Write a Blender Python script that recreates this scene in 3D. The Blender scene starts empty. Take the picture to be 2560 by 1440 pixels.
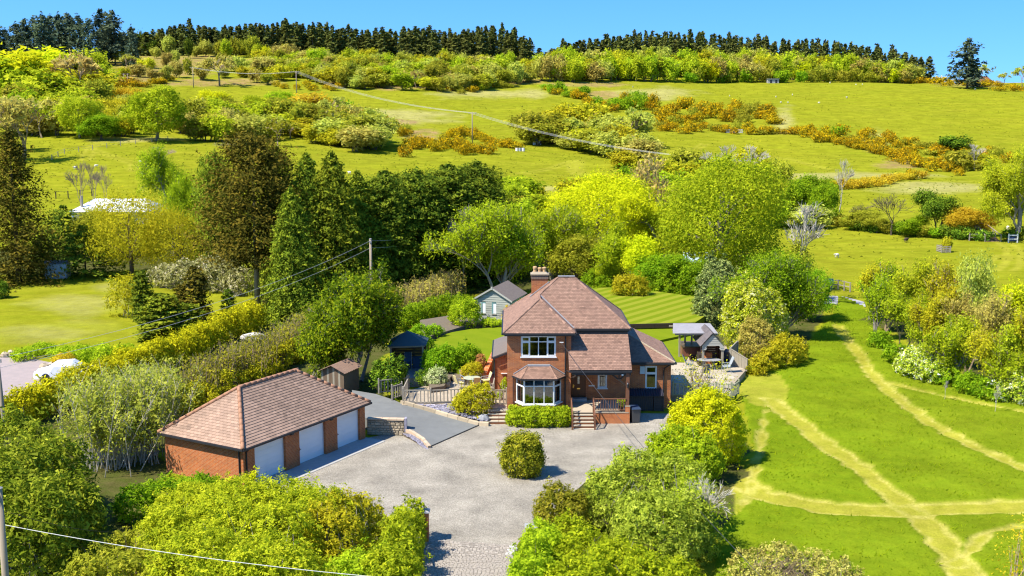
import bpy, bmesh, math, random, zlib
import numpy as np
from mathutils import Vector, Matrix

SC = bpy.context.scene
COL = SC.collection
R = math.radians

# ------------------------------------------------------------------ camera
FPX, CAMH = 2750.0, 20.0
PITCH = math.atan(437 / FPX)
CP, SP = math.cos(PITCH), math.sin(PITCH)
cam = bpy.data.cameras.new('camera')
cam.sensor_width = 36.0
cam.lens = 36.0 * FPX / 2560.0
cam.clip_start, cam.clip_end = 0.5, 9000.0
camo = bpy.data.objects.new('camera', cam)
camo.location = (0, 0, CAMH)
camo.rotation_euler = (R(90) - PITCH, 0, 0)
COL.objects.link(camo)
SC.camera = camo

# ------------------------------------------------------------------ sky, sun, exposure
SUN_EL, SUN_AZ = R(54), R(27)          # azimuth: from -X towards the camera
TOSUN = Vector((-math.cos(SUN_AZ) * math.cos(SUN_EL), -math.sin(SUN_AZ) * math.cos(SUN_EL), math.sin(SUN_EL)))
w = bpy.data.worlds.new('World')
SC.world = w
w.use_nodes = True
wn = w.node_tree
wn.nodes.clear()
sky = wn.nodes.new('ShaderNodeTexSky')
sky.sky_type = 'NISHITA'
sky.sun_disc = False
sky.sun_elevation = SUN_EL
sky.sun_rotation = math.atan2(TOSUN.x, TOSUN.y)
sky.altitude = 200
sky.air_density = 1.0
sky.dust_density = 0.3
sky.ozone_density = 2.0
stc = wn.nodes.new('ShaderNodeTexCoord')
smp = wn.nodes.new('ShaderNodeMapping')          # clear dry air: the pale band at the horizon sits lower than in the model sky
smp.inputs['Location'].default_value = (0, 0, 0.2)
wn.links.new(stc.outputs['Generated'], smp.inputs['Vector'])
wn.links.new(smp.outputs[0], sky.inputs[0])
hsv = wn.nodes.new('ShaderNodeHueSaturation')
hsv.inputs['Saturation'].default_value = 1.38
hsv.inputs['Hue'].default_value = 0.503
bg = wn.nodes.new('ShaderNodeBackground')
bg.inputs['Strength'].default_value = 0.14
wo = wn.nodes.new('ShaderNodeOutputWorld')
wn.links.new(sky.outputs[0], hsv.inputs['Color'])
wn.links.new(hsv.outputs[0], bg.inputs['Color'])
wn.links.new(bg.outputs[0], wo.inputs['Surface'])
sun = bpy.data.lights.new('sun', 'SUN')
sun.energy = 4.6
sun.angle = R(0.53)
sun.color = (1.0, 0.94, 0.82)
suno = bpy.data.objects.new('sun', sun)
suno.rotation_euler = (-TOSUN).to_track_quat('-Z', 'Y').to_euler()
suno.location = (-60, -20, 90)
COL.objects.link(suno)
SC.view_settings.view_transform = 'Standard'
SC.view_settings.look = 'None'
SC.view_settings.gamma = 1.0
SC.view_settings.exposure = 1.12
SC.render.engine = 'CYCLES'
SC.cycles.use_denoising = True
SC.cycles.max_bounces = 8
SC.cycles.diffuse_bounces = 5
SC.cycles.glossy_bounces = 3
SC.cycles.transmission_bounces = 5
SC.cycles.transparent_max_bounces = 8
SC.cycles.caustics_reflective = False
SC.cycles.caustics_refractive = False
SC.cycles.filter_width = 1.2

# ------------------------------------------------------------------ terrain height and pixel -> place
def _ray(u, v):
    a, b = (u - 1280.0) / FPX, (720.0 - v) / FPX
    return a, CP + b * SP, -SP + b * CP

# (v, depth t) seen along columns of the photograph -> hillside profiles
_PROF = {
    -400: [(490, 200), (350, 290), (300, 330), (200, 420), (150, 480), (128, 540)],
    0:    [(490, 200), (350, 290), (300, 330), (200, 420), (150, 480), (130, 530)],
    640:  [(490, 200), (350, 300), (250, 400), (215, 460), (170, 520), (122, 600)],
    1280: [(470, 230), (380, 320), (355, 344), (260, 430), (215, 490), (180, 540), (152, 600)],
    1920: [(600, 182), (470, 250), (400, 310), (330, 380), (270, 450), (205, 560)],
    2560: [(600, 176), (450, 262), (380, 330), (230, 520), (214, 560)],
    2960: [(600, 176), (450, 262), (380, 330), (240, 520), (222, 560)],
}
_YG = np.arange(0, 4001, 4.0)
_AG, _ZG = [], []
for _u, _pts in sorted(_PROF.items()):
    ys, zs = [0, 60, 100, 150], [0, 0, 0, 0.0]
    for (_v, _t) in _pts:
        a, dy, dz = _ray(_u, _v)
        if dy * _t > ys[-1] + 5:
            ys.append(dy * _t); zs.append(CAMH + dz * _t)
    last = zs[-1]
    ys += [ys[-1] + 60, 1000, 4000]; zs += [last + 2.5, last + 3, last - 40]
    zz = np.interp(_YG, ys, zs)
    k = np.ones(9) / 9
    zz2 = np.convolve(np.pad(zz, 4, mode='edge'), k, mode='valid')
    zz2 = np.convolve(np.pad(zz2, 4, mode='edge'), k, mode='valid')
    wgt = np.clip((_YG - 110) / 60, 0, 1)
    _ZG.append(zz * (1 - wgt) + zz2 * wgt)
    _AG.append((_u - 1280) / FPX / 0.985)
_AG, _ZG = np.array(_AG), np.array(_ZG)
_af = np.linspace(_AG[0], _AG[-1], 81)
_zf = np.array([np.interp(_af, _AG, _ZG[:, j]) for j in range(len(_YG))]).T
for _ in range(2):
    _zf = (np.pad(_zf, ((4, 4), (0, 0)), mode='edge')[np.add.outer(np.arange(81), np.arange(9))]).mean(axis=1)

def height(X, Y):
    X, Y = np.asarray(X, float), np.asarray(Y, float)
    Yc = np.clip(Y, 1.0, 3990.0)
    a = np.clip(X / np.maximum(Yc, 30.0), _af[0], _af[-1])
    ia = (a - _af[0]) / (_af[1] - _af[0])
    i0 = np.clip(ia.astype(int), 0, 79); fa = ia - i0
    jy = Yc / 4.0
    j0 = np.clip(jy.astype(int), 0, len(_YG) - 2); fy = jy - j0
    z = (_zf[i0, j0] * (1 - fa) + _zf[i0 + 1, j0] * fa) * (1 - fy) + (_zf[i0, j0 + 1] * (1 - fa) + _zf[i0 + 1, j0 + 1] * fa) * fy
    g = np.clip((Yc - 150) / 120, 0, 1)
    z = z + g * (0.9 * np.sin(X / 31 + 1.3) * np.sin(Yc / 43 + X / 90) + 0.35 * np.sin(X / 11.0 + Yc / 17.0) * np.sin(Yc / 13.0 - X / 29.0))
    return np.where(Y < 1.0, 0.0, z)

def hz(x, y):
    return float(height(x, y))

def atz(u, v, z=0.0):
    a, dy, dz = _ray(u, v)
    t = (z - CAMH) / dz
    return Vector((a * t, dy * t, z))

def at(u, v):
    a, dy, dz = _ray(u, v)
    t = np.concatenate([np.arange(20, 200, 1.0), np.arange(200, 1500, 2.0)])
    gap = CAMH + dz * t - height(a * t, dy * t)
    below = np.where(gap <= 0)[0]
    if len(below) == 0:
        i = int(np.argmin(gap)); tt = t[i]
    else:
        i = below[0]
        if i == 0: tt = t[0]
        else:
            g0, g1 = gap[i - 1], gap[i]
            tt = t[i - 1] + (t[i] - t[i - 1]) * g0 / (g0 - g1)
    x, y = a * tt, dy * tt
    return Vector((x, y, hz(x, y)))

def onplane_y(u, v, Y):
    a, dy, dz = _ray(u, v)
    t = Y / dy
    return Vector((a * t, Y, CAMH + dz * t))

def depth(P):
    return P[1] * CP + (CAMH - P[2]) * SP

def proj(X, Y, Z):
    t = Y * CP + (CAMH - Z) * SP
    yc = -(CAMH - Z) * CP + Y * SP
    t = np.maximum(t, 1.0)
    return 1280 + X / t * FPX, 720 - yc / t * FPX

def ztop(P, v):
    """height of the point above P that projects to row v"""
    b = (720.0 - v) / FPX
    # (z-H)*CP + Y*SP = b*(Y*CP - (z-H)*SP)
    zz = P[1] * (b * CP - SP) / (CP + b * SP)
    return CAMH + zz - P[2]

# ------------------------------------------------------------------ materials
_M = {}
def _new(name):
    m = bpy.data.materials.new(name)
    m.use_nodes = True
    nt = m.node_tree
    nt.nodes.clear()
    out = nt.nodes.new('ShaderNodeOutputMaterial')
    return m, nt, out

def nd(nt, typ, ins=None, **props):
    n = nt.nodes.new(typ)
    for k, v in props.items():
        setattr(n, k, v)
    for k, v in (ins or {}).items():
        s = n.inputs[k]
        if isinstance(v, bpy.types.NodeSocket): nt.links.new(v, s)
        else: s.default_value = v
    return n

def c4(c): return (c[0], c[1], c[2], 1.0)

def ramp(nt, fac, stops):
    n = nt.nodes.new('ShaderNodeValToRGB')
    els = n.color_ramp.elements
    while len(els) < len(stops): els.new(0.5)
    for e, (p, c) in zip(els, stops):
        e.position = p; e.color = c4(c)
    nt.links.new(fac, n.inputs[0])
    return n.outputs[0]

def mixc(nt, fac, a, b, mode='MIX'):
    n = nt.nodes.new('ShaderNodeMix'); n.data_type = 'RGBA'; n.blend_type = mode
    for s, v in ((n.inputs[0], fac), (n.inputs[6], a), (n.inputs[7], b)):
        if isinstance(v, bpy.types.NodeSocket): nt.links.new(v, s)
        elif isinstance(v, (int, float)): s.default_value = v
        else: s.default_value = c4(v)
    return n.outputs[2]

def maths(nt, op, a, b=0.0, c=None, clamp=False):
    n = nt.nodes.new('ShaderNodeMath'); n.operation = op; n.use_clamp = clamp
    for i, v in enumerate((a, b) if c is None else (a, b, c)):
        if isinstance(v, bpy.types.NodeSocket): nt.links.new(v, n.inputs[i])
        else: n.inputs[i].default_value = v
    return n.outputs[0]

LEAFGAIN = (2.12, 2.2, 1.6)
def leaf(name, stops, transl=0.48, gloss=0.0, obvar=0.22):
    """leaves: tint attribute -> colour, shared small variation between plants"""
    if name in _M: return _M[name]
    m, nt, out = _new(name)
    at_ = nd(nt, 'ShaderNodeAttribute', attribute_name='tint')
    n = len(stops)
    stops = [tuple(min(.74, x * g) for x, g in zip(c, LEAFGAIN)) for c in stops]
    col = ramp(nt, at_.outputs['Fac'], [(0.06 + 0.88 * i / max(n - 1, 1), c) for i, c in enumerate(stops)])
    oi = nd(nt, 'ShaderNodeObjectInfo')
    val = maths(nt, 'MULTIPLY_ADD', oi.outputs['Random'], obvar, 1.0 - obvar * 0.5)
    hs = nd(nt, 'ShaderNodeHueSaturation', {'Color': col, 'Value': val, 'Saturation': 1.0})
    h2 = maths(nt, 'MULTIPLY_ADD', oi.outputs['Random'], 0.024, 0.488)
    nt.links.new(h2, hs.inputs['Hue'])
    d = nd(nt, 'ShaderNodeBsdfDiffuse', {'Color': hs.outputs[0]})
    t = nd(nt, 'ShaderNodeBsdfTranslucent', {'Color': hs.outputs[0]})
    sh = nd(nt, 'ShaderNodeMixShader', {0: transl, 1: d.outputs[0], 2: t.outputs[0]}).outputs[0]
    if gloss > 0:
        g = nd(nt, 'ShaderNodeBsdfGlossy', {'Color': (0.9, 0.95, 0.9, 1), 'Roughness': 0.38})
        sh = nd(nt, 'ShaderNodeMixShader', {0: gloss, 1: sh, 2: g.outputs[0]}).outputs[0]
    nt.links.new(sh, out.inputs[0])
    _M[name] = m
    return m

def solid(name, c1, c2=None, rough=0.7, scale=4.0, bump=0.0, bscale=None, metal=0.0, stretch=(1, 1, 1), spec=0.3, obrand=0.0, tint=False, detail=4.0):
    """plain surface with grain between two colours, fine relief, optional per-piece variation"""
    if name in _M: return _M[name]
    m, nt, out = _new(name)
    c2 = c2 or tuple(x * 0.8 for x in c1)
    tc = nd(nt, 'ShaderNodeTexCoord')
    mp = nd(nt, 'ShaderNodeMapping', {'Vector': tc.outputs['Object'], 'Scale': stretch})
    nz = nd(nt, 'ShaderNodeTexNoise', {'Vector': mp.outputs[0], 'Scale': scale, 'Detail': detail, 'Roughness': 0.62})
    f = maths(nt, 'MULTIPLY_ADD', nz.outputs['Fac'], 1.7, -0.35, clamp=True)
    col = mixc(nt, f, c1, c2)
    if tint:
        a = nd(nt, 'ShaderNodeAttribute', attribute_name='tint')
        v = maths(nt, 'MULTIPLY_ADD', a.outputs['Fac'], 0.75, 0.62)
        col = nd(nt, 'ShaderNodeHueSaturation', {'Color': col, 'Value': v}).outputs[0]
    if obrand:
        oi = nd(nt, 'ShaderNodeObjectInfo')
        v = maths(nt, 'MULTIPLY_ADD', oi.outputs['Random'], obrand, 1 - obrand * 0.5)
        col = nd(nt, 'ShaderNodeHueSaturation', {'Color': col, 'Value': v}).outputs[0]
    b = nd(nt, 'ShaderNodeBsdfPrincipled', {'Base Color': col, 'Roughness': rough, 'Metallic': metal, 'Specular IOR Level': spec})
    if bump:
        n2 = nd(nt, 'ShaderNodeTexNoise', {'Vector': mp.outputs[0], 'Scale': bscale or scale * 6, 'Detail': 3.0})
        bp = nd(nt, 'ShaderNodeBump', {'Strength': bump, 'Distance': 0.01, 'Height': n2.outputs['Fac']})
        nt.links.new(bp.outputs[0], b.inputs['Normal'])
    nt.links.new(b.outputs[0], out.inputs[0])
    _M[name] = m
    return m

def brickmat(name, ca, cb, cm=(0.42, 0.36, 0.27), bw=0.225, rh=0.075, dirt=0.35):
    if name in _M: return _M[name]
    m, nt, out = _new(name)
    tc = nd(nt, 'ShaderNodeTexCoord')
    so = nd(nt, 'ShaderNodeSeparateXYZ', {0: tc.outputs['Object']})
    sn = nd(nt, 'ShaderNodeSeparateXYZ', {0: tc.outputs['Normal']})
    ax = maths(nt, 'ABSOLUTE', sn.outputs[0]); ay = maths(nt, 'ABSOLUTE', sn.outputs[1])
    isx = maths(nt, 'GREATER_THAN', ax, ay)
    h = maths(nt, 'ADD', maths(nt, 'MULTIPLY', so.outputs[1], isx), maths(nt, 'MULTIPLY', so.outputs[0], maths(nt, 'SUBTRACT', 1.0, isx)))
    vec = nd(nt, 'ShaderNodeCombineXYZ', {0: h, 1: so.outputs[2], 2: 0.0})
    br = nd(nt, 'ShaderNodeTexBrick', {'Vector': vec.outputs[0], 'Color1': c4(ca), 'Color2': c4(cb), 'Mortar': c4(cm), 'Scale': 1.0,
                                       'Mortar Size': 0.008, 'Mortar Smooth': 0.15, 'Bias': 0.0, 'Brick Width': bw, 'Row Height': rh})
    nz = nd(nt, 'ShaderNodeTexNoise', {'Vector': tc.outputs['Object'], 'Scale': 1.3, 'Detail': 5.0, 'Roughness': 0.65})
    f = maths(nt, 'MULTIPLY_ADD', nz.outputs['Fac'], dirt * 2.2, 1.0 - dirt * 1.1)
    col = nd(nt, 'ShaderNodeHueSaturation', {'Color': br.outputs['Color'], 'Value': f}).outputs[0]
    b = nd(nt, 'ShaderNodeBsdfPrincipled', {'Base Color': col, 'Roughness': 0.85, 'Specular IOR Level': 0.2})
    bp = nd(nt, 'ShaderNodeBump', {'Strength': 0.35, 'Distance': 0.008, 'Height': maths(nt, 'SUBTRACT', 1.0, br.outputs['Fac'])})
    nt.links.new(bp.outputs[0], b.inputs['Normal'])
    nt.links.new(b.outputs[0], out.inputs[0])
    _M[name] = m
    return m

def glassmat(name, tintc=(0.55, 0.6, 0.58), refl=0.16):
    if name in _M: return _M[name]
    m, nt, out = _new(name)
    tr = nd(nt, 'ShaderNodeBsdfTransparent', {'Color': c4(tintc)})
    gl = nd(nt, 'ShaderNodeBsdfGlossy', {'Color': (0.9, 0.95, 1, 1), 'Roughness': 0.03})
    lw = nd(nt, 'ShaderNodeLayerWeight', {'Blend': 0.25})
    f = maths(nt, 'MULTIPLY_ADD', lw.outputs['Fresnel'], 0.6, refl, clamp=True)
    sh = nd(nt, 'ShaderNodeMixShader', {0: f, 1: tr.outputs[0], 2: gl.outputs[0]})
    nt.links.new(sh.outputs[0], out.inputs[0])
    _M[name] = m
    return m

# ------------------------------------------------------------------ mesh building
def mesh_from(name, V, F, tint=None, smooth=False):
    """V (n,3), F list of index tuples or (m,k) array"""
    me = bpy.data.meshes.new(name)
    V = np.asarray(V, np.float32).reshape(-1, 3)
    me.vertices.add(len(V))
    me.vertices.foreach_set('co', V.ravel())
    if isinstance(F, np.ndarray):
        k = F.shape[1]; n = len(F)
        me.loops.add(n * k)
        me.loops.foreach_set('vertex_index', F.astype(np.int32).ravel())
        me.polygons.add(n)
        me.polygons.foreach_set('loop_start', np.arange(0, n * k, k, dtype=np.int32))
    else:
        tot = sum(len(f) for f in F)
        me.loops.add(tot)
        flat = np.fromiter((i for f in F for i in f), np.int32, tot)
        me.loops.foreach_set('vertex_index', flat)
        st = np.cumsum([0] + [len(f) for f in F[:-1]]).astype(np.int32) if len(F) else np.zeros(0, np.int32)
        me.polygons.add(len(F))
        me.polygons.foreach_set('loop_start', st)
    me.polygons.foreach_set('use_smooth', np.full(len(me.polygons), bool(smooth)))
    if tint is not None:
        a = me.attributes.new('tint', 'FLOAT', 'POINT')
        a.data.foreach_set('value', np.asarray(tint, np.float32))
    me.update(calc_edges=True)
    return me

def link(name, me, mat=None, parent=None, loc=(0, 0, 0), rotz=0.0, scale=None):
    o = bpy.data.objects.new(name, me)
    COL.objects.link(o)
    if mat is not None and me is not None and len(me.materials) == 0:
        me.materials.append(mat)
    elif mat is not None and me is not None and me.materials[0] != mat:
        o.material_slots[0].link = 'OBJECT'
        o.material_slots[0].material = mat
    o.location = loc
    o.rotation_euler = (0, 0, rotz)
    if scale is not None: o.scale = scale
    if parent is not None: o.parent = parent
    return o

def tag(o, label=None, cat=None, group=None, kind=None):
    if label: o['label'] = label
    if cat: o['category'] = cat
    if group: o['group'] = group
    if kind: o['kind'] = kind
    return o

def thing(name, label, cat, loc=(0, 0, 0), rotz=0.0, group=None, scale=None):
    o = link(name, None, None, None, loc, rotz, scale)
    o.empty_display_size = 0.3
    return tag(o, label, cat, group)

class MB:
    """collects shapes; build() links them as ONE mesh object"""
    def __init__(s): s.v, s.f, s.t = [], [], []
    def add(s, V, F, tint=0.5):
        o = len(s.v)
        s.v += [tuple(p) for p in V]
        s.f += [tuple(i + o for i in f) for f in F]
        s.t += [tint] * len(V)
        return s
    def box(s, x0, x1, y0, y1, z0, z1, tint=0.5):
        V = [(x0, y0, z0), (x1, y0, z0), (x1, y1, z0), (x0, y1, z0), (x0, y0, z1), (x1, y0, z1), (x1, y1, z1), (x0, y1, z1)]
        return s.add(V, [(3, 2, 1, 0), (4, 5, 6, 7), (0, 1, 5, 4), (1, 2, 6, 5), (2, 3, 7, 6), (3, 0, 4, 7)], tint)
    def beam(s, p, q, w, h, up=(0, 0, 1), tint=0.5):
        """rectangular bar from p to q, w across, h along up"""
        p, q = Vector(p), Vector(q)
        d = (q - p).normalized(); up = Vector(up)
        if abs(d.dot(up)) > 0.98: up = Vector((0, 1, 0))
        x = d.cross(up).normalized(); y = x.cross(d).normalized()
        V = []
        for e in (p, q):
            for (a, b) in ((-1, -1), (1, -1), (1, 1), (-1, 1)):
                V.append(e + x * (a * w / 2) + y * (b * h / 2))
        return s.add(V, [(3, 2, 1, 0), (4, 5, 6, 7), (0, 1, 5, 4), (1, 2, 6, 5), (2, 3, 7, 6), (3, 0, 4, 7)], tint)
    def tube(s, pts, rads, n=8, cap=True, tint=0.5):
        pts = [Vector(p) for p in pts]
        if not hasattr(rads, '__len__'): rads = [rads] * len(pts)
        V, F = [], []
        ref = Vector((0.31, 0.2, 0.93))
        for i, p in enumerate(pts):
            d = (pts[min(i + 1, len(pts) - 1)] - pts[max(i - 1, 0)]).normalized()
            rr = ref if abs(d.dot(ref)) < 0.95 else Vector((1, 0, 0))
            x = d.cross(rr).normalized(); y = d.cross(x)
            for k in range(n):
                a = 2 * math.pi * k / n
                V.append(p + (x * math.cos(a) + y * math.sin(a)) * rads[i])
        for i in range(len(pts) - 1):
            for k in range(n):
                F.append((i * n + k, i * n + (k + 1) % n, (i + 1) * n + (k + 1) % n, (i + 1) * n + k))
        if cap:
            F.append(tuple(reversed(range(n)))); F.append(tuple((len(pts) - 1) * n + k for k in range(n)))
        return s.add(V, F, tint)
    def prism(s, poly, z0, z1, tint=0.5):
        n = len(poly)
        ar = sum(poly[i][0] * poly[(i + 1) % n][1] - poly[(i + 1) % n][0] * poly[i][1] for i in range(n))
        if ar < 0: poly = list(reversed(poly))
        V = [(p[0], p[1], z0) for p in poly] + [(p[0], p[1], z1) for p in poly]
        F = [tuple(reversed(range(n))), tuple(range(n, 2 * n))]
        F += [(i, (i + 1) % n, n + (i + 1) % n, n + i) for i in range(n)]
        return s.add(V, F, tint)
    def extr(s, prof, axis, a0, a1, tint=0.5):
        """profile polygon extruded along axis 'x' (prof=(y,z)) or 'y' (prof=(x,z))"""
        n = len(prof)
        mk = (lambda p, a: (a, p[0], p[1])) if axis == 'x' else (lambda p, a: (p[0], a, p[1]))
        V = [mk(p, a0) for p in prof] + [mk(p, a1) for p in prof]
        F = [tuple(reversed(range(n))), tuple(range(n, 2 * n))]
        F += [(i, (i + 1) % n, n + (i + 1) % n, n + i) for i in range(n)]
        return s.add(V, F, tint)
    def lathe(s, prof, c=(0, 0, 0), n=14, tint=0.5):
        V, F = [], []
        for (r, z) in prof:
            for k in range(n):
                a = 2 * math.pi * k / n
                V.append((c[0] + r * math.cos(a), c[1] + r * math.sin(a), c[2] + z))
        for i in range(len(prof) - 1):
            for k in range(n):
                F.append((i * n + k, i * n + (k + 1) % n, (i + 1) * n + (k + 1) % n, (i + 1) * n + k))
        F.append(tuple(reversed(range(n)))); F.append(tuple((len(prof) - 1) * n + k for k in range(n)))
        return s.add(V, F, tint)
    def blob(s, c, r, seed=0, rough=0.18, nu=8, nv=6, tint=0.5):
        """rounded uneven lump (stone)"""
        rg = random.Random(seed)
        V, F = [], []
        for i in range(nv + 1):
            th = math.pi * i / nv
            for k in range(nu):
                a = 2 * math.pi * k / nu
                q = 1 + rg.uniform(-rough, rough)
                V.append((c[0] + r[0] * q * math.sin(th) * math.cos(a), c[1] + r[1] * q * math.sin(th) * math.sin(a), c[2] + r[2] * q * math.cos(th)))
        for i in range(nv):
            for k in range(nu):
                F.append((i * nu + k, (i + 1) * nu + k, (i + 1) * nu + (k + 1) % nu, i * nu + (k + 1) % nu))
        return s.add(V, F, tint)
    def wallY(s, x0, x1, z0, z1, y, holes=(), depth=0.12, back=None):
        """wall face at y looking to -y with rectangular holes (x0,x1,z0,z1) and reveals"""
        xs = sorted({x0, x1, *[h[0] for h in holes], *[h[1] for h in holes]})
        zs = sorted({z0, z1, *[h[2] for h in holes], *[h[3] for h in holes]})
        for i in range(len(xs) - 1):
            for j in range(len(zs) - 1):
                mx, mz = (xs[i] + xs[i + 1]) / 2, (zs[j] + zs[j + 1]) / 2
                if any(h[0] < mx < h[1] and h[2] < mz < h[3] for h in holes): continue
                s.add([(xs[i], y, zs[j]), (xs[i + 1], y, zs[j]), (xs[i + 1], y, zs[j + 1]), (xs[i], y, zs[j + 1])], [(0, 1, 2, 3)])
        for (a, b, c, d) in holes:
            e = y + depth
            s.add([(a, y, c), (a, e, c), (a, e, d), (a, y, d)], [(0, 3, 2, 1)])
            s.add([(b, y, c), (b, e, c), (b, e, d), (b, y, d)], [(0, 1, 2, 3)])
            s.add([(a, y, c), (b, y, c), (b, e, c), (a, e, c)], [(0, 1, 2, 3)])
            s.add([(a, y, d), (b, y, d), (b, e, d), (a, e, d)], [(0, 3, 2, 1)])
        return s
    def xf(s, M):
        s.v = [tuple(M @ Vector(p)) for p in s.v]
        return s
    def mesh(s, name, origin=(0, 0, 0), smooth=False, tint=False):
        V = np.array(s.v, float) - np.array(origin, float)
        return mesh_from(name, V, s.f, s.t if tint else None, smooth)
    def build(s, name, mat, parent=None, world=False, smooth=False, tint=False, loc=(0, 0, 0), rotz=0.0):
        """world=True: vertices are given in world space, the parent is unrotated"""
        org = (0, 0, 0)
        if world and parent is not None:
            p = parent; org = Vector((0, 0, 0))
            while p is not None:
                org = org + Vector(p.location); p = p.parent
        elif world:
            vv = np.array(s.v)
            org = Vector((float((vv[:, 0].min() + vv[:, 0].max()) / 2), float((vv[:, 1].min() + vv[:, 1].max()) / 2), float(vv[:, 2].min())))
            return link(name, s.mesh(name, org, smooth, tint), mat, None, org)
        return link(name, s.mesh(name, org, smooth, tint), mat, parent, loc, rotz)

def pieces(name, me, mats, spots, parent):
    """alike pieces: shared mesh data, one object each; spots = (loc, rotz, scale)"""
    out = []
    for i, (l, rz, scl) in enumerate(spots):
        o = link(name, me, mats[i % len(mats)] if isinstance(mats, list) else mats, parent, l, rz, scl)
        out.append(o)
    return out

def inpoly(px, py, poly):
    px, py = np.asarray(px, float), np.asarray(py, float)
    r = np.zeros(px.shape, bool)
    n = len(poly)
    for i in range(n):
        x0, y0 = poly[i][:2]; x1, y1 = poly[(i + 1) % n][:2]
        c = ((y0 > py) != (y1 > py)) & (px < (x1 - x0) * (py - y0) / ((y1 - y0) if y1 != y0 else 1e-9) + x0)
        r ^= c
    return r

def dist_poly(px, py, line):
    d = np.full(np.shape(px), 1e9)
    for i in range(len(line) - 1):
        ax, ay = line[i][:2]; bx, by = line[i + 1][:2]
        L2 = max((bx - ax) ** 2 + (by - ay) ** 2, 1e-9)
        t = np.clip(((px - ax) * (bx - ax) + (py - ay) * (by - ay)) / L2, 0, 1)
        d = np.minimum(d, np.hypot(px - ax - t * (bx - ax), py - ay - t * (by - ay)))
    return d

def vnoise(x, y, seed=0):
    """smooth 2-D value noise in 0..1"""
    rg = np.random.RandomState(seed)
    T = rg.rand(64, 64)
    xi, yi = np.floor(x).astype(int), np.floor(y).astype(int)
    fx, fy = x - xi, y - yi
    fx, fy = fx * fx * (3 - 2 * fx), fy * fy * (3 - 2 * fy)
    g = lambda i, j: T[i % 64, j % 64]
    return (g(xi, yi) * (1 - fx) + g(xi + 1, yi) * fx) * (1 - fy) + (g(xi, yi + 1) * (1 - fx) + g(xi + 1, yi + 1) * fx) * fy

# ================================================================== the ground
def P2(*pts): return [tuple(atz(u, v)[:2]) for (u, v) in pts]
def PT(*pts): return [tuple(at(u, v)[:2]) for (u, v) in pts]

MOWN = [  # (line, half width m)
    (P2((2095, 815), (2103, 831), (2139, 874), (2182, 941), (2235, 989), (2331, 1061), (2427, 1114), (2560, 1171), (2700, 1225)), 0.56),
    (P2((1925, 1000), (1948, 1018), (2043, 1095), (2139, 1162), (2254, 1258), (2297, 1291), (2355, 1354), (2415, 1440), (2450, 1500)), 0.76),
    (P2((1840, 1200), (1900, 1238), (2043, 1268), (2235, 1280), (2379, 1272), (2560, 1267), (2800, 1262)), 1.0),
    (P2((2216, 956), (2331, 985), (2427, 1004), (2547, 1028), (2640, 1045)), 0.3),
    (P2((1912, 1028), (1906, 1080), (1900, 1133), (1885, 1200), (1860, 1260)), 0.22),
    (P2((2390, 1410), (2470, 1330), (2560, 1318), (2650, 1312)), 0.35),
]
MPATCH = [P2((1845, 940), (1900, 925), (1950, 940), (1975, 975), (1960, 1010), (1925, 1022), (1880, 1015), (1850, 985)),
          P2((1800, 1190), (1870, 1170), (1880, 1250), (1840, 1290), (1790, 1260))]
TRACKS = [PT((215, 400), (225, 370), (260, 352)), PT((225, 372), (290, 395), (340, 410), (335, 425)),
          PT((1430, 410), (1435, 430), (1455, 445)), PT((1445, 400), (1443, 425), (1470, 442)), PT((1300, 435), (1380, 420), (1435, 402)),
          PT((2490, 690), (2530, 665), (2535, 625), (2510, 605)), PT((2470, 680), (2510, 640)),
          PT((1750, 400), (1850, 385), (1960, 395), (2080, 425)), PT((1640, 385), (1740, 372), (1760, 360))]
BRACKEN = [(430, 160, 180, 30), (340, 195, 70, 16), (560, 205, 150, 10), (880, 208, 90, 12), (1010, 218, 90, 10), (1230, 203, 120, 10),
           (1060, 338, 60, 14), (1500, 240, 40, 12), (1470, 212, 120, 6), (2270, 412, 70, 12), (990, 305, 50, 10),
           (2450, 205, 130, 12)]
PALE = [(1000, 290, 160, 22), (1250, 235, 180, 14), (2330, 470, 160, 18), (1380, 470, 110, 8), (330, 350, 130, 8), (1640, 235, 120, 18),
        (2080, 440, 260, 10), (2190, 350, 40, 30), (1960, 300, 30, 40)]

us = np.unique(np.concatenate([np.linspace(-1.6, -0.56, 20), np.linspace(-0.56, 0.56, 340), np.linspace(0.56, 1.6, 20)]))
ynear = [atz(1280, v)[1] for v in np.arange(1560, 560, -3.4)]
yfar = [ynear[-1]]
while yfar[-1] < 720: yfar.append(yfar[-1] + max(1.0, yfar[-1] * 0.0075))
ys = np.array([-400, -200, -80, -20, 10, 25, 34] + ynear + yfar[1:] + [760, 820, 900, 1050, 1300, 1700, 2300, 3200, 3900])
GY, GA = np.meshgrid(ys, us, indexing='ij')
GX = GA * np.maximum(GY, 45.0) + 0.0
GX[GY < 30] *= 4.0
GZ = height(GX, GY)
pu, pv = proj(GX, GY, GZ)
mown = np.zeros(GX.shape); mdist = np.full(GX.shape, 9.0)
near = (GY > 30) & (GY < 140)
for (ln, hw) in MOWN:
    d = dist_poly(GX[near], GY[near], ln) + (vnoise(GX[near] * 1.3, GY[near] * 1.3, 3) - 0.5) * 0.5
    mown[near] = np.maximum(mown[near], np.clip((hw + 0.08 - d) / 0.2, 0, 1))
    mdist[near] = np.minimum(mdist[near], np.where(d < hw + .3, np.abs(d - hw * .8), 9))
for pl in MPATCH:
    mown[near] = np.maximum(mown[near], inpoly(GX[near], GY[near], pl) * 0.75)
far = GY >= 140
for ln in TRACKS:
    ln = ln
    dd = dist_poly(GX[far], GY[far], ln)
    for off in (-0.8, 0.8):
        mown[far] = np.maximum(mown[far], 0.6 * np.clip((0.75 - np.abs(dd - 0.9)) / 0.5, 0, 1))
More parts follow.
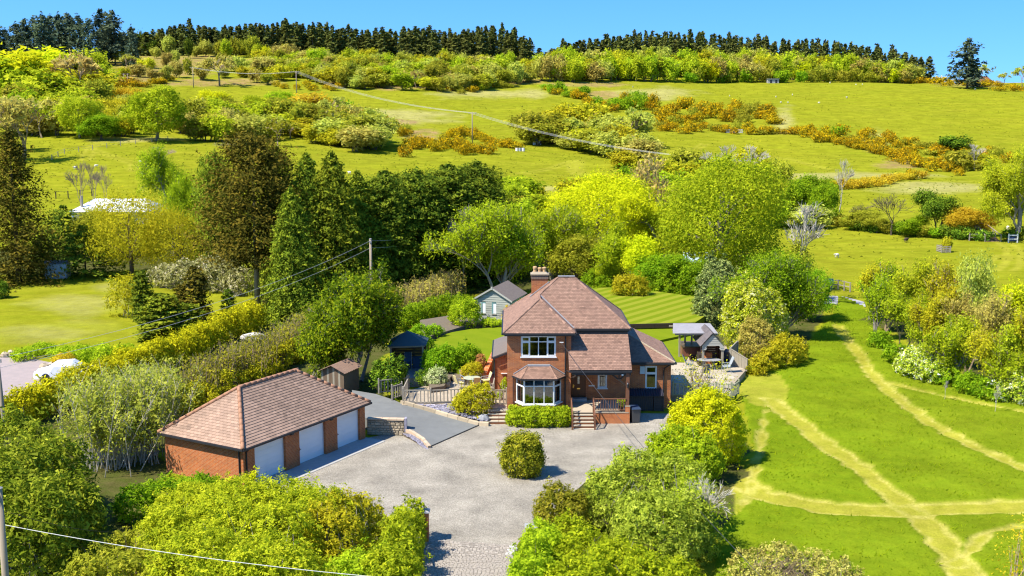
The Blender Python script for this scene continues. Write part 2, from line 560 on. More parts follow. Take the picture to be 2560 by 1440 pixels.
brk = np.zeros(GX.shape); pale = np.zeros(GX.shape)
wob = (vnoise(GX / 9, GY / 9, 5) - 0.5) * 0.9 + (vnoise(GX / 2.5, GY / 2.5, 6) - 0.5) * 0.5
for (cu, cv, ru, rv) in BRACKEN:
    q = np.hypot((pu - cu) / ru, (pv - cv) / rv)
    brk = np.maximum(brk, np.clip((1.05 - q + wob * 0.8) / 0.35, 0, 1) * (GY > 200) * (GY < 640))
for (cu, cv, ru, rv) in PALE:
    q = np.hypot((pu - cu) / ru, (pv - cv) / rv)
    pale = np.maximum(pale, np.clip((1.05 - q + wob * 0.7) / 0.6, 0, 1) * (GY > 150) * (GY < 640))
for (cu, cv, ru, rv) in ((200, 775, 140, 40), (90, 830, 110, 25), (270, 720, 60, 14)):
    q = np.hypot((pu - cu) / ru, (pv - cv) / rv)
    pale = np.maximum(pale, .55 * np.clip((1.05 - q + wob * 1.2) / .8, 0, 1) * (GY > 60) * (GY < 150))
wood = np.clip((pv < 150) * 1.0, 0, 1) * (GY > 560)
# soil and litter under shrubberies and woods
SOIL = [P2((0, 1010), (640, 800), (860, 760), (1000, 800), (960, 960), (930, 1000), (400, 1130), (390, 1220), (620, 1230), (960, 1290), (1050, 1340), (1040, 1600), (-300, 1600), (-300, 1060)),
        P2((1640, 1090), (1480, 1190), (1340, 1310), (1265, 1500), (1740, 1500), (1760, 1380), (1830, 1250), (1870, 1130), (1800, 1040)),
        P2((120, 690), (640, 660), (680, 790), (1160, 700), (1260, 650), (1260, 615), (900, 625), (300, 640), (0, 640), (-200, 690)),
        P2((1180, 735), (1500, 712), (1740, 745), (1760, 830), (1880, 900), (2010, 880), (2060, 790), (2080, 700), (1900, 640), (1200, 640)),
        P2((2150, 800), (2560, 990), (2700, 1040), (2700, 760), (2330, 720))]
soil = np.zeros(GX.shape)
nn = (GY > 30) & (GY < 240)
wn2 = (vnoise(GX[nn] / 2.2, GY[nn] / 2.2, 9) - 0.5)
for pl in SOIL:
    soil[nn] = np.maximum(soil[nn], inpoly(GX[nn] + wn2 * 2.0, GY[nn] + wn2 * 2.5, pl) * 1.0)
MEADOW = P2((1840, 930), (1990, 890), (2080, 790), (2100, 740), (2150, 760), (2260, 900), (2560, 1020), (3400, 1100), (3400, 1700), (1760, 1700), (1800, 1300), (1890, 1150))
mead = np.zeros(GX.shape)
mead[near] = inpoly(GX[near], GY[near], MEADOW)
rel = 0.05 * vnoise(GX * 2.1, GY * 2.1, 11) + 0.07 * vnoise(GX / 1.4, GY / 1.4, 12) + 0.05
GZ = GZ + mead * (1 - mown) * rel - (GY < 130) * 0.02
nr, nc = GX.shape
idx = np.arange(nr * nc).reshape(nr, nc)
F = np.stack([idx[:-1, :-1], idx[:-1, 1:], idx[1:, 1:], idx[1:, :-1]], -1).reshape(-1, 4)
gme = mesh_from('ground', np.stack([GX, GY, GZ], -1).reshape(-1, 3), F, None, True)
ca = gme.attributes.new('zone', 'FLOAT_COLOR', 'POINT')
ca.data.foreach_set('color', np.stack([mown, brk, pale, soil], -1).reshape(-1).astype(np.float32))
cd_ = gme.attributes.new('swath', 'FLOAT', 'POINT')
cd_.data.foreach_set('value', np.minimum(mdist, 9).reshape(-1).astype(np.float32))
cb_ = gme.attributes.new('meadow', 'FLOAT', 'POINT')
cb_.data.foreach_set('value', mead.reshape(-1).astype(np.float32))

def groundmat():
    m, nt, out = _new('pasture')
    geo = nd(nt, 'ShaderNodeNewGeometry')
    pos = geo.outputs['Position']
    z = nd(nt, 'ShaderNodeAttribute', attribute_name='zone')
    md = nd(nt, 'ShaderNodeAttribute', attribute_name='meadow')
    sep = nd(nt, 'ShaderNodeSeparateColor', {0: z.outputs['Color']})
    n1 = nd(nt, 'ShaderNodeTexNoise', {'Vector': pos, 'Scale': 0.045, 'Detail': 6.0, 'Roughness': 0.6}).outputs['Fac']
    n2 = nd(nt, 'ShaderNodeTexNoise', {'Vector': pos, 'Scale': 1.1, 'Detail': 6.0, 'Roughness': 0.7}).outputs['Fac']
    st = nd(nt, 'ShaderNodeMapping', {'Vector': pos, 'Scale': (0.05, 0.5, 0.3), 'Rotation': (0, 0, 0.25)})
    n3 = nd(nt, 'ShaderNodeTexNoise', {'Vector': st.outputs[0], 'Scale': 1.0, 'Detail': 5.0, 'Roughness': 0.65}).outputs['Fac']
    f1 = maths(nt, 'MULTIPLY_ADD', n1, 2.6, -0.8, clamp=True)
    f2 = maths(nt, 'MULTIPLY_ADD', n2, 2.4, -0.7, clamp=True)
    f3 = maths(nt, 'MULTIPLY_ADD', n3, 2.8, -0.9, clamp=True)
    past = mixc(nt, f1, (0.215, 0.222, 0.009), (0.168, 0.192, 0.008))
    past = mixc(nt, maths(nt, 'MULTIPLY', f3, 0.6), past, (0.280, 0.250, 0.022))
    past = mixc(nt, maths(nt, 'MULTIPLY', f2, 0.45), past, (0.120, 0.148, 0.009))
    mea = mixc(nt, f2, (0.100, 0.166, 0.005), (0.150, 0.202, 0.007))
    mea = mixc(nt, maths(nt, 'MULTIPLY', f1, 0.5), mea, (0.168, 0.185, 0.011))
    col = mixc(nt, md.outputs['Fac'], past, mea)
    sw_a = nd(nt, 'ShaderNodeAttribute', attribute_name='swath')
    swf = maths(nt, 'MULTIPLY_ADD', sw_a.outputs['Fac'], -3.4, 1.0, clamp=True)
    swf = maths(nt, 'MULTIPLY', maths(nt, 'MULTIPLY_ADD', swf, 0.85, 0.15), maths(nt, 'MULTIPLY_ADD', n2, 3.0, -0.75, clamp=True), clamp=True)
    mo = mixc(nt, swf, (0.285, 0.265, 0.026), (0.43, 0.37, 0.095))
    mstr = maths(nt, 'MULTIPLY', sep.outputs[0], maths(nt, 'MULTIPLY_ADD', f2, 0.35, 0.65), clamp=True)
    col = mixc(nt, mstr, col, mo)
    pl = mixc(nt, f2, (0.270, 0.250, 0.060), (0.340, 0.300, 0.130))
    col = mixc(nt, maths(nt, 'MULTIPLY', sep.outputs[2], 0.75), col, pl)
    bk = mixc(nt, f2, (0.300, 0.195, 0.100), (0.230, 0.140, 0.060))
    bn = nd(nt, 'ShaderNodeTexNoise', {'Vector': pos, 'Scale': 0.35, 'Detail': 7.0, 'Roughness': 0.75}).outputs['Fac']
    bf = maths(nt, 'MULTIPLY', sep.outputs[1], maths(nt, 'MULTIPLY_ADD', bn, 3.2, -1.0, clamp=True), clamp=True)
    col = mixc(nt, bf, col, bk)
    so = mixc(nt, f2, (0.050, 0.070, 0.010), (0.095, 0.080, 0.030))
    col = mixc(nt, z.outputs['Alpha'], col, so)
    n4 = nd(nt, 'ShaderNodeTexNoise', {'Vector': pos, 'Scale': 9.0, 'Detail': 4.0, 'Roughness': 0.7}).outputs['Fac']
    n5 = nd(nt, 'ShaderNodeTexNoise', {'Vector': pos, 'Scale': 0.22, 'Detail': 8.0, 'Roughness': 0.78}).outputs['Fac']
    v = maths(nt, 'MULTIPLY', maths(nt, 'MULTIPLY_ADD', n4, 0.7, 0.66), maths(nt, 'MULTIPLY_ADD', n5, 1.5, 0.25))
    col = nd(nt, 'ShaderNodeHueSaturation', {'Color': col, 'Value': v}).outputs[0]
    b = nd(nt, 'ShaderNodeBsdfDiffuse', {'Color': col})
    hsum = maths(nt, 'ADD', n4, maths(nt, 'MULTIPLY', n2, 1.5))
    bp = nd(nt, 'ShaderNodeBump', {'Strength': 0.5, 'Distance': 0.12, 'Height': hsum})
    nt.links.new(bp.outputs[0], b.inputs['Normal'])
    nt.links.new(b.outputs[0], out.inputs[0])
    return m
ground = link('ground', gme, groundmat())
tag(ground, kind='structure')

# ---- gravel forecourt
def gravelmat():
    m, nt, out = _new('gravel')
    tc = nd(nt, 'ShaderNodeNewGeometry').outputs['Position']
    vo = nd(nt, 'ShaderNodeTexVoronoi', {'Vector': tc, 'Scale': 38.0})
    n1 = nd(nt, 'ShaderNodeTexNoise', {'Vector': tc, 'Scale': 0.5, 'Detail': 6.0, 'Roughness': 0.6}).outputs['Fac']
    n2 = nd(nt, 'ShaderNodeTexNoise', {'Vector': tc, 'Scale': 14.0, 'Detail': 3.0, 'Roughness': 0.8}).outputs['Fac']
    sv = nd(nt, 'ShaderNodeSeparateColor', {0: vo.outputs['Color']}).outputs[0]
    col = ramp(nt, sv, [(0.0, (0.165, 0.143, 0.108)), (0.45, (0.28, 0.247, 0.195)), (0.8, (0.355, 0.318, 0.258)), (1.0, (0.45, 0.41, 0.345))])
    f = maths(nt, 'MULTIPLY_ADD', n1, 1.4, 0.34)
    f = maths(nt, 'MULTIPLY', f, maths(nt, 'MULTIPLY_ADD', n2, 0.9, 0.55))
    col = nd(nt, 'ShaderNodeHueSaturation', {'Color': col, 'Value': f}).outputs[0]
    b = nd(nt, 'ShaderNodeBsdfPrincipled', {'Base Color': col, 'Roughness': 0.9, 'Specular IOR Level': 0.15})
    bp = nd(nt, 'ShaderNodeBump', {'Strength': 0.9, 'Distance': 0.03, 'Height': maths(nt, 'ADD', vo.outputs['Distance'], n2)})
    nt.links.new(bp.outputs[0], b.inputs['Normal'])
    nt.links.new(b.outputs[0], out.inputs[0])
    return m
GRAVEL = P2((1064, 1352), (1050, 1330), (960, 1288), (800, 1240), (600, 1222), (590, 1200), (905, 1098), (1000, 1078), (1073, 1118), (1196, 1063), (1275, 1040), (1430, 1030), (1700, 1035), (1690, 1060), (1600, 1150), (1470, 1200), (1380, 1280), (1305, 1345), (1290, 1368), (1180, 1358))
gv = MB(); n = len(GRAVEL)
gv.add([(x, y, 0.012) for x, y in GRAVEL], [tuple(range(n))])
tag(gv.build('gravel_drive', gravelmat(), world=True), kind='structure')

# ---- cobbled entrance: setts laid in rows
M_SETT = solid('sett_stone', (0.36, 0.31, 0.25), (0.25, 0.22, 0.19), 0.8, 6, 0.4, 30, obrand=0.45)
M_SETTW = solid('sett_stone_pale', (0.50, 0.48, 0.44), (0.40, 0.38, 0.35), 0.8, 6, 0.4, 30, obrand=0.3)
COB = P2((1062, 1350), (1180, 1356), (1292, 1366), (1270, 1440), (1240, 1560), (1040, 1560), (1050, 1440))
cb = MB(); n = len(COB)
cb.add([(x, y, 0.008) for x, y in COB], [tuple(range(n))])
cobble = cb.build('cobbled_entrance', solid('sett_joint', (0.17, 0.15, 0.12), (0.11, 0.10, 0.08), 0.95, 5, 0.3), world=True)
tag(cobble, kind='structure')
sm = MB()
V = [(-.5, -.5, 0), (.5, -.5, 0), (.5, .5, 0), (-.5, .5, 0), (-.42, -.4, 1), (.42, -.4, 1), (.42, .4, 1), (-.42, .4, 1)]
sm.add(V, [(4, 5, 6, 7), (0, 1, 5, 4), (1, 2, 6, 5), (2, 3, 7, 6), (3, 0, 4, 7)])
sett_me = sm.mesh('sett'); sett_me.materials.append(M_SETT)
rg = random.Random(4)
spots, rest = [], []
y = min(p[1] for p in COB); r_ = 0
while y < max(p[1] for p in COB):
    x = -5.2 + (r_ % 2) * 0.1
    while x < 1.0:
        w_ = rg.uniform(0.14, 0.21)
        if inpoly(np.array([x + w_ / 2]), np.array([y + .07]), COB)[0]:
            edge = x > -0.55 + (y - 46) * 0.12
            spots.append((x + w_ / 2, y + 0.075, w_ - 0.018, 0.115, rg.uniform(0.015, 0.04), edge))
        x += w_
    y += 0.132; r_ += 1
vis = sorted(spots, key=lambda s: -s[1])
vis = [s for s in vis if s[1] > 45.0]
rest = [s for s in spots if s not in vis[:290]]
for s in vis[:290]:
    o = link('sett', sett_me, M_SETTW if s[5] else M_SETT, cobble, (s[0] - cobble.location.x, s[1] - cobble.location.y, 0.008 - cobble.location.z), rg.uniform(-.06, .06), (s[2], s[3], s[4]))
rb = MB()
for s in rest:
    rb.add([(s[0] + a * s[2], s[1] + b * s[3], 0.008 + c * s[4]) for a, b, c in V], [(4, 5, 6, 7), (0, 1, 5, 4), (1, 2, 6, 5), (2, 3, 7, 6), (3, 0, 4, 7)], rg.random())
tag(rb.build('further_setts', M_SETT, cobble, world=True), kind='stuff')

# ---- asphalt ramp
M_ASPH = solid('asphalt', (0.175, 0.178, 0.170), (0.130, 0.132, 0.126), 0.9, 1.2, 0.5, 60)
UPE = [(1198, 1063, .02), (1120, 1041, .22), (1060, 1023, .42), (1010, 1011, .58), (985, 1000, .66), (940, 985, .7), (880, 975, .72)]
LOE = [(1073, 1118, .02), (1050, 1093, .22), (1012, 1068, .5), (975, 1058, .68), (940, 1050, .72), (915, 1045, .74), (880, 1030, .74)]
V, F = [], []
for (a, b) in zip(UPE, LOE):
    pa, pb = atz(*a), atz(*b)
    for k in range(5):
        q = pa.lerp(pb, k / 4); V.append(tuple(q))
for i in range(len(UPE) - 1):
    for k in range(4):
        F.append((i * 5 + k, i * 5 + k + 1, (i + 1) * 5 + k + 1, (i + 1) * 5 + k))
for line in (0, 4):
    base = len(V)
    for i in range(len(UPE)): V.append((V[i * 5 + line][0], V[i * 5 + line][1], -0.1))
    for i in range(len(UPE) - 1): F.append((i * 5 + line, (i + 1) * 5 + line, base + i + 1, base + i))
ab = MB(); ab.add(V, F)
tag(ab.build('asphalt_ramp', M_ASPH, world=True), kind='structure')
ed = MB()
pa, pb = atz(1073, 1118, .02), atz(1198, 1063, .02)
ed.beam(pa + Vector((0, 0, .02)), pb + Vector((0, 0, .02)), .06, .05)
tag(ed.build('asphalt_edging_strip', solid('edge_strip', (0.05, .05, .05), rough=.8), world=True), kind='structure')

# ================================================================== materials of buildings
M_BRICK = brickmat('house_brick', (0.43, 0.125, 0.033), (0.27, 0.068, 0.024), (0.38, 0.24, 0.14))
M_BRICKG = brickmat('garage_brick', (0.43, 0.120, 0.030), (0.31, 0.080, 0.025), (0.42, 0.27, 0.15))
M_BRICKO = brickmat('porch_brick', (0.50, 0.155, 0.045), (0.42, 0.12, 0.04), (0.46, 0.25, 0.13))
M_TILE = solid('clay_tile', (0.262, 0.155, 0.108), (0.200, 0.115, 0.082), 0.8, 1.5, 0.3, 40, tint=True)
M_TILEG = solid('garage_tile', (0.30, 0.195, 0.135), (0.23, 0.15, 0.106), 0.8, 1.0, 0.3, 40, tint=True)
M_TILEGO = solid('garage_tile_single', (0.335, 0.218, 0.152), (0.26, 0.168, 0.12), 0.8, 2.0, 0.3, 40, obrand=0.32)
M_RIDGE = solid('ridge_tile', (0.36, 0.185, 0.105), (0.27, 0.135, 0.08), 0.8, 3, 0.3, 30)
M_UNDER = solid('roof_underlay', (0.05, 0.035, 0.03), rough=0.95)
M_WHITE = solid('white_upvc', (0.70, 0.70, 0.69), (0.64, 0.64, 0.63), 0.35, 2)
M_BLACK = solid('black_plastic', (0.02, 0.02, 0.024), (0.03, 0.03, 0.034), 0.45, 3)
M_LEAD = solid('lead_sheet', (0.22, 0.22, 0.23), (0.30, 0.30, 0.31), 0.6, 6)
M_MORTAR = solid('pale_mortar', (0.33, 0.27, 0.19), (0.26, 0.21, 0.15), 0.9, 6, 0.3)
M_CHBAND = brickmat('chimney_band_brick', (0.11, 0.06, 0.045), (0.06, 0.04, 0.035), (0.30, 0.24, 0.18))
M_POT = solid('terracotta_buff', (0.50, 0.32, 0.16), (0.40, 0.24, 0.12), 0.85, 8)
M_GLASS = glassmat('window_glass')
M_CURT = solid('curtain', (0.42, 0.47, 0.42), (0.55, 0.58, 0.52), 0.9, 3, stretch=(9, 9, .3))
M_FLOORI = solid('indoor_floor', (0.10, 0.07, 0.045), rough=0.6)
M_WALLI = solid('indoor_wall', (0.30, 0.27, 0.22), rough=0.9)
M_DOORB = solid('brown_door', (0.17, 0.065, 0.025), (0.11, 0.04, 0.018), 0.45, 3, stretch=(6, 6, .5))
M_BROWNW = solid('brown_stained_wood', (0.19, 0.085, 0.045), (0.13, 0.055, 0.03), 0.6, 4, stretch=(5, 5, .6))
M_DARKW = solid('dark_timber', (0.045, 0.03, 0.022), (0.025, 0.018, 0.014), 0.7, 4, stretch=(5, 5, .6))
M_BRASS = solid('brass', (0.75, 0.50, 0.12), (0.65, 0.42, 0.1), 0.3, metal=0.9)
M_SLAB = solid('paving_slab', (0.38, 0.315, 0.23), (0.31, 0.255, 0.19), 0.85, 3, 0.25, 40, obrand=0.25)
M_SLABR = solid('paving_slab_pale', (0.40, 0.345, 0.26), (0.33, 0.285, 0.215), 0.85, 3, 0.25, 40, obrand=0.2)
M_CONC = solid('concrete', (0.36, 0.35, 0.33), (0.28, 0.275, 0.26), 0.9, 3, 0.3, 40)

def tilefield(mb, pts, gauge, width, th, seed=0, lap=0.04, single=None):
    """rows of tiles over a planar polygon; pts[0]->pts[1] is the eave, everything else lies up-slope.
    single: list that takes the whole tiles as (centre, ex, es, n) instead of adding them to mb"""
    rg = random.Random(seed)
    P = [Vector(p) for p in pts]
    ex = (P[1] - P[0]).normalized()
    cen = sum(P, Vector()) / len(P)
    up = cen - P[0]; es = (up - ex * up.dot(ex)).normalized()
    n = ex.cross(es).normalized()
    if n.z < 0: n = -n
    q = [((p - P[0]).dot(ex), (p - P[0]).dot(es)) for p in P]
    smax = max(a[1] for a in q)
    def interval(s):
        xs = []
        for i in range(len(q)):
            (x0, s0), (x1, s1) = q[i], q[(i + 1) % len(q)]
            if (s0 - s) * (s1 - s) < 0:
                xs.append(x0 + (x1 - x0) * (s - s0) / (s1 - s0))
        return (min(xs), max(xs)) if len(xs) >= 2 else None
    s, row = 0.0, 0
    while s < smax - 0.02:
        iv = interval(min(s + gauge * 0.5, smax - 1e-3))
        if iv:
            x0, x1 = iv
            k = math.floor(x0 / width) - 1
            off = (row % 2) * 0.5 * width
            while True:
                a = k * width + off; b = a + width
                k += 1
                if a >= x1: break
                if b <= x0: continue
                whole = a >= x0 and b <= x1
                a2, b2 = max(a, x0) + 0.004, min(b, x1) - 0.004
                if b2 - a2 < 0.01: continue
                t1 = min(gauge + lap, smax - s)
                if single is not None and whole:
                    single.append((P[0] + ex * ((a2 + b2) / 2) + es * (s), ex, es, n, row, (a + b) / 2))
                    continue
                d = rg.uniform(-.004, .004)
                pt = lambda x, ss, h: P[0] + ex * x + es * ss + n * h
                V = [pt(a2, s - .01, th + d * .6), pt(b2, s - .01, th + d * .2), pt(b2, s + t1, .004), pt(a2, s + t1, .004), pt(a2, s - .01, 0.0), pt(b2, s - .01, 0.0)]
                mb.add(V, [(0, 1, 2, 3), (4, 5, 1, 0)], min(1, max(0, rg.gauss(0.5, 0.15))))
        s += gauge; row += 1

def hipline(mb, p, q, r, seg=0.32, n=7):
    p, q = Vector(p), Vector(q)
    L = (q - p).length; k = max(1, int(L / seg)); d = (q - p) / k
    for i in range(k):
        a = p + d * i; b = p + d * (i + 1.02)
        mb.tube([a, b], [r, r * 0.86], n, True, random.random())

def window(root, name, x, y, z0, w, h, cols=1, transom=None, rz=0.0, openers=(), curtains=(), sill=0.06, fr=0.07, world=True, split=None):
    """white framed window: frame mesh (part) with panes, curtains and sill (sub-parts); x,y is the bottom-left outer corner on the wall face"""
    fw = MB(); D0, D1 = 0.03, 0.10
    fw.box(0, fr, D0, D1, 0, h); fw.box(w - fr, w, D0, D1, 0, h)
    fw.box(fr, w - fr, D0, D1, 0, fr); fw.box(fr, w - fr, D0, D1, h - fr, h)
    cw = split or [w * i / cols for i in range(cols + 1)]
    for c in cw[1:-1]: fw.box(c - .03, c + .03, D0 + .003, D1 - .003, fr, h - fr)
    if transom:
        for i in range(cols):
            a = cw[i] + (fr if i == 0 else .03); b = cw[i + 1] - (fr if i == cols - 1 else .03)
            fw.box(a, b, D0 + .006, D1 - .006, transom - .03, transom + .03)
    for (i, lo) in openers:   # an opening sash has a second, prouder frame
        a = cw[i] + (fr if i == 0 else .03); b = cw[i + 1] - (fr if i == cols - 1 else .03)
        c, d = (transom + .03, h - fr) if not lo else (fr, (transom - .03) if transom else h - fr)
        e = .045
        fw.box(a, a + e, D0 - .015, D1 - .02, c, d); fw.box(b - e, b, D0 - .015, D1 - .02, c, d)
        fw.box(a + e, b - e, D0 - .015, D1 - .02, c, c + e); fw.box(a + e, b - e, D0 - .015, D1 - .02, d - e, d)
    base = Vector((0, 0, 0))
    loc = Vector((x, y, z0)) - (Vector(root.location) if world else Vector((0, 0, 0)))
    part = fw.build(name, M_WHITE, root, loc=loc, rotz=rz)
    for i in range(cols):
        rows = [(fr, transom - .03), (transom + .03, h - fr)] if transom else [(fr, h - fr)]
        for (c, d) in rows:
            a = cw[i] + (fr if i == 0 else .03); b = cw[i + 1] - (fr if i == cols - 1 else .03)
            MB().box(a + .002, b - .002, .062, .068, c + .002, d - .002).build('pane', M_GLASS, part)
    for (a, b) in curtains:
        cm = MB(); k = 14; V, F = [], []
        for j in range(k + 1):
            xx = a + (b - a) * j / k; yy = .16 + .025 * math.sin(j * 2.2)
            V += [(xx, yy, fr), (xx, yy, h - fr)]
        for j in range(k): F.append((2 * j, 2 * j + 2, 2 * j + 3, 2 * j + 1))
        cm.add(V, F); cm.build('curtain', M_CURT, part)
    if sill:
        MB().box(-.05, w + .05, -.07, .02, -sill, 0).build('sill', M_WHITE, part)
    return part

# ================================================================== the house
HE = 5.76
house = thing('brick_house', 'two-storey red brick house with hipped clay tile roof and bay window', 'house', (3.7, 72.56, 0))
W = dict(world=True)
wl = MB()
wl.wallY(-.32, 3.9, -.1, HE, 71.0, [(.59, 2.9, 4.12, 5.51), (.5, 3.06, 1.1, 2.82)])
wl.add([(-.32, 71, -.1), (-.32, 79.05, -.1), (-.32, 79.05, HE), (-.32, 71, HE)], [(0, 3, 2, 1)])
wl.add([(3.9, 71, -.1), (3.9, 72.56, -.1), (3.9, 72.56, HE), (3.9, 71, HE)], [(0, 1, 2, 3)])
wl.wallY(3.9, 7.67, -.1, HE, 72.56, [(5.8, 6.44, 1.6, 2.66), (4.02, 5.0, .8, 2.78)])
wl.add([(7.67, 72.56, -.1), (7.67, 79.05, -.1), (7.67, 79.05, HE), (7.67, 72.56, HE)], [(0, 1, 2, 3)])
wl.add([(-.32, 79.05, -.1), (7.67, 79.05, -.1), (7.67, 79.05, HE), (-.32, 79.05, HE)], [(0, 3, 2, 1)])
wl.build('wall', M_BRICK, house, **W)
it = MB()
it.box(-.3, 3.88, 71.1, 79, .70, .8); it.box(3.9, 7.6, 72.7, 79, .70, .795); it.box(-.3, 7.6, 72.7, 79, 3.2, 3.4); it.box(-.3, 3.88, 71.1, 72.69, 3.2, 3.395)
it.build('indoor_floor', M_FLOORI, house, **W)
it = MB(); it.box(-.3, 7.6, 75.3, 75.4, .81, 5.6); it.box(3.7, 3.8, 72.7, 75.28, .81, 5.6)
it.build('indoor_partition', M_WALLI, house, **W)
# roof shell
E0, E1, E2 = (-.58, 70.7, HE), (4.14, 70.7, HE), (4.14, 72.3, HE)
E3, E4, E5 = (7.93, 72.3, HE), (7.93, 79.3, HE), (-.58, 79.3, HE)
RA, RB = (3.23, 75.8, 8.7), (4.35, 75.8, 8.7)
WA, WB = (1.88, 72.96, 7.66), (1.88, 74.56, 7.66)
FACES = {'front': [E2, E3, RB, RA, WB], 'right': [E3, E4, RB], 'left': [E5, E0, WA, WB, RA], 'wingf': [E0, E1, WA], 'wingr': [E1, E2, WB, WA], 'rear': [E4, E5, RA, RB]}
rf = MB()
for k, f in FACES.items():
    rf.add([(p[0], p[1], p[2] - .02) for p in f], [tuple(range(len(f)))])
roof = rf.build('roof', M_UNDER, house, **W)
tl = MB()
for i, k in enumerate(('front', 'right', 'left', 'wingf', 'wingr')):
    tilefield(tl, FACES[k], 0.125, 0.17, 0.026, i)
tag(tl.build('roof_tiles', M_TILE, roof, world=True, tint=True), kind='stuff')
hp = MB()
for a, b, r in ((E0, WA, .075), (E1, WA, .085), (E3, RB, .085), (E4, RB, .085), (E5, RA, .075), (WA, WB, .085), (WB, RA, .07), (RA, RB, .11)):
    hipline(hp, a, b, r)
tag(hp.build('hip_tiles', M_TILE, roof, world=True, tint=True), kind='stuff')
vl = MB(); vl.beam(Vector(E2) + Vector((0, 0, .05)), Vector(WB) + Vector((0, 0, .05)), .16, .02)
vl.build('valley_lead', M_LEAD, roof, **W)
MB().box(3.2, 4.38, 75.72, 75.88, 8.76, 8.83).build('ridge_lead', M_LEAD, roof, **W)
# gutters and fascia
gt = MB()
for a, b in (((-.62, 70.64), (4.2, 70.64)), ((4.2, 72.24), (7.99, 72.24)), ((-.64, 70.64), (-.64, 79.3)), ((7.99, 72.24), (7.99, 79.3)), ((4.2, 70.64), (4.2, 72.2))):
    gt.beam((a[0], a[1], HE - .06), (b[0], b[1], HE - .06), .11, .10)
gt.build('gutter', M_BLACK, house, **W)
fs = MB()
fs.box(-.5, 4.06, 70.72, 70.98, HE - .2, HE - .12); fs.box(4.1, 7.85, 72.3, 72.54, HE - .2, HE - .12); fs.box(7.69, 7.88, 72.56, 79.2, HE - .2, HE - .12); fs.box(-.54, -.34, 71, 79.2, HE - .2, HE - .12)
fs.build('soffit', M_BLACK, house, **W)
dp = MB()
dp.tube([(3.5, 70.62, HE - .1), (3.52, 70.9, HE - .35), (3.52, 70.93, 4), (3.52, 70.93, .2)], .045, 8)
dp.build('downpipe', M_BLACK, house, **W)
dp = MB(); dp.tube([(.08, 70.93, 2.75), (.08, 70.93, .2)], .035, 8); dp.build('downpipe', M_BLACK, house, **W)
dp = MB(); dp.tube([(3.75, 69.55, 3.42), (3.62, 70.5, 3.3), (3.52, 70.9, 3.1)], .035, 8); dp.build('downpipe', M_BLACK, house, **W)
bkt = MB(); bkt.beam((3.25, 71.0, 5.05), (3.25, 70.72, 5.15), .04, .04); bkt.beam((3.12, 70.72, 5.15), (3.38, 70.72, 5.15), .04, .05)
bkt.build('wire_bracket', M_WHITE, house, **W)
# chimney
ch = MB(); ch.box(1.38, 2.52, 76.35, 77.1, 6.0, 8.5); chim = ch.build('chimney', M_BRICK, house, **W)
cb2 = MB(); cb2.box(1.34, 2.56, 76.31, 77.14, 8.5, 8.66); cb2.box(1.36, 2.54, 76.33, 77.12, 8.66, 8.78); cb2.build('chimney_band', M_CHBAND, chim, **W)
cb2 = MB(); cb2.box(1.30, 2.60, 76.27, 77.18, 8.78, 8.86)
cb2.add([(1.36, 76.33, 8.86), (2.54, 76.33, 8.86), (2.54, 77.12, 8.86), (1.36, 77.12, 8.86), (1.5, 76.5, 8.98), (2.4, 76.5, 8.98), (2.4, 76.95, 8.98), (1.5, 76.95, 8.98)], [(4, 5, 6, 7), (0, 1, 5, 4), (1, 2, 6, 5), (2, 3, 7, 6), (3, 0, 4, 7)])
cb2.build('chimney_cap', M_MORTAR, chim, **W)
for i, px in enumerate((1.62, 1.95, 2.28)):
    pm = MB(); h = (.38, .30, .33)[i]
    pm.lathe([(.13, 0), (.12, h * .55), (.15, h * .6), (.15, h * .68), (.11, h * .72), (.11, h * .8), (.16, h * .84), (.13, h), (.02, h + .03)], (px, 76.72, 8.96), 12)
    pm.build('chimney_pot', M_POT, chim, world=True, smooth=False)
fl = MB(); fl.beam((1.25, 76.25, 7.28), (2.62, 76.25, 8.34), .10, .06); fl.build('flashing', M_LEAD, chim, **W)
# upper window
window(house, 'window', .59, 71.0, 4.12, 2.31, 1.39, 4, 1.0, openers=((0, 0), (3, 0), (0, 1), (3, 1)), curtains=((.1, .3), (1.95, 2.2)))
fv = MB(); fv.lathe([(.05, 0), (.08, .12), (.04, .2)], (.98, 71.35, 4.5), 10); fv.blob((.98, 71.35, 4.85), (.17, .12, .2), 3, .35); 
fv.build('vase_of_flowers', solid('dried_flowers', (.45, .2, .02), (.5, .35, .05), .8, 20), house, **W)
# bay window
bayz, bayh = 1.1, 1.72
bb = MB(); bb.prism([(.31, 70.995), (.80, 70.22), (2.74, 70.22), (3.25, 70.995)], -.1, bayz - .03); bb.build('bay_base', M_BRICK, house, **W)
window(house, 'bay_window', .78, 70.14, bayz, 1.98, bayh, 3, 1.22, curtains=(), sill=0.07)
ang = math.atan2(70.14 - 70.98, .78 - .27); L = math.hypot(.51, .84)
window(house, 'bay_window', .26, 70.97, bayz, L - .02, bayh, 1, 1.22, rz=ang, openers=((0, 1),), curtains=((.15, .72),), sill=0.07)
ang2 = math.atan2(70.98 - 70.14, 3.29 - 2.78)
window(house, 'bay_window', 2.785, 70.15, bayz, L - .02, bayh, 1, 1.22, rz=ang2, openers=((0, 1),), curtains=((.15, .72),), sill=0.07)
bzr = MB(); A, B, C, D = (.03, 70.97, 2.84), (.60, 69.98, 2.84), (2.94, 69.98, 2.84), (3.55, 70.97, 2.84)
T0, T1 = (1.08, 70.97, 3.52), (2.48, 70.97, 3.52)
bzr.add([A, B, C, D, T0, T1], [(1, 2, 5, 4), (0, 1, 4), (2, 3, 5), (0, 3, 2, 1)])
bayroof = bzr.build('bay_roof', M_UNDER, house, **W)
bt = MB()
up = lambda p: (p[0], p[1] - .01, p[2] + .02)
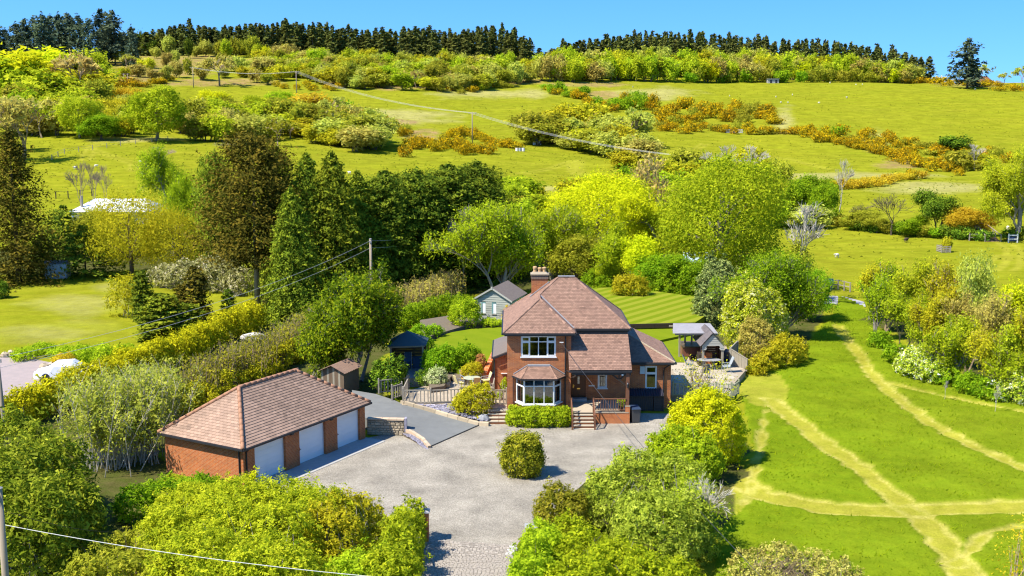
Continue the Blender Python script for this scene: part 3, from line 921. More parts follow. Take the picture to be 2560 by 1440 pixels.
tilefield(bt, [up(B), up(C), up(T1), up(T0)], .11, .17, .022, 11); tilefield(bt, [up(A), up(B), up(T0)], .11, .17, .022, 12); tilefield(bt, [up(C), up(D), up(T1)], .11, .17, .022, 13)
tag(bt.build('bay_roof_tiles', M_TILE, bayroof, world=True, tint=True), kind='stuff')
hb = MB(); hipline(hb, up(B), up(T0), .05, .2); hipline(hb, up(C), up(T1), .05, .2)
tag(hb.build('bay_hip_tiles', M_TILE, bayroof, world=True, tint=True), kind='stuff')
lf = MB(); lf.box(1.05, 2.5, 70.86, 71.0, 3.5, 3.62); lf.beam((.1, 70.93, 2.98), (1.06, 70.93, 3.6), .06, .05); lf.beam((2.5, 70.93, 3.6), (3.48, 70.93, 2.98), .06, .05); lf.build('bay_flashing', M_LEAD, bayroof, **W)
bg_ = MB()
for a, b in ((A, B), (B, C), (C, D)):
    bg_.beam((a[0], a[1] - .03, 2.8), (b[0], b[1] - .03, 2.8), .09, .08)
bg_.build('bay_gutter', M_BLACK, house, **W)

# ---- porch
pr = MB()
PZ0, PY0, PZ1 = 3.56, 69.5, 5.5
pr.add([(3.72, PY0, PZ0), (7.75, PY0, PZ0), (7.75, 72.56, PZ1), (3.9, 72.56, PZ1), (3.9, 71, 4.51), (3.72, 71, 4.51)], [(0, 1, 2, 3, 4, 5)])
pr.add([(3.72, PY0, PZ0 - .12), (7.75, PY0, PZ0 - .12), (7.75, 72.56, PZ1 - .12), (3.9, 72.56, PZ1 - .12), (3.9, 71, 4.39), (3.72, 71, 4.39)], [(5, 4, 3, 2, 1, 0)])
pr.add([(7.75, PY0, PZ0 - .12), (7.75, 72.56, PZ1 - .12), (7.75, 72.56, PZ1), (7.75, PY0, PZ0)], [(0, 1, 2, 3)])
porchroof = pr.build('porch_roof', M_UNDER, house, **W)
pt_ = MB()
tilefield(pt_, [(3.70, PY0, PZ0 + .02), (7.77, PY0, PZ0 + .02), (7.77, 72.55, PZ1 + .02), (3.91, 72.55, PZ1 + .02), (3.91, 70.99, 4.54), (3.70, 70.98, 4.53)], .14, .2, .028, 21)
tag(pt_.build('porch_roof_tiles', M_TILE, porchroof, world=True, tint=True), kind='stuff')
lf = MB(); lf.box(4.15, 7.7, 72.46, 72.56, 5.46, 5.62); lf.build('porch_flashing', M_BLACK, porchroof, **W)
pg = MB(); pg.beam((3.7, PY0 - .05, PZ0 - .08), (7.78, PY0 - .05, PZ0 - .08), .11, .11); pg.box(3.9, 7.7, PY0 + .02, PY0 + .08, PZ0 - .32, PZ0 - .13); pg.build('porch_gutter', M_BLACK, house, **W)
PF = 0.78
pb_ = MB(); pb_.wallY(5.28, 7.66, -.1, PF - .06, 69.46)
pb_.add([(7.66, 69.46, -.1), (7.66, 72.55, -.1), (7.66, 72.55, PF - .06), (7.66, 69.46, PF - .06)], [(0, 1, 2, 3)])
pb_.box(7.38, 7.665, 69.455, 69.74, -.1, 1.15)
pb_.build('porch_base', M_BRICKO, house, **W)
pfl = MB(); pfl.box(3.91, 7.6, 69.44, 72.55, PF - .06, PF); pfl.box(7.36, 7.68, 69.44, 69.76, 1.15, 1.2); pfl.build('porch_floor', M_SLAB, house, **W)
# steps
N = 5
for i in range(N):
    z = PF * (N - 1 - i) / N + PF / N - .155
    y1 = 69.44 - i * .28
    stp = MB(); stp.box(3.92, 5.24, y1 - .28, y1 - .02 if i else y1, -.05 if i == N - 1 else z - .16, z); s_ = stp.build('step', M_BRICKO, house, **W)
    trd = MB(); trd.box(3.90, 5.26, y1 - .32, y1 - .03, z + .001, z + .05); trd.build('tread', M_SLABR, s_, **W)
ypost = 69.44 - N * .28
for x in (3.86, 5.3):
    MB().box(x - .05, x + .05, ypost - .05, ypost + .05, -.05, 1.0).build('newel_post', M_BROWNW, house, **W)
    MB().box(x - .05, x + .05, 69.42, 69.52, -.05 if x < 4 else PF, 1.72).build('newel_post', M_BROWNW, house, **W)
    MB().beam((x, ypost, .95), (x, 69.47, 1.62), .07, .06).build('handrail', M_BROWNW, house, **W)
    MB().beam((x, ypost, .18), (x, 69.47, .88), .05, .05).build('lower_rail', M_BROWNW, house, **W)
    bm_ = MB(); bm_.box(-.02, .02, -.02, .02, 0, .72); bme = bm_.mesh('baluster'); bme.materials.append(M_BROWNW)
    for k in range(6):
        f = (k + .6) / 6.6
        link('baluster', bme, None, house, Vector((x, ypost + (69.47 - ypost) * f, .2 + .7 * f)) - house.location)
MB().box(7.40, 7.62, 69.50, 69.70, 1.2, PZ0 - .2).build('porch_post', M_BROWNW, house, **W)
MB().beam((5.32, 69.49, 1.66), (7.4, 69.49, 1.66), .08, .06).build('handrail', M_BROWNW, house, **W)
MB().beam((5.32, 69.49, .92), (7.4, 69.49, .92), .06, .05).build('lower_rail', M_BROWNW, house, **W)
bm_ = MB(); bm_.box(-.022, .022, -.022, .022, 0, .72); bme = bm_.mesh('baluster'); bme.materials.append(M_BROWNW)
for k in range(12):
    link('baluster', bme, None, house, Vector((5.45 + k * .163, 69.49, .93)) - house.location)
for p, q in (((7.42, 69.6, 2.5), (6.45, 69.6, 3.3)), ((7.0, 69.6, 2.9), (7.35, 69.6, 3.3)), ((6.95, 69.6, 2.95), (6.95, 69.6, 3.3)), ((3.95, 70.9, 2.7), (4.4, 69.7, 3.3)), ((3.95, 70.9, 3.0), (4.9, 70.9, 3.5))):
    MB().beam(p, q, .09, .10).build('porch_brace', M_DARKW, house, **W)
MB().beam((3.9, 69.62, 3.33), (7.65, 69.62, 3.33), .12, .12).build('porch_beam', M_DARKW, house, **W)
# door
dr = MB(); dr.box(4.02, 5.0, 72.62, 72.68, .8, 2.78); door = dr.build('door', M_DOORB, house, **W)
for k in range(9):
    if k in (4,): continue
    MB().box(4.12 + k * .087, 4.12 + k * .087 + .078, 72.605, 72.62, .9, 2.68).build('plank', M_DOORB, door, **W)
MB().box(4.03, 4.10, 72.59, 72.64, .8, 2.78).build('door_frame', M_DOORB, door, **W)
MB().box(4.93, 4.99, 72.59, 72.64, .8, 2.78).build('door_frame', M_DOORB, door, **W)
MB().box(4.44, 4.58, 72.59, 72.61, 1.9, 2.4).build('pane', M_GLASS, door, **W)
MB().box(4.40, 4.62, 72.585, 72.604, 1.52, 1.6).build('letterbox', M_BRASS, door, **W)
hd = MB(); hd.box(4.13, 4.17, 72.585, 72.604, 1.6, 1.85); hd.beam((4.15, 72.56, 1.76), (4.27, 72.56, 1.76), .02, .025); hd.build('handle', M_BRASS, door, **W)
MB().box(4.0, 5.05, 72.1, 72.5, PF, PF + .2).build('door_step', M_CONC, house, **W)
window(house, 'window', 5.8, 72.56, 1.6, .64, 1.06, 1, None, openers=((0, 1),), curtains=((.08, .24), (.42, .56)))
MB().box(5.2, 5.6, 72.53, 72.56, 1.73, 1.80).build('house_plaque', M_WHITE, house, **W)
# lantern on the porch post
ln = MB(); ln.box(7.47, 7.53, 69.44, 69.5, 2.42, 2.5); ln.lathe([(.03, 0), (.07, .05), (.09, .26), (.03, .34), (.015, .4)], (7.5, 69.38, 2.42), 8)
ln.build('wall_lantern', M_BLACK, house, **W)
MB().lathe([(.055, 0), (.075, .17)], (7.5, 69.38, 2.48), 8).build('lantern_glass', solid('lantern_glass', (.8, .82, .82), rough=.1), house, **W)
sb_ = MB(); sb_.box(7.1, 7.22, PY0 - .02, PY0 + .015, 3.2, 3.3); sb_.build('sensor_light', M_WHITE, house, **W)

# ---- right single-storey wing with lean-to roof
AE = 3.26
AX, AY, AR = 10.85, 73.25, 79.7
wl2 = MB()
wl2.wallY(7.68, AX, -.1, AE, AY, [(9.1, 9.9, 1.36, 2.98)])
wl2.add([(AX, AY, -.1), (AX, AR, -.1), (AX, AR, AE), (AX, AY, AE)], [(0, 1, 2, 3)])
wl2.add([(7.68, AR, -.1), (AX, AR, -.1), (AX, AR, AE), (7.68, AR, 4.75)], [(3, 2, 1, 0)])
wl2.build('side_wing_wall', M_BRICK, house, **W)
MB().box(7.7, AX - .05, 75.6, 75.7, .5, 3.2).build('side_wing_partition', M_WALLI, house, **W)
a0, a1, a2, a3, a4 = (7.68, 72.98, AE), (11.08, 72.98, AE), (11.08, 79.95, AE), (7.68, 79.95, 4.85), (7.68, 76.38, 4.85)
sr = MB(); sr.add([a0, a1, a4], [(0, 1, 2)]); sr.add([a1, a2, a3, a4], [(0, 1, 2, 3)]); sr.add([a2, (7.68, 79.95, AE), a3], [(0, 1, 2)])
sroof = sr.build('side_wing_roof', M_UNDER, house, **W)
st_ = MB(); lift = lambda p: (p[0], p[1], p[2] + .02)
tilefield(st_, [lift(a0), lift(a1), lift(a4)], .125, .2, .02, 31); tilefield(st_, [lift(a1), lift(a2), lift(a3), lift(a4)], .125, .2, .02, 32)
tag(st_.build('side_wing_tiles', M_TILE, sroof, world=True, tint=True), kind='stuff')
hm = MB(); hipline(hm, lift(a1), lift(a4), .07, .3); tag(hm.build('side_wing_hip', M_MORTAR, sroof, **W), kind='stuff')
gm = MB(); gm.beam((7.7, 72.92, AE - .06), (11.15, 72.92, AE - .06), .11, .1); gm.beam((11.14, 72.92, AE - .06), (11.14, 79.95, AE - .06), .11, .1); gm.box(7.7, 11.0, 73.0, 73.24, AE - .18, AE - .1); gm.build('side_wing_gutter', M_BLACK, house, **W)
gm = MB(); gm.tube([(10.75, 72.95, AE - .12), (10.4, 73.12, AE - .4), (10.35, 73.17, AE - .6), (10.35, 73.17, .1)], .045, 8); gm.build('downpipe', M_BLACK, house, **W)
window(house, 'window', 9.1, AY, 1.36, .8, 1.62, 1, 1.1, openers=((0, 0), (0, 1)), curtains=((.58, .72),))
MB().box(8.72, 9.06, 73.12, 73.24, 2.45, 2.98).build('alarm_box', solid('pale_blue_box', (.45, .55, .6), rough=.4), house, **W)
# ---- small left extension
e0, e1, e2, e3 = (-1.35, 75.3, 3.15), (-.33, 75.3, 3.55), (-.33, 81.2, 3.55), (-1.35, 81.2, 3.15)
lw_ = MB(); lw_.add([(-1.2, 75.5, -.1), (-.33, 75.5, -.1), (-.33, 75.5, 3.5), (-1.2, 75.5, 3.16)], [(0, 1, 2, 3)])
lw_.add([(-1.2, 75.5, -.1), (-1.2, 81, -.1), (-1.2, 81, 3.16), (-1.2, 75.5, 3.16)], [(0, 3, 2, 1)])
lw_.add([(-1.2, 81, -.1), (-.33, 81, -.1), (-.33, 81, 3.5), (-1.2, 81, 3.16)], [(3, 2, 1, 0)])
lw_.build('left_extension_wall', M_BRICK, house, **W)
lr = MB(); lr.add([e0, e1, e2, e3], [(0, 1, 2, 3)]); lr.add([(p[0], p[1], p[2] - .12) for p in (e0, e1, e2, e3)], [(3, 2, 1, 0)])
lr.add([e0, e1, (e1[0], e1[1], e1[2] - .12), (e0[0], e0[1], e0[2] - .12)], [(3, 2, 1, 0)]); lr.add([e0, e3, (e3[0], e3[1], e3[2] - .12), (e0[0], e0[1], e0[2] - .12)], [(0, 1, 2, 3)])
lr.build('left_extension_roof', solid('grey_felt', (.16, .135, .12), (.12, .10, .09), .9, 4, .3), house, **W)
lg = MB(); lg.beam((-1.4, 75.25, 3.08), (-1.4, 81.2, 3.08), .1, .1); lg.beam((-1.36, 75.24, 3.03), (-.33, 75.24, 3.43), .05, .12); lg.tube([(-1.3, 75.42, 3.05), (-1.22, 75.44, 2.8), (-1.22, 75.44, .6)], .04, 8); lg.build('gutter', M_BLACK, house, **W)
window(house, 'window', -.72, 75.48, 1.95, .42, .95, 1, None, sill=.05)

# ---- dark store under the side wing window
store = thing('lean_to_store', 'dark timber lean-to store with black corrugated roof below the side window', 'store', (9.1, 72.7, 0))
cr = MB(); V, F = [], []
k = 60
for j in range(k + 1):
    x = 7.74 + (10.28 - 7.74) * j / k; d = .025 * math.sin(j * math.pi / 2 * 1.0)
    V += [(x, 72.35, 1.12 + d), (x, 73.2, 1.42 + d)]
for j in range(k): F.append((2 * j, 2 * j + 2, 2 * j + 3, 2 * j + 1))
cr.add(V, F); cr.add([(a, b, c - .02) for a, b, c in V], [tuple(reversed(f)) for f in F])
cr.build('corrugated_roof', solid('black_bitumen_sheet', (.018, .018, .03), (.03, .03, .045), .55, 5), store, **W)
M_TAR = solid('tarred_board', (.035, .03, .028), (.06, .05, .045), .8, 6, stretch=(1, 1, 4))
for j in range(9):
    MB().box(9.62, 10.26, 72.5, 72.53, .02 + j * .118, .02 + j * .118 + .108).build('plank', M_TAR, store, **W)
for j in range(14):
    MB().box(7.78 + j * .13, 7.78 + j * .13 + .122, 72.56, 72.585, .02, 1.08).build('plank', M_TAR, store, **W)
MB().box(10.24, 10.3, 72.45, 73.2, 0, 1.2).build('side_panel', M_TAR, store, **W)
MB().beam((7.72, 72.42, 1.08), (10.28, 72.42, 1.08), .08, .1).build('front_beam', M_TAR, store, **W)

# ================================================================== the garage
GO, GTH = Vector((-14.34, 56.53, 0)), 1.0507
GL, GW, GE, GR = 11.19, 6.37, 2.30, 4.60
garage = thing('brick_garage', 'triple brick garage with hipped brown tile roof and white doors', 'garage', GO, GTH)
IN = .25
wg = MB()
DOORS = [(1.14, 3.62), (4.80, 7.12), (8.22, 10.42)]
wg.wallY(IN, GL - IN, -.1, GE, IN, [(a, b, -.1, 2.04) for a, b in DOORS], depth=.24)
wg.add([(IN, IN, -.1), (IN, GW - IN, -.1), (IN, GW - IN, GE), (IN, IN, GE)], [(0, 3, 2, 1)])
wg.add([(GL - IN, IN, -.1), (GL - IN, GW - IN, -.1), (GL - IN, GW - IN, GE), (GL - IN, IN, GE)], [(0, 1, 2, 3)])
wg.add([(IN, GW - IN, -.1), (GL - IN, GW - IN, -.1), (GL - IN, GW - IN, GE), (IN, GW - IN, GE)], [(3, 2, 1, 0)])
wg.build('wall', M_BRICKG, garage)
M_GDOOR = solid('white_garage_door', (0.78, 0.78, 0.77), (0.72, 0.73, 0.72), 0.65, 1.5, spec=.1)
for i, (a, b) in enumerate(DOORS):
    dm = MB(); dm.box(a + .03, b - .03, IN + .20, IN + .24, .02, 2.02)
    d_ = dm.build('garage_door', M_GDOOR, garage)
    nrow = 6
    for r in range(nrow):
        z0 = .03 + r * (1.98 / nrow)
        MB().box(a + .05, b - .05, IN + .19, IN + .20, z0 + .002, z0 + 1.98 / nrow - .004).build('panel', M_GDOOR, d_)
    fm = MB(); fm.box(a, a + .03, IN + .16, IN + .23, 0, 2.04); fm.box(b - .03, b, IN + .16, IN + .23, 0, 2.04); fm.build('door_frame', M_WHITE, d_)
    hm = MB(); xh = a + .16
    hm.box(xh - .03, xh + .03, IN + .14, IN + .175, .82, 1.0); hm.beam((xh, IN + .12, .9), (xh + .1, IN + .12, .9), .03, .03); hm.build('handle', M_BLACK, d_)
c0, c1, c2, c3 = (0, 0, GE), (GL, 0, GE), (GL, GW, GE), (0, GW, GE)
r0, r1 = (GW / 2, GW / 2, GR), (GL - GW / 2, GW / 2, GR)
rs = MB()
for f in ((c0, c1, r1, r0), (c1, c2, r1), (c2, c3, r0, r1), (c3, c0, r0)): rs.add([(p[0], p[1], p[2] - .015) for p in f], [tuple(range(len(f)))])
rs.add([(.0, .0, GE - .03), (GL, 0, GE - .03), (GL, GW, GE - .03), (0, GW, GE - .03)], [(3, 2, 1, 0)])
groof = rs.build('roof', M_UNDER, garage)
sing, gt_ = [], MB()
tilefield(gt_, [c0, c1, r1, r0], .187, .27, .034, 41, single=sing)
nfront = len(sing)
tilefield(gt_, [c3, c0, r0], .187, .27, .034, 42, single=sing)
tilefield(gt_, [c1, c2, r1], .187, .27, .034, 43)
tilefield(gt_, [c2, c3, r0, r1], .187, .27, .034, 44)
def gkey(s):
    wpt = Matrix.Rotation(GTH, 3, 'Z') @ s[0] + GO
    return (wpt - Vector((0, 0, 20))).length
sing.sort(key=gkey)
tm = MB(); tm.add([(-.131, -.01, .034), (.131, -.01, .034), (.131, .225, .004), (-.131, .225, .004), (-.131, -.01, 0), (.131, -.01, 0), (.131, .225, -.006), (-.131, .225, -.006)], [(0, 1, 2, 3), (4, 5, 1, 0), (1, 5, 6, 2), (0, 3, 7, 4)])
tile_me = tm.mesh('tile'); tile_me.materials.append(M_TILEGO)
rg = random.Random(8)
for i, s in enumerate(sing):
    if i < 295:
        o = link('tile', tile_me, None, groof, s[0])
        o.rotation_euler = Matrix((s[1], s[2], s[3])).transposed().to_euler()
    else:
        pt = lambda x, y, z: s[0] + s[1] * x + s[2] * y + s[3] * z
        gt_.add([pt(-.131, -.01, .034), pt(.131, -.01, .034), pt(.131, .225, .004), pt(-.131, .225, .004), pt(-.131, -.01, 0), pt(.131, -.01, 0)], [(0, 1, 2, 3), (4, 5, 1, 0)], min(1, max(0, rg.gauss(.5, .14))))
tag(gt_.build('further_tiles', M_TILEG, groof, tint=True), kind='stuff')
rid = MB(); rid.tube([(-.25, 0, 0), (.25, 0, 0)], [.12, .105], 8); rid_me = rid.mesh('ridge_tile', smooth=True); rid_me.materials.append(M_RIDGE)
for a, b in ((c0, r0), (c3, r0), (c1, r1), (c2, r1), (r0, r1)):
    a, b = Vector(a), Vector(b); L = (b - a).length; k = int(L / .46); dr_ = (b - a).normalized()
    for j in range(k + 1):
        o = link('ridge_tile', rid_me, None, groof, a + dr_ * (min(.25 + j * .46, L)) + Vector((0, 0, .02)))
        o.rotation_euler = dr_.to_track_quat('X', 'Z').to_euler()
gg = MB()
for a, b in (((-.05, -.05), (GL + .05, -.05)), ((-.05, -.05), (-.05, GW)), ((GL + .05, -.05), (GL + .05, GW))):
    gg.beam((a[0], a[1], GE - .05), (b[0], b[1], GE - .05), .11, .10)
gg.build('gutter', M_BLACK, garage)
gd = MB(); gd.tube([(.5, .0, GE - .1), (.46, .2, GE - .3), (.46, .2, 0)], .04, 8); gd.build('downpipe', M_BLACK, garage)
gd = MB(); gd.tube([(.2, .5, GE - .2), (.2, .5, 0)], .04, 8); gd.build('downpipe', M_BLACK, garage)
for a, b in ((4.0, 4.3), (7.5, 7.8)):
    gl = MB(); gl.box(a, a + .22, IN - .14, IN, GE - .28, GE - .12); gl.build('flood_light', M_BLACK, garage)
ap = MB(); ap.box(.2, GL - .1, -1.2, IN + .5, -.05, .035); apo = ap.build('garage_apron', M_CONC, None, loc=GO, rotz=GTH)
tag(apo, kind='structure')

# ================================================================== garden structures
M_OLDW = solid('weathered_wood', (0.33, 0.29, 0.22), (0.23, 0.20, 0.155), 0.85, 4, 0.3, 30, stretch=(6, 6, .8))
M_GREENW = solid('lichen_wood', (0.30, 0.31, 0.20), (0.22, 0.22, 0.15), 0.85, 4, 0.3, 30, stretch=(6, 6, .8))
M_PALEB = solid('pale_weatherboard', (0.42, 0.40, 0.35), (0.30, 0.29, 0.25), 0.85, 2, 0.3, 20, stretch=(.6, .6, 9), obrand=.15)
M_GREYB = solid('grey_weatherboard', (0.36, 0.37, 0.32), (0.24, 0.25, 0.22), 0.85, 2, 0.3, 20, stretch=(.6, .6, 9), obrand=.2)
M_TEAL = solid('teal_paint', (0.18, 0.33, 0.32), (0.14, 0.26, 0.26), 0.6, 3)
M_FELT = solid('brown_felt', (0.20, 0.16, 0.13), (0.13, 0.10, 0.085), 0.9, 5, 0.4, 60)
M_STONE = solid('buff_stone', (0.47, 0.38, 0.25), (0.33, 0.27, 0.19), 0.9, 3, 0.5, 14, obrand=0.45)
M_STONEC = solid('stone_coping', (0.50, 0.38, 0.26), (0.40, 0.30, 0.21), 0.9, 3, 0.4, 20, obrand=.2)
M_SLATE = solid('slate_chip', (0.20, 0.19, 0.23), (0.30, 0.28, 0.33), 0.7, 8, obrand=.5)
M_SOILB = solid('bed_soil', (0.10, 0.075, 0.05), (0.16, 0.13, 0.09), 0.95, 5, 0.5)
M_GREYC = solid('grey_paint_metal', (0.33, 0.36, 0.38), (0.28, 0.31, 0.33), 0.45, 4)
M_BLUEF = solid('blue_fabric', (0.035, 0.07, 0.12), (0.05, 0.09, 0.14), 0.8, 6)
M_TANF = solid('tan_fabric', (0.55, 0.36, 0.14), (0.48, 0.30, 0.11), 0.8, 6)
M_CREAMF = solid('cream_fabric', (0.60, 0.52, 0.26), (0.52, 0.44, 0.20), 0.8, 6)

def lawnmat(name, stripe_dir, period, strength, ca=(0.120, 0.170, 0.007), cb=(0.158, 0.196, 0.009)):
    m, nt, out = _new(name)
    pos = nd(nt, 'ShaderNodeNewGeometry').outputs['Position']
    s = nd(nt, 'ShaderNodeSeparateXYZ', {0: pos})
    d = maths(nt, 'ADD', maths(nt, 'MULTIPLY', s.outputs[0], stripe_dir[0]), maths(nt, 'MULTIPLY', s.outputs[1], stripe_dir[1]))
    n2 = nd(nt, 'ShaderNodeTexNoise', {'Vector': pos, 'Scale': 0.9, 'Detail': 6.0, 'Roughness': 0.7}).outputs['Fac']
    d = maths(nt, 'ADD', d, maths(nt, 'MULTIPLY', n2, 0.25))
    w_ = maths(nt, 'SINE', maths(nt, 'MULTIPLY', d, 2 * math.pi / period))
    f = maths(nt, 'MULTIPLY_ADD', w_, 1.2, 0.5, clamp=True)
    col = mixc(nt, maths(nt, 'MULTIPLY', f, strength), ca, cb)
    f2 = maths(nt, 'MULTIPLY_ADD', n2, 2.4, -0.7, clamp=True)
    col = mixc(nt, maths(nt, 'MULTIPLY', f2, 0.3), col, (0.215, 0.225, 0.02))
    n4 = nd(nt, 'ShaderNodeTexNoise', {'Vector': pos, 'Scale': 12.0, 'Detail': 4.0, 'Roughness': 0.7}).outputs['Fac']
    col = nd(nt, 'ShaderNodeHueSaturation', {'Color': col, 'Value': maths(nt, 'MULTIPLY_ADD', n4, 0.5, 0.75)}).outputs[0]
    b = nd(nt, 'ShaderNodeBsdfDiffuse', {'Color': col})
    bp = nd(nt, 'ShaderNodeBump', {'Strength': 0.4, 'Distance': 0.04, 'Height': n4})
    nt.links.new(bp.outputs[0], b.inputs['Normal'])
    nt.links.new(b.outputs[0], out.inputs[0])
    return m

def terrace(name, poly_px, z, mat, slope=None):
    pl = [tuple(atz(u, v, z)[:2]) for u, v in poly_px]
    b = MB().prism(pl, -.2, z)
    o = b.build(name, mat, world=True)
    return tag(o, kind='structure'), pl

M_LAWN = lawnmat('striped_lawn', (0.80, -0.60), 1.5, 1.0, (0.115, 0.165, 0.006), (0.195, 0.215, 0.020))
M_LAWN2 = lawnmat('plain_lawn', (0.8, 0.6), 2.4, 0.35)
# striped upper lawn behind the house, held by a sleeper wall
terrace('upper_lawn', [(1480, 812), (1738, 806), (1762, 790), (1740, 742), (1640, 728), (1560, 718), (1450, 720)], 1.25, M_LAWN)
rw = thing('sleeper_wall', 'long dark railway sleeper retaining wall below the striped lawn', 'retaining wall', atz(1640, 812, .8))
pa, pb = atz(1480, 812, 1.25), atz(1738, 806, 1.25)
n_ = 5
for i in range(n_):
    for r in range(2):
        a, b = pa.lerp(pb, (i + .004) / n_), pa.lerp(pb, (i + .996) / n_)
        a, b = Vector((a.x, a.y - .08, .95 + r * .2 + .0)), Vector((b.x, b.y - .08, .95 + r * .2))
        MB().beam(a, b, .14, .19).build('sleeper', M_DARKW, rw, world=True)
terrace('side_lawn', [(1560, 850), (1740, 812), (1740, 860), (1712, 905), (1670, 905), (1600, 940), (1500, 960)], 0.55, M_LAWN2)
terrace('back_lawn', [(1480, 815), (1745, 812), (1745, 830), (1560, 870), (1480, 860)], 0.75, M_LAWN2)
# left lawn above the patio
LLZ = 1.35
terrace('left_lawn', [(1072, 858), (1120, 832), (1180, 822), (1280, 815), (1300, 850), (1236, 872), (1224, 905), (1150, 925), (1090, 905)], LLZ, M_LAWN2)
terrace('planting_terrace', [(1060, 845), (1180, 809), (1280, 806), (1290, 790), (1180, 780), (1050, 800)], LLZ + .2, M_SOILB)
le = thing('lawn_edge_sleepers', 'pale timber edging along the back of the left lawn by the summerhouse', 'edging', atz(1220, 815, LLZ))
q = [atz(1178, 812, LLZ), atz(1222, 812, LLZ), atz(1268, 815, LLZ)]
for a, b in zip(q[:-1], q[1:]):
    MB().beam(a + Vector((0.02, 0, .12)), b + Vector((-.02, 0, .12)), .15, .3).build('sleeper', M_OLDW, le, world=True)

# ---- left patio with single slabs
LPZ = 0.62
LP_PX = [(1004, 1012), (1158, 1010), (1190, 1004), (1215, 1022), (1275, 1022), (1275, 960), (1240, 940), (1250, 900), (1232, 895), (1200, 945), (1130, 945), (1100, 955), (1060, 965), (1022, 975)]
LP = [tuple(atz(u, v, LPZ)[:2]) for u, v in LP_PX]
lpo = MB().prism(LP, -.1, LPZ - .02).build('left_patio', M_MORTAR, world=True); tag(lpo, kind='structure')
def pave(parent, poly, z, size, mat, seed, rot=0.0):
    rg = random.Random(seed)
    sm = MB(); sm.box(-.5, .5, -.5, .5, 0, 1); me = sm.mesh('paving_slab'); me.materials.append(mat)
    xs = [p[0] for p in poly]; ys_ = [p[1] for p in poly]
    y = min(ys_); c = 0
    while y < max(ys_):
        hgt = rg.choice(size); x = min(xs) - rg.random() * .3
        while x < max(xs):
            wd = rg.choice(size)
            cx, cy = x + wd / 2, y + hgt / 2
            ok = inpoly(np.array([cx - wd * .4, cx + wd * .4, cx - wd * .4, cx + wd * .4]), np.array([cy - hgt * .4, cy - hgt * .4, cy + hgt * .4, cy + hgt * .4]), poly)
            if ok.all():
                link('paving_slab', me, None, parent, Vector((cx, cy, z - .02)) - parent.location, 0, (wd - .015, hgt - .015, .02 + rg.uniform(0, .004))); c += 1
            x += wd
        y += hgt
    return c
pave(lpo, LP, LPZ, (.45, .6, .75), M_SLAB, 5)

# ---- right patio
RPZ = 0.5
RP_PX = [(1672, 985), (1828, 992), (1838, 955), (1864, 925), (1822, 885), (1815, 862), (1740, 868), (1700, 868), (1684, 880), (1660, 885)]
RP = [tuple(atz(u, v, RPZ)[:2]) for u, v in RP_PX]
RP = [(max(x, 10.9), y) for x, y in RP]
rpo = MB().prism(RP, -.1, RPZ - .02).build('right_patio', M_MORTAR, world=True); tag(rpo, kind='structure')
pave(rpo, RP, RPZ, (.6, .75, .9), M_SLABR, 6)

# ---- railings: posts, rails and pickets
def railing(name, label, pts, h=.95, post=.1, gap=.24, mat=M_OLDW, picket=.035, posts=None, group=None, flat=False):
    P = [Vector(p) for p in pts]
    root = thing(name, label, 'fence', P[0], group=group)
    pk = MB(); pk.box(-picket, picket, -picket * .6, picket * .6, 0, h - .16); pkm = pk.mesh('picket'); pkm.materials.append(mat)
    pm = MB(); pm.box(-post / 2, post / 2, -post / 2, post / 2, 0, h + .12)
    pm.add([(-post / 2, -post / 2, h + .12), (post / 2, -post / 2, h + .12), (post / 2, post / 2, h + .12), (-post / 2, post / 2, h + .12), (0, 0, h + .17)], [(0, 1, 4), (1, 2, 4), (2, 3, 4), (3, 0, 4)])
    pom = pm.mesh('post'); pom.materials.append(mat)
    for i, p in enumerate(P): link('post', pom, None, root, p - P[0])
    for a, b in zip(P[:-1], P[1:]):
        d = (b - a); L = d.length; d.normalize(); rz = math.atan2(d.y, d.x)
        for zz, hh in ((h - .03, .06), (.1, .06)):
            MB().beam(a + d * post / 2 + Vector((0, 0, zz)), b - d * post / 2 + Vector((0, 0, zz)), .07, hh).build('rail', mat, root, world=True)
        k = max(1, int((L - post) / gap))
        for j in range(k):
            f = post / 2 + (L - post) * (j + .5) / k
            link('picket', pkm, None, root, a - P[0] + d * f + Vector((0, 0, .13)), rz)
    return root
railing('patio_railing', 'weathered picket railing along the front edge of the left patio', [atz(1008, 1009, LPZ), atz(1077, 1009, LPZ), atz(1152, 1006, LPZ), atz(1200, 1004, LPZ)])
railing('garden_fence', 'picket fence at the far end of the asphalt ramp beside the dark shrubs', [atz(947, 984, .72), atz(1018, 976, .72)])
railing('garden_gate', 'weathered picket gate standing open at the top of the asphalt ramp', [atz(980, 1000, .68), atz(1005, 992, .68)], gap=.2)
railing('gate_side_fence', 'short picket fence running back beside the open garden gate', [atz(1008, 1005, .66), atz(1022, 975, .66)])
railing('step_gate', 'broad picket gate at the head of the left steps against the house', [atz(1233, 1012, LPZ), atz(1266, 1012, LPZ)], gap=.26, picket=.05, h=1.05)
railing('passage_fence', 'short fence by the planting bed beside the left house wall', [atz(1232, 1000, LPZ), atz(1240, 960, LPZ)], gap=.3, h=1.0)
railing('terrace_railing', 'weathered picket railing along the front of the right patio', [atz(1682, 990, RPZ), atz(1735, 990, RPZ), atz(1790, 992, RPZ), atz(1828, 993, RPZ)], mat=M_GREENW)
railing('terrace_corner_railing', 'picket railing turning the outer corner of the right patio', [atz(1832, 996, .2), atz(1846, 985, .2)], mat=M_GREENW)

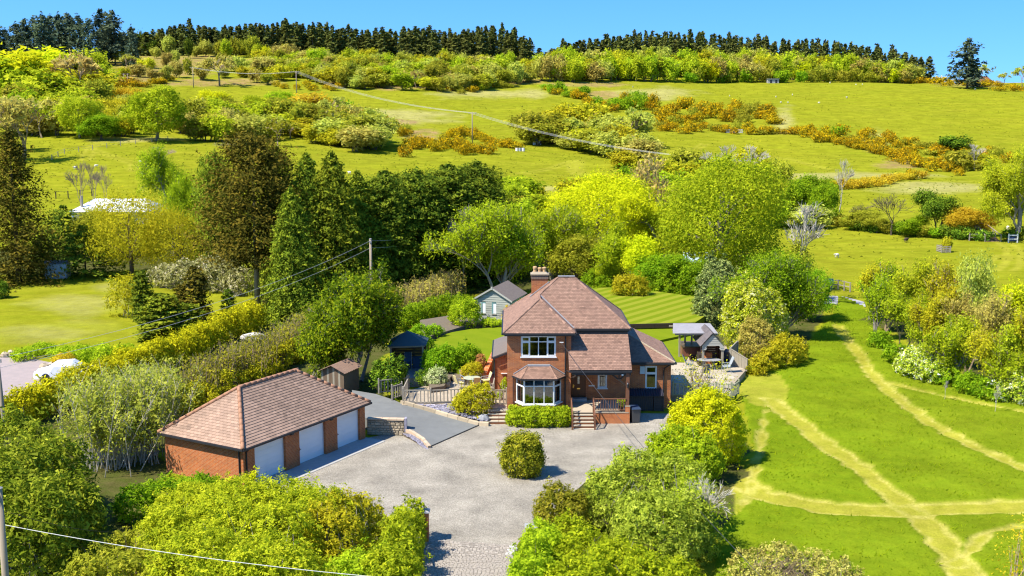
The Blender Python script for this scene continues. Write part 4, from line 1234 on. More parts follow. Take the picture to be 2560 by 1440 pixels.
# iron wheel ornament by the terrace
wh = thing('iron_wheel', 'dark spoked iron wheel leaning on the right patio railing', 'wheel', atz(1813, 1000, .25))
tw = MB(); V = [(.42 * math.cos(a * math.pi / 12), -.08, .45 + .42 * math.sin(a * math.pi / 12)) for a in range(25)]
tw.tube(V, .035, 6, False); tw.build('rim', M_BLACK, wh)
for k in range(5):
    a = k * math.pi / 5
    MB().beam((.4 * math.cos(a), -.08, .45 + .4 * math.sin(a)), (-.4 * math.cos(a), -.08, .45 - .4 * math.sin(a)), .03, .03).build('spoke', M_BLACK, wh)

# ---- steps to the left patio
gs = thing('garden_steps', 'brick steps with pale slab treads left of the house front', 'steps', (-.85, 70.2, 0))
for i in range(4):
    z = LPZ * (i + 1) / 4.4; y0 = 69.35 + i * .36
    r = MB(); r.box(-1.58, -.14 if i < 3 else -.30, y0, y0 + .5 + (3 - i) * .36, -.05 if i == 0 else z - .14, z); s_ = r.build('riser', M_BRICKO, gs, world=True)
    for k in range(2):
        xa = -1.6 + k * .74
        MB().box(xa, xa + .72, y0 - .04, y0 + .33, z + .001, z + .05).build('tread', M_SLABR, s_, world=True)
MB().box(-1.52, -.34, 70.85, 72.2, -.05, LPZ + .03).build('landing', M_SLAB, gs, world=True)

# ---- stone wall beside the garage
sw = thing('stone_wall', 'rough buff stone retaining wall beside the garage end', 'wall', (-7.9, 66.9, 0))
A, B = Vector((-9.1, 66.95, 0)), Vector((-6.75, 66.72, 0))
core = MB(); core.beam(A + Vector((0, .18, .5)), B + Vector((-.05, .18, .5)), .26, 1.0); core.build('wall_core', M_MORTAR, sw, world=True)
rg = random.Random(12); z = 0.02
while z < .95:
    hh = rg.uniform(.12, .19); x = 0.0; L = (B - A).length; d = (B - A).normalized()
    while x < L - .05:
        ww = min(rg.uniform(.16, .36), L - x)
        c = A + d * (x + ww / 2) + Vector((0, 0, z + hh / 2))
        s_ = MB(); e = .02
        s_.add([(-ww / 2 + .01, 0, -hh / 2 + .01), (ww / 2 - .01, 0, -hh / 2 + .01), (ww / 2 - .01, 0, hh / 2 - .01), (-ww / 2 + .01, 0, hh / 2 - .01),
                (-ww / 2 + .03, -.06 - rg.random() * .03, -hh / 2 + .03), (ww / 2 - .03, -.06 - rg.random() * .03, -hh / 2 + .03), (ww / 2 - .03, -.06 - rg.random() * .03, hh / 2 - .03), (-ww / 2 + .03, -.06 - rg.random() * .03, hh / 2 - .03)],
               [(4, 5, 6, 7), (0, 1, 5, 4), (1, 2, 6, 5), (2, 3, 7, 6), (3, 0, 4, 7)])
        s_.build('stone', M_STONE, sw, loc=c + Vector((0, .06, 0)) - sw.location, rotz=math.atan2(d.y, d.x))
        x += ww
    z += hh
for k in range(5):
    a, b = A.lerp(B, k / 5), A.lerp(B, (k + .97) / 5)
    MB().beam(a + Vector((0, .15, 1.03)), b + Vector((0, .15, 1.03)), .42, .09).build('coping_stone', M_STONEC, sw, world=True)
MB().box(-6.74, -6.6, 66.68, 67.1, 0, 1.12).build('end_slate', M_SLATE, sw, world=True)

# ---- kerbs of big stones and slate beds
def kerb(name, label, pts, seg, w_, h_, mat):
    root = thing(name, label, 'kerb', pts[0])
    P = [Vector(p) for p in pts]; rg = random.Random(len(pts))
    for a, b in zip(P[:-1], P[1:]):
        L = (b - a).length; k = max(1, round(L / seg))
        for j in range(k):
            p, q = a.lerp(b, j / k), a.lerp(b, (j + .97) / k)
            e = Vector((0, rg.uniform(-.02, .02), rg.uniform(-.02, .02)))
            MB().beam(p + e, q + e, w_, h_).build('kerb_stone', mat, root, world=True)
    return root
kerb('ramp_kerb', 'curving buff stone kerb along the upper side of the asphalt ramp', [atz(1222, 1061, .12), atz(1198, 1060, .1), atz(1120, 1039, .3), atz(1060, 1021, .5), atz(1012, 1008, .66), atz(1004, 1005, .68)], .8, .22, .26, M_STONE)
kerb('bed_kerb', 'low curved stone edging from the stone wall down to the gravel', [atz(1010, 1074, .35), atz(1030, 1081, .3), atz(1055, 1098, .15), atz(1074, 1119, .05)], .5, .2, .25, M_STONEC)
def chips(name, poly, z0, z1, n, size, mat, seed, label):
    """bed of loose slate pieces"""
    rg = np.random.RandomState(seed); mb = MB()
    base = MB(); base.add([(x, y, z0 if z0 == z1 else z) for (x, y, z) in poly], [tuple(range(len(poly)))])
    xs = [p[0] for p in poly]; ys_ = [p[1] for p in poly]
    A_ = np.array([[p[0], p[1], 1] for p in poly]); zz = np.array([p[2] for p in poly]); cf = np.linalg.lstsq(A_, zz, rcond=None)[0]
    c = 0
    while c < n:
        x, y = rg.uniform(min(xs), max(xs)), rg.uniform(min(ys_), max(ys_))
        if not inpoly(np.array([x]), np.array([y]), poly)[0]: continue
        s = size * rg.uniform(.5, 1.3); z = cf @ [x, y, 1]
        M = Matrix.Translation((x, y, z + s * .2)) @ Matrix.Rotation(rg.uniform(0, 6), 4, 'Z') @ Matrix.Rotation(rg.uniform(-.6, .6), 4, 'X')
        q = MB().box(-s, s, -s * .6, s * .6, -s * .15, s * .15); q.xf(M)
        mb.add(q.v, q.f, rg.rand()); c += 1
    o = mb.build(name, mat, world=True, tint=True); tag(o, label, 'slate bed', kind='stuff')
M_SLT = solid('slate_chips', (0.27, 0.25, 0.30), (0.20, 0.19, 0.23), 0.75, 9, tint=True)
bank = [atz(1010, 1004, .66), atz(1060, 1012, .6), atz(1150, 1010, .6), atz(1216, 1040, .45), atz(1222, 1058, .15), atz(1120, 1036, .3), atz(1060, 1019, .5)]
bk_ = MB(); bk_.add([tuple(p - Vector((0, 0, .02))) for p in bank], [tuple(range(len(bank)))]); tag(bk_.build('slate_bank', M_SOILB, world=True), kind='structure')
chips('slate_pieces', [tuple(p) for p in bank], 0, 1, 420, .12, M_SLT, 3, 'grey-violet slate pieces on the bank above the ramp kerb')
bed = [atz(1008, 1079, .3), atz(1030, 1086, .22), atz(1055, 1106, .08), atz(1070, 1122, .03), atz(1058, 1118, .03), atz(1030, 1100, .05), atz(1008, 1088, .1)]
bk_ = MB(); bk_.add([tuple(p - Vector((0, 0, .01))) for p in bed], [tuple(range(len(bed)))]); tag(bk_.build('slate_bed_base', M_SOILB, world=True), kind='structure')
chips('slate_gravel', [tuple(p) for p in bed], 0, 1, 500, .05, M_SLT, 4, 'mauve slate gravel in the curved bed by the stone wall')
bl = MB(); bl.blob((0, 0, .2), (.42, .3, .3), 5, .12); tag(bl.build('boulder', solid('grey_boulder', (.28, .28, .29), (.2, .2, .21), .8, 5, .3), loc=atz(1209, 1054, .1)), 'grey boulder beside the foot of the left steps', 'boulder')

# ---- brick retaining wall along the passage
bwl = thing('passage_wall', 'leaning brick retaining wall between left lawn and side passage', 'wall', atz(1225, 910, .6))
pa, pb = atz(1236, 868, 2.0), atz(1206, 935, 1.35)
wv = MB()
V = [(pa.x, pa.y, 0), (pb.x, pb.y, 0), (pb.x, pb.y, 1.3), (pa.x, pa.y, 1.95)]
off = Vector((.25, .05, 0))
V2 = [tuple(Vector(p) + off) for p in V]
wv.add(V + V2, [(0, 1, 2, 3), (7, 6, 5, 4), (3, 2, 6, 7), (1, 5, 6, 2), (0, 3, 7, 4)])
wv.build('wall_face', M_BRICKO, bwl, world=True)
MB().beam(pa + Vector((.12, 0, -.03)), Vector((pb.x + .12, pb.y, 1.33)), .34, .07).build('coping', M_BRICKO, bwl, world=True)
wb = MB(); wb.box(pa.x + .26, -1.25, pa.y + 0.2, pa.y + .45, 0, 1.95); wb.build('back_wall', M_BRICKO, bwl, world=True)
# rockery stones edging the patio beds
rk = thing('rockery_edging', 'low rough stone edging in front of the patio shrubs', 'edging', atz(1150, 950, LPZ))
rg = random.Random(21)
for (u, v) in [(1098, 962), (1108, 966), (1117, 968), (1088, 968), (1078, 972), (1120, 958), (1126, 950), (1136, 942), (1148, 944), (1158, 949), (1168, 953), (1178, 956), (1188, 957), (1198, 955), (1205, 950), (1143, 940), (1128, 944)]:
    p = atz(u, v, LPZ); s_ = MB(); s_.blob((0, 0, .15), (rg.uniform(.2, .3), .18, rg.uniform(.16, .26)), rg.randint(0, 999), .2, 7, 5)
    s_.build('stone', M_STONE, rk, loc=p - rk.location)
for nm, lab, px, z in (('shrub_bed', None, [(1066, 930), (1100, 905), (1150, 920), (1205, 925), (1206, 950), (1160, 950), (1128, 940), (1110, 965), (1075, 970)], 1.0),):
    pl = [tuple(atz(u, v, z)[:2]) for u, v in px]
    tag(MB().prism(pl, 0, z).build(nm, M_SOILB, world=True), kind='structure')

# ---- patio furniture
def chair(name, label, loc, rz, fab, frame, group=None, hb=.55, w_=.5, recl=.18):
    r = thing(name, label, 'chair', loc, rz, group)
    MB().box(-w_ / 2, w_ / 2, -.24, .26, .42, .46).build('seat', fab, r)
    b = MB(); b.beam((0, .26, .46), (0, .26 + recl, .46 + hb), w_ - .06, .03, (0, 1, 0)); b.build('backrest', fab, r)
    for sx in (-1, 1):
        x = sx * (w_ / 2 + .02)
        MB().tube([(x, -.26, 0), (x, -.22, .64)], .018, 6).build('leg', frame, r)
        MB().tube([(x, .34, 0), (x, .22, .45), (x, .27 + recl, .46 + hb)], .018, 6).build('leg', frame, r)
        MB().beam((x, -.25, .65), (x, .3, .67), .05, .03).build('armrest', frame, r)
    return r
def round_table(name, label, loc, rad, h, top, frame, oval=1.0):
    r = thing(name, label, 'table', loc)
    t = MB(); t.lathe([(rad - .02, -.02), (rad, -.01), (rad, .01), (rad - .02, .02)], (0, 0, h), 24); t.v = [(x * oval, y, z) for x, y, z in t.v]; t.build('tabletop', top, r)
    for k in range(4):
        a = k * math.pi / 2 + .6
        MB().tube([(.75 * rad * oval * math.cos(a), .75 * rad * math.sin(a), 0), (.45 * rad * oval * math.cos(a), .45 * rad * math.sin(a), h - .02)], .02, 6).build('leg', frame, r)
    return r
tp = atz(1180, 968, LPZ)
round_table('patio_table', 'round frosted glass table on the left patio', tp, .62, .7, solid('frosted_glass', (.42, .45, .36), (.36, .4, .33), .2), M_GREYC)
for (dx, dy, rz, fab, lab) in ((-.5, .85, .5, M_TANF, 'tan-backed patio chair behind the round glass table'), (.95, .35, -1.3, M_CREAMF, 'cream patio chair on the house side of the glass table'),
                               (-.85, -.45, 2.1, M_CREAMF, 'cream patio chair on the ramp side of the glass table'), (.35, -.85, 3.3, M_TANF, 'tan-backed patio chair half hidden by the yellow shrub')):
    chair('patio_chair', lab, tp + Vector((dx, dy, 0)), rz, fab, M_GREYC, 'chairs round the glass table')
# right patio set
tp = atz(1772, 922, RPZ)
round_table('garden_table', 'long oval grey table on the right patio', tp, .55, .72, solid('grey_table_top', (.22, .22, .23), (.3, .3, .31), .5), M_GREYC, 1.7)
for (u, v, rz, fab, lab) in ((1724, 925, 1.4, M_BLUEF, 'blue high-backed chair at the house end of the grey table'), (1763, 905, .05, M_GREYC, 'pale grey chair turned away behind the grey table'),
                             (1797, 908, -.3, M_BLUEF, 'blue chair behind the grey table by the timber shelter post'), (1815, 930, -1.5, M_GREYC, 'grey chair at the fence end of the grey table'), (1764, 945, 3.1, M_BLUEF, 'dark chair in front of the grey table')):
    chair('garden_chair', lab, atz(u, v, RPZ), rz, fab, M_GREYC, 'chairs round the grey table', hb=.72, w_=.52, recl=.28)

# ---- pergola with corrugated roof over the hot tub
pg = thing('pergola', 'timber pergola with white corrugated sheet roof over the hot tub', 'pergola', atz(1740, 885, RPZ))
pz = 2.75
corner = [onplane_y(1682, 832, 84.6), onplane_y(1782, 835, 84.6)]
x0, x1, y0, y1 = corner[0].x, corner[1].x + .4, 84.6, 88.2
pz = (corner[0].z + corner[1].z) / 2
V, F = [], []
k = 40
for j in range(k + 1):
    yy = y0 + (y1 - y0) * j / k; d = .06 * math.sin(j * math.pi / 2.5)
    V += [(x0 + .15 * (yy - y0), yy, pz + d + .10 * (yy - y0) / 3), (x1, yy, pz + d + .10 * (yy - y0) / 3)]
for j in range(k): F.append((2 * j, 2 * j + 1, 2 * j + 3, 2 * j + 2))
cr = MB(); cr.add(V, F); cr.build('roof_sheet', solid('white_corrugated', (.29, .28, .29), (.22, .21, .22), .4, 3), pg, world=True, smooth=True)
for (u, v) in ((1698, 893), (1709, 882), (1721, 876), (1750, 884)):
    p = atz(u, v, RPZ)
    p.x = min(max(p.x, x0 + .1), x1); p.y = min(max(p.y, y0 + .08), y1 - .08)
    MB().box(p.x - .07, p.x + .07, p.y - .07, p.y + .07, 0, pz - .06).build('post', M_OLDW, pg, world=True)
for yy in (y0 + .12, (y0 + y1) / 2, y1 - .12):
    MB().beam((x0 + .2, yy, pz - .1), (x1, yy, pz - .1), .09, .12).build('beam', M_OLDW, pg, world=True)
# hot tub
M_TUB = solid('red_brown_cabinet', (.22, .085, .06), (.17, .065, .045), .5, 3, stretch=(8, 8, .4))
tub = thing('hot_tub', 'square red-brown hot tub with padded cover under the pergola', 'hot tub', atz(1729, 897, RPZ))
a = atz(1707, 893, RPZ); b = atz(1758, 893, RPZ)
tw_ = b.x - a.x
MB().box(0, tw_, 0, 2.1, 0, .78).build('cabinet', M_TUB, tub, loc=a - tub.location)
for k in range(3):
    MB().box(.05 + k * tw_ / 3, (k + 1) * tw_ / 3 - .05, -.02, 0, .08, .72).build('panel', M_TUB, tub, loc=a - tub.location)
cv = MB(); cv.box(-.06, tw_ + .06, -.06, 1.03, .79, .9); cv.box(-.06, tw_ + .06, 1.05, 2.16, .79, .9); cv.build('cover', solid('brown_vinyl', (.085, .06, .035), (.12, .085, .05), .5, 4), tub, loc=a - tub.location)
hs = thing('hot_tub_steps', 'small dark brown two-tread step in front of the hot tub', 'steps', atz(1737, 900, RPZ))
for (z, d) in ((.2, .35), (.4, .05)):
    MB().box(-.45, .45, -.4 + (.35 - d), .2, z - .05, z).build('tread', M_DARKW, hs)
for x in (-.43, .38):
    MB().box(x, x + .05, -.35, .18, 0, .36).build('side', M_TUB, hs)

# ---- gabled timber shelter (outdoor kitchen)
sh = thing('timber_shelter', 'gabled timber garden shelter with pale boarded front and dark tiled roof', 'shelter', atz(1782, 905, RPZ))
sy = 82.9
L_, Rr = onplane_y(1755, 862, sy), onplane_y(1811, 866, sy)
ap_ = onplane_y(1782, 832, sy)
ez = (L_.z + Rr.z) / 2; lx, rx, axx, az = L_.x, Rr.x, ap_.x, ap_.z
dep = 3.6
for sx, ex_ in ((lx, -1), (rx, 1)):
    rp = MB()
    A_, B_, C_, D_ = (sx + ex_ * .12, sy - .12, ez - .06), (axx, sy - .12, az), (axx, sy + dep, az), (sx + ex_ * .12, sy + dep, ez - .06)
    V = [A_, B_, C_, D_] if ex_ > 0 else [B_, A_, D_, C_]
    rp.add(V, [(0, 3, 2, 1)]); rp.add([(x, y, z - .06) for x, y, z in V], [(0, 1, 2, 3)])
    ro = rp.build('roof_slope', M_DARKW, sh, world=True)
    tm2 = solid('dark_slab_tile', (.145, .12, .115), (.10, .085, .085), .75, 3, .2, obrand=.3)
    eave0, eave1 = Vector(A_), Vector(D_); rid0, rid1 = Vector(B_), Vector(C_)
    nn_ = ((rid0 - eave0).cross(eave1 - eave0)).normalized()
    if nn_.z < 0: nn_ = -nn_
    for i in range(4):
        for j in range(7):
            f0, f1 = i / 4, (i + .98) / 4; g0, g1 = (j + .01) / 7, (j + .98) / 7
            pt = lambda f, g, h: (eave0.lerp(rid0, f)).lerp(eave1.lerp(rid1, f), g) + nn_ * h
            q = MB(); q.add([pt(f0, g0, .035), pt(f0, g1, .035), pt(f1, g1, .012), pt(f1, g0, .012), pt(f0, g0, 0), pt(f0, g1, 0)], [(0, 1, 2, 3) if ex_ > 0 else (3, 2, 1, 0), (4, 5, 1, 0) if ex_ > 0 else (0, 1, 5, 4)])
            q.build('tile', tm2, ro, world=True)
nb = 8; zb = ez - .35
for k in range(nb):
    z0, z1 = zb + (az - zb) * k / nb, zb + (az - zb) * (k + .96) / nb
    def half(z): return (lx, rx) if z <= ez else (lx + (axx - lx) * (z - ez) / (az - ez), rx + (axx - rx) * (z - ez) / (az - ez))
    (l0, r0_), (l1, r1_) = half(z0), half(z1)
    hole = None
    oz = ez + .12
    if z1 < oz + .02:
        cut = .3 if z0 < ez - .1 else .62
        segs = [(l0, lx + cut, l1, lx + cut + .1), (rx - cut, r0_, rx - cut - .1, r1_)]
    else: segs = [(l0, r0_, l1, r1_)]
    for (p0, p1, p2, p3) in segs:
        q = MB(); y_ = sy - .02 - .004 * (k % 2)
        q.add([(p0, y_ - .012, z0), (p1, y_ - .012, z0), (p3, y_ + .005, z1), (p2, y_ + .005, z1), (p0, y_ + .03, z0), (p1, y_ + .03, z0), (p3, y_ + .03, z1), (p2, y_ + .03, z1)], [(0, 1, 2, 3), (7, 6, 5, 4), (0, 4, 5, 1), (2, 6, 7, 3), (1, 5, 6, 2), (3, 7, 4, 0)])
        q.build('weatherboard', M_PALEB, sh, world=True)
for x in (lx + .12, rx - .12):
    MB().box(x - .08, x + .08, sy + .02, sy + .18, RPZ, ez - .08).build('post', M_OLDW, sh, world=True)
for k in range(12):
    z0 = RPZ + k * .165
    MB().box(lx + .3, rx - .05, sy + 2.1, sy + 2.13, z0, z0 + .155).build('back_board', M_BROWNW, sh, world=True)
for k in range(16):
    y_ = sy + .25 + k * .19
    MB().box(rx - .06, rx - .03, y_, y_ + .18, RPZ, ez).build('side_board', M_BROWNW, sh, world=True)
MB().box(lx + .55, lx + 1.05, sy + 1.3, sy + 1.9, RPZ, RPZ + 1.0).build('brick_pier', M_BRICKO, sh, world=True)
MB().box(lx - .02, lx + .28, sy + 1.0, sy + 2.1, RPZ, RPZ + .9).build('cupboard', M_DARKW, sh, world=True)
cg = MB(); cg.lathe([(.25, 0), (.3, .3), (.27, .85), (.12, 1.05)], (0, 0, 0), 10)
tag(cg.build('covered_barbecue', solid('dark_cover', (.07, .07, .075), (.11, .11, .11), .7, 5), loc=atz(1816, 905, RPZ)), 'dark covered barbecue between the shelter post and the board fence', 'barbecue')
# ---- close-boarded fence panels
def board_fence(name, label, p, q, z0, h0, h1, mat):
    p, q = Vector(p), Vector(q)
    r = thing(name, label, 'fence', p)
    L = (q - p).length; k = int(L / .15); d = (q - p).normalized(); rz = math.atan2(d.y, d.x)
    for j in range(k):
        f = (j + .5) / k; c = p.lerp(q, f); hh = h0 + (h1 - h0) * f
        MB().box(-.07, .07, -.012 + .012 * (j % 2), .012 + .012 * (j % 2), 0, hh).build('board', mat, r, loc=c - p, rotz=rz)
    for e, hh in ((p, h0), (q, h1)):
        MB().box(-.06, .06, -.02, .1, 0, hh + .06).build('post', mat, r, loc=e - p, rotz=rz)
    MB().beam(p + Vector((0, 0, h0 + .03)), q + Vector((0, 0, h1 + .03)), .08, .05).build('capping', mat, r, world=True)
    return r
board_fence('board_fence', 'pale close-boarded fence panel at the outer side of the right patio', atz(1824, 914, RPZ), atz(1866, 928, RPZ - .2), RPZ, 1.35, .95, M_OLDW)
board_fence('shelter_fence', 'short boarded fence running back behind the patio fence panel', atz(1842, 895, RPZ), atz(1824, 914, RPZ), RPZ, 1.35, 1.35, M_OLDW)

# ---- summerhouse behind the left lawn
SZ = 1.5
sq = atz(1276, 807, SZ); SHR = -.30; sw_ = 3.35; sd = 4.4
sp = sq - Vector((math.cos(SHR), math.sin(SHR), 0)) * sw_
shd = thing('summerhouse', 'grey weatherboarded summerhouse with teal trim behind the left lawn', 'summerhouse', sp, SHR)
eh, rh_ = 2.05, 3.05; apx = sw_ * .5
nb = 15
for k in range(nb):
    z0, z1 = rh_ * k / nb, rh_ * (k + .97) / nb
    def lim(z): return (0, sw_) if z <= eh else (apx * (z - eh) / (rh_ - eh), sw_ - (sw_ - apx) * (z - eh) / (rh_ - eh))
    (a0, b0), (a1, b1) = lim(z0), lim(z1)
    cuts = [(a0, b0, a1, b1)]
    if z1 > .75 and z0 < 1.72:
        w1, w2 = (.62, 1.02), (1.62, 2.02)
        cuts = [(a0, w1[0], a1, w1[0]), (w1[1], w2[0], w1[1], w2[0]), (w2[1], b0, w2[1], b1)]
    for (p0, p1, p2, p3) in cuts:
        q = MB(); q.add([(p0, -.03, z0), (p1, -.03, z0), (p3, -.005, z1), (p2, -.005, z1), (p0, .03, z0), (p1, .03, z0)], [(0, 1, 2, 3), (0, 4, 5, 1)]); q.build('weatherboard', M_GREYB, shd)
    if z1 <= eh + .05:
        MB().box(sw_, sw_ + .03, .02, sd, z0, z1).build('side_board', M_TEAL, shd)
bx = MB(); bx.extr([(0.02, 0), (sw_ - .02, 0), (sw_ - .02, eh), (apx, rh_ - .02), (0.02, eh)], 'y', .05, sd); bx.build('frame_wall', M_DARKW, shd)
for w1 in (.62, 1.62):
    f = MB(); f.box(w1, w1 + .09, -.06, .04, .72, 1.76); f.box(w1 + .09, w1 + .4, -.05, .04, 1.7, 1.76); fo = f.build('window', M_TEAL, shd)
    MB().box(w1 + .09, w1 + .4, -.02, .0, .76, 1.70).build('blind', solid('white_blind', (.75, .8, .8), rough=.6), fo)
    MB().box(w1 - .03, w1 + .43, -.09, -.03, .68, .73).build('sill', M_PALEB, fo)
fd = MB()
for y_ in (1.6, 2.35, 3.1): fd.box(sw_ + .02, sw_ + .08, y_, y_ + .1, .2, 1.9)
fd.box(sw_ + .02, sw_ + .08, 1.7, 3.1, 1.8, 1.9); fd.box(sw_ + .02, sw_ + .08, .9, 1.0, .9, 1.6)
fd.build('french_doors', solid('pale_teal_frame', (.35, .55, .60), rough=.4), shd)
for y_ in (1.7, 2.45):
    MB().box(sw_ + .04, sw_ + .06, y_ + .02, y_ + .63, .25, 1.8).build('pane', M_GLASS, shd)
for sgn in (-1, 1):
    r_ = MB(); ex_ = -.22 if sgn < 0 else sw_ + .22
    ez_ = eh - .22 * (rh_ - eh) / apx
    V = [(ex_, -.2, ez_), (apx, -.2, rh_), (apx, sd + .2, rh_), (ex_, sd + .2, ez_)]
    V2 = [(x, y, z + .06) for x, y, z in V]
    r_.add(V + V2, [(0, 1, 2, 3), (7, 6, 5, 4), (0, 4, 5, 1), (2, 6, 7, 3), (0, 3, 7, 4)]); r_.build('roof_slope', M_FELT, shd)
    MB().beam((ex_, -.22, ez_ + .0), (apx, -.22, rh_ + .0), .03, .14, (0, 0, 1)).build('bargeboard', M_PALEB, shd)
MB().box(apx - .07, apx + .07, -.26, -.2, rh_ - .12, rh_ + .16).build('finial', M_PALEB, shd)
tr = MB()
for i in range(9):
    for sg in (-1, 1):
        xa = sw_ - .95 + i * .11
        tr.beam((xa, -.08, .1), (xa + sg * .45, -.08, 1.15), .02, .012) if sw_ - 1.0 <= xa + sg * .45 <= sw_ + .05 else None
tro = tr.build('trellis', M_OLDW, shd); tag(tro, kind='stuff')

# ---- dark open garden shelter
gz = thing('corner_gazebo', 'dark open-fronted corner gazebo in the shade left of the patio', 'gazebo', atz(1018, 932, .7))
g0, g1 = atz(976, 930, .7), atz(1058, 934, .7); gd_ = 2.6; gh = 1.95
wdt = g1.x - g0.x
M_GZ = solid('gazebo_wood', (.16, .11, .07), (.11, .075, .05), .85, 4, stretch=(6, 6, .6))
M_GZR = solid('blue_green_felt', (.045, .075, .08), (.06, .09, .095), .85, 4, .3)
for (x, y) in ((.05, .05), (wdt - .05, .05), (.05, gd_), (wdt - .05, gd_), (wdt * .62, gd_)):
    MB().box(x - .06, x + .06, y - .06, y + .06, 0, gh).build('post', M_OLDW if y < .1 else M_GZ, gz, loc=g0 - gz.location)
for k in range(8):
    MB().box(0, wdt, gd_ + .02, gd_ + .05, k * .24, k * .24 + .23).build('back_board', M_GZ, gz, loc=g0 - gz.location)
    MB().box(-.03, 0, .1, gd_, k * .24, k * .24 + .23).build('side_board', M_GZ, gz, loc=g0 - gz.location)
MB().beam((-.1, 0, gh - .02), (wdt + .1, 0, gh + .06), .1, .14).build('fascia', M_OLDW, gz, loc=g0 - gz.location)
rp = MB(); ax_ = wdt * .45
rp.add([(-.2, -.15, gh + .02), (wdt + .2, -.15, gh + .12), (wdt + .2, gd_ + .2, gh + .1), (-.2, gd_ + .2, gh + .05), (ax_, gd_ * .75, gh + .85)], [(0, 1, 4), (1, 2, 4), (2, 3, 4), (3, 0, 4), (3, 2, 1, 0)])
rp.build('roof', M_GZR, gz, loc=g0 - gz.location)
flr = MB(); flr.box(-.1, wdt + .6, -1.8, gd_, -.7, -.02); flr.build('floor', solid('grey_deck', (.2, .2, .21), (.16, .16, .17), .9, 3), gz, loc=g0 - gz.location)
chair('folding_chair', 'blue-grey high-backed folding chair inside the corner gazebo', g0 + Vector((wdt * .5, .9, 0)), .1, M_BLUEF, M_GREYC, hb=.8)
bx2 = MB(); bx2.box(-.4, .4, -.25, .25, 0, .75); bx2.box(-.42, .42, -.28, .25, .76, .82)
tag(bx2.build('storage_bench', M_BLUEF, loc=g0 + Vector((wdt * .78, 1.6, 0))), 'blue-grey storage box beside the chair in the corner gazebo', 'storage box')
tb = thing('side_table', 'small dark table at the shaded end of the corner gazebo', 'table', g0 + Vector((.5, .8, 0)))
MB().box(-.3, .3, -.25, .25, .5, .54).build('tabletop', M_GREYC, tb)
for x in (-.26, .26):
    for y in (-.2, .2): MB().box(x - .02, x + .02, y - .02, y + .02, 0, .5).build('leg', M_GREYC, tb)

# ---- small shed behind the garage
sdp = atz(805, 985, .3)
ss = thing('garden_shed', 'small grey plank shed with corrugated roof behind the garage', 'shed', sdp, -.35)
for k in range(12):
    MB().box(.0 + k * .15, .145 + k * .15, -.02, .0, 0, 1.75 + .35 * (1 - abs(k - 5.5) / 6)).build('plank', M_GZ if k % 3 else M_OLDW, ss)
bxx = MB(); bxx.extr([(0, 0), (1.8, 0), (1.8, 1.75), (.9, 2.12), (0, 1.75)], 'y', 0.02, 2.2); bxx.build('body', M_GZ, ss)
for sg in (0, 1):
    V, F = [], []; k = 44
    for j in range(k + 1):
        y_ = -.25 + 2.7 * j / k; d = .025 * math.sin(j * math.pi / 2)
        e_ = (-.2, 1.68) if sg == 0 else (2.0, 1.68)
        V += [(e_[0], y_, e_[1] + d), (.9, y_, 2.18 + d)]
    for j in range(k): F.append((2 * j, 2 * j + 1, 2 * j + 3, 2 * j + 2) if sg == 0 else (2 * j + 2, 2 * j + 3, 2 * j + 1, 2 * j))
    q = MB(); q.add(V, F); q.build('roof_sheet', solid('rust_brown_sheet', (.24, .15, .10), (.16, .10, .075), .85, 3), ss)

# ---- wheelie bin, pot
bn = thing('wheelie_bin', 'dark grey wheelie bin with blue-black lid at the porch corner', 'bin', atz(1587, 1055), .15)
b_ = MB(); b_.add([(-.24, -.28, .05), (.24, -.28, .05), (.24, .28, .05), (-.24, .28, .05), (-.29, -.36, .95), (.29, -.36, .95), (.29, .36, .95), (-.29, .36, .95)], [(3, 2, 1, 0), (4, 5, 6, 7), (0, 1, 5, 4), (1, 2, 6, 5), (2, 3, 7, 6), (3, 0, 4, 7)])
b_.build('body', solid('bin_grey', (.06, .06, .062), (.08, .08, .08), .5, 6), bn)
l_ = MB(); l_.add([(-.32, -.4, .95), (.32, -.4, .95), (.32, .4, .97), (-.32, .4, .97), (-.26, -.3, 1.04), (.26, -.3, 1.04), (.26, .36, 1.08), (-.26, .36, 1.08)], [(3, 2, 1, 0), (4, 5, 6, 7), (0, 1, 5, 4), (1, 2, 6, 5), (2, 3, 7, 6), (3, 0, 4, 7)])
l_.build('lid', solid('bin_lid', (.02, .035, .07), (.03, .045, .08), .4, 6), bn)
for x in (-.25, .25): MB().tube([(x - .03, .3, .1), (x + .03, .3, .1)], .1, 12).build('wheel', M_BLACK, bn)
MB().tube([(-.2, .42, .95), (.2, .42, .95)], .02, 8).build('handle', M_BLACK, bn)
fp = thing('plant_pot', 'black flower pot with a small leafy plant on the porch', 'plant pot', (7.15, 69.75, PF))
MB().lathe([(.12, 0), (.17, .3), (.19, .32), (.19, .36)], (0, 0, 0), 12).build('pot', M_BLACK, fp)

# ---- gate pillars
def pillar(u, v, h, lab, px):
    p = atz(u, v); r = thing('gate_pillar', lab, 'pillar', p)
    MB().box(-.25, .25, -.25, .25, 0, h).build('shaft', M_BRICKO, r)
    c = MB(); c.box(-.31, .31, -.31, .31, h, h + .06); c.add([(-.31, -.31, h + .06), (.31, -.31, h + .06), (.31, .31, h + .06), (-.31, .31, h + .06), (0, 0, h + .16)], [(0, 1, 4), (1, 2, 4), (2, 3, 4), (3, 0, 4)]); c.build('cap', M_LEAD, r)
pillar(1059, 1352, 1.45, 'square brick gate pillar half wrapped in ivy beside the cobbles', 0)
pillar(1328, 1352, .7, 'brick gate pillar mostly hidden by the trimmed hedge', 0)
gp = thing('gate_post', 'weathered timber gate post against the ivy by the cobbles', 'post', atz(1046, 1410))
MB().box(-.08, .08, -.08, .08, 0, 1.3).build('post', M_OLDW, gp)
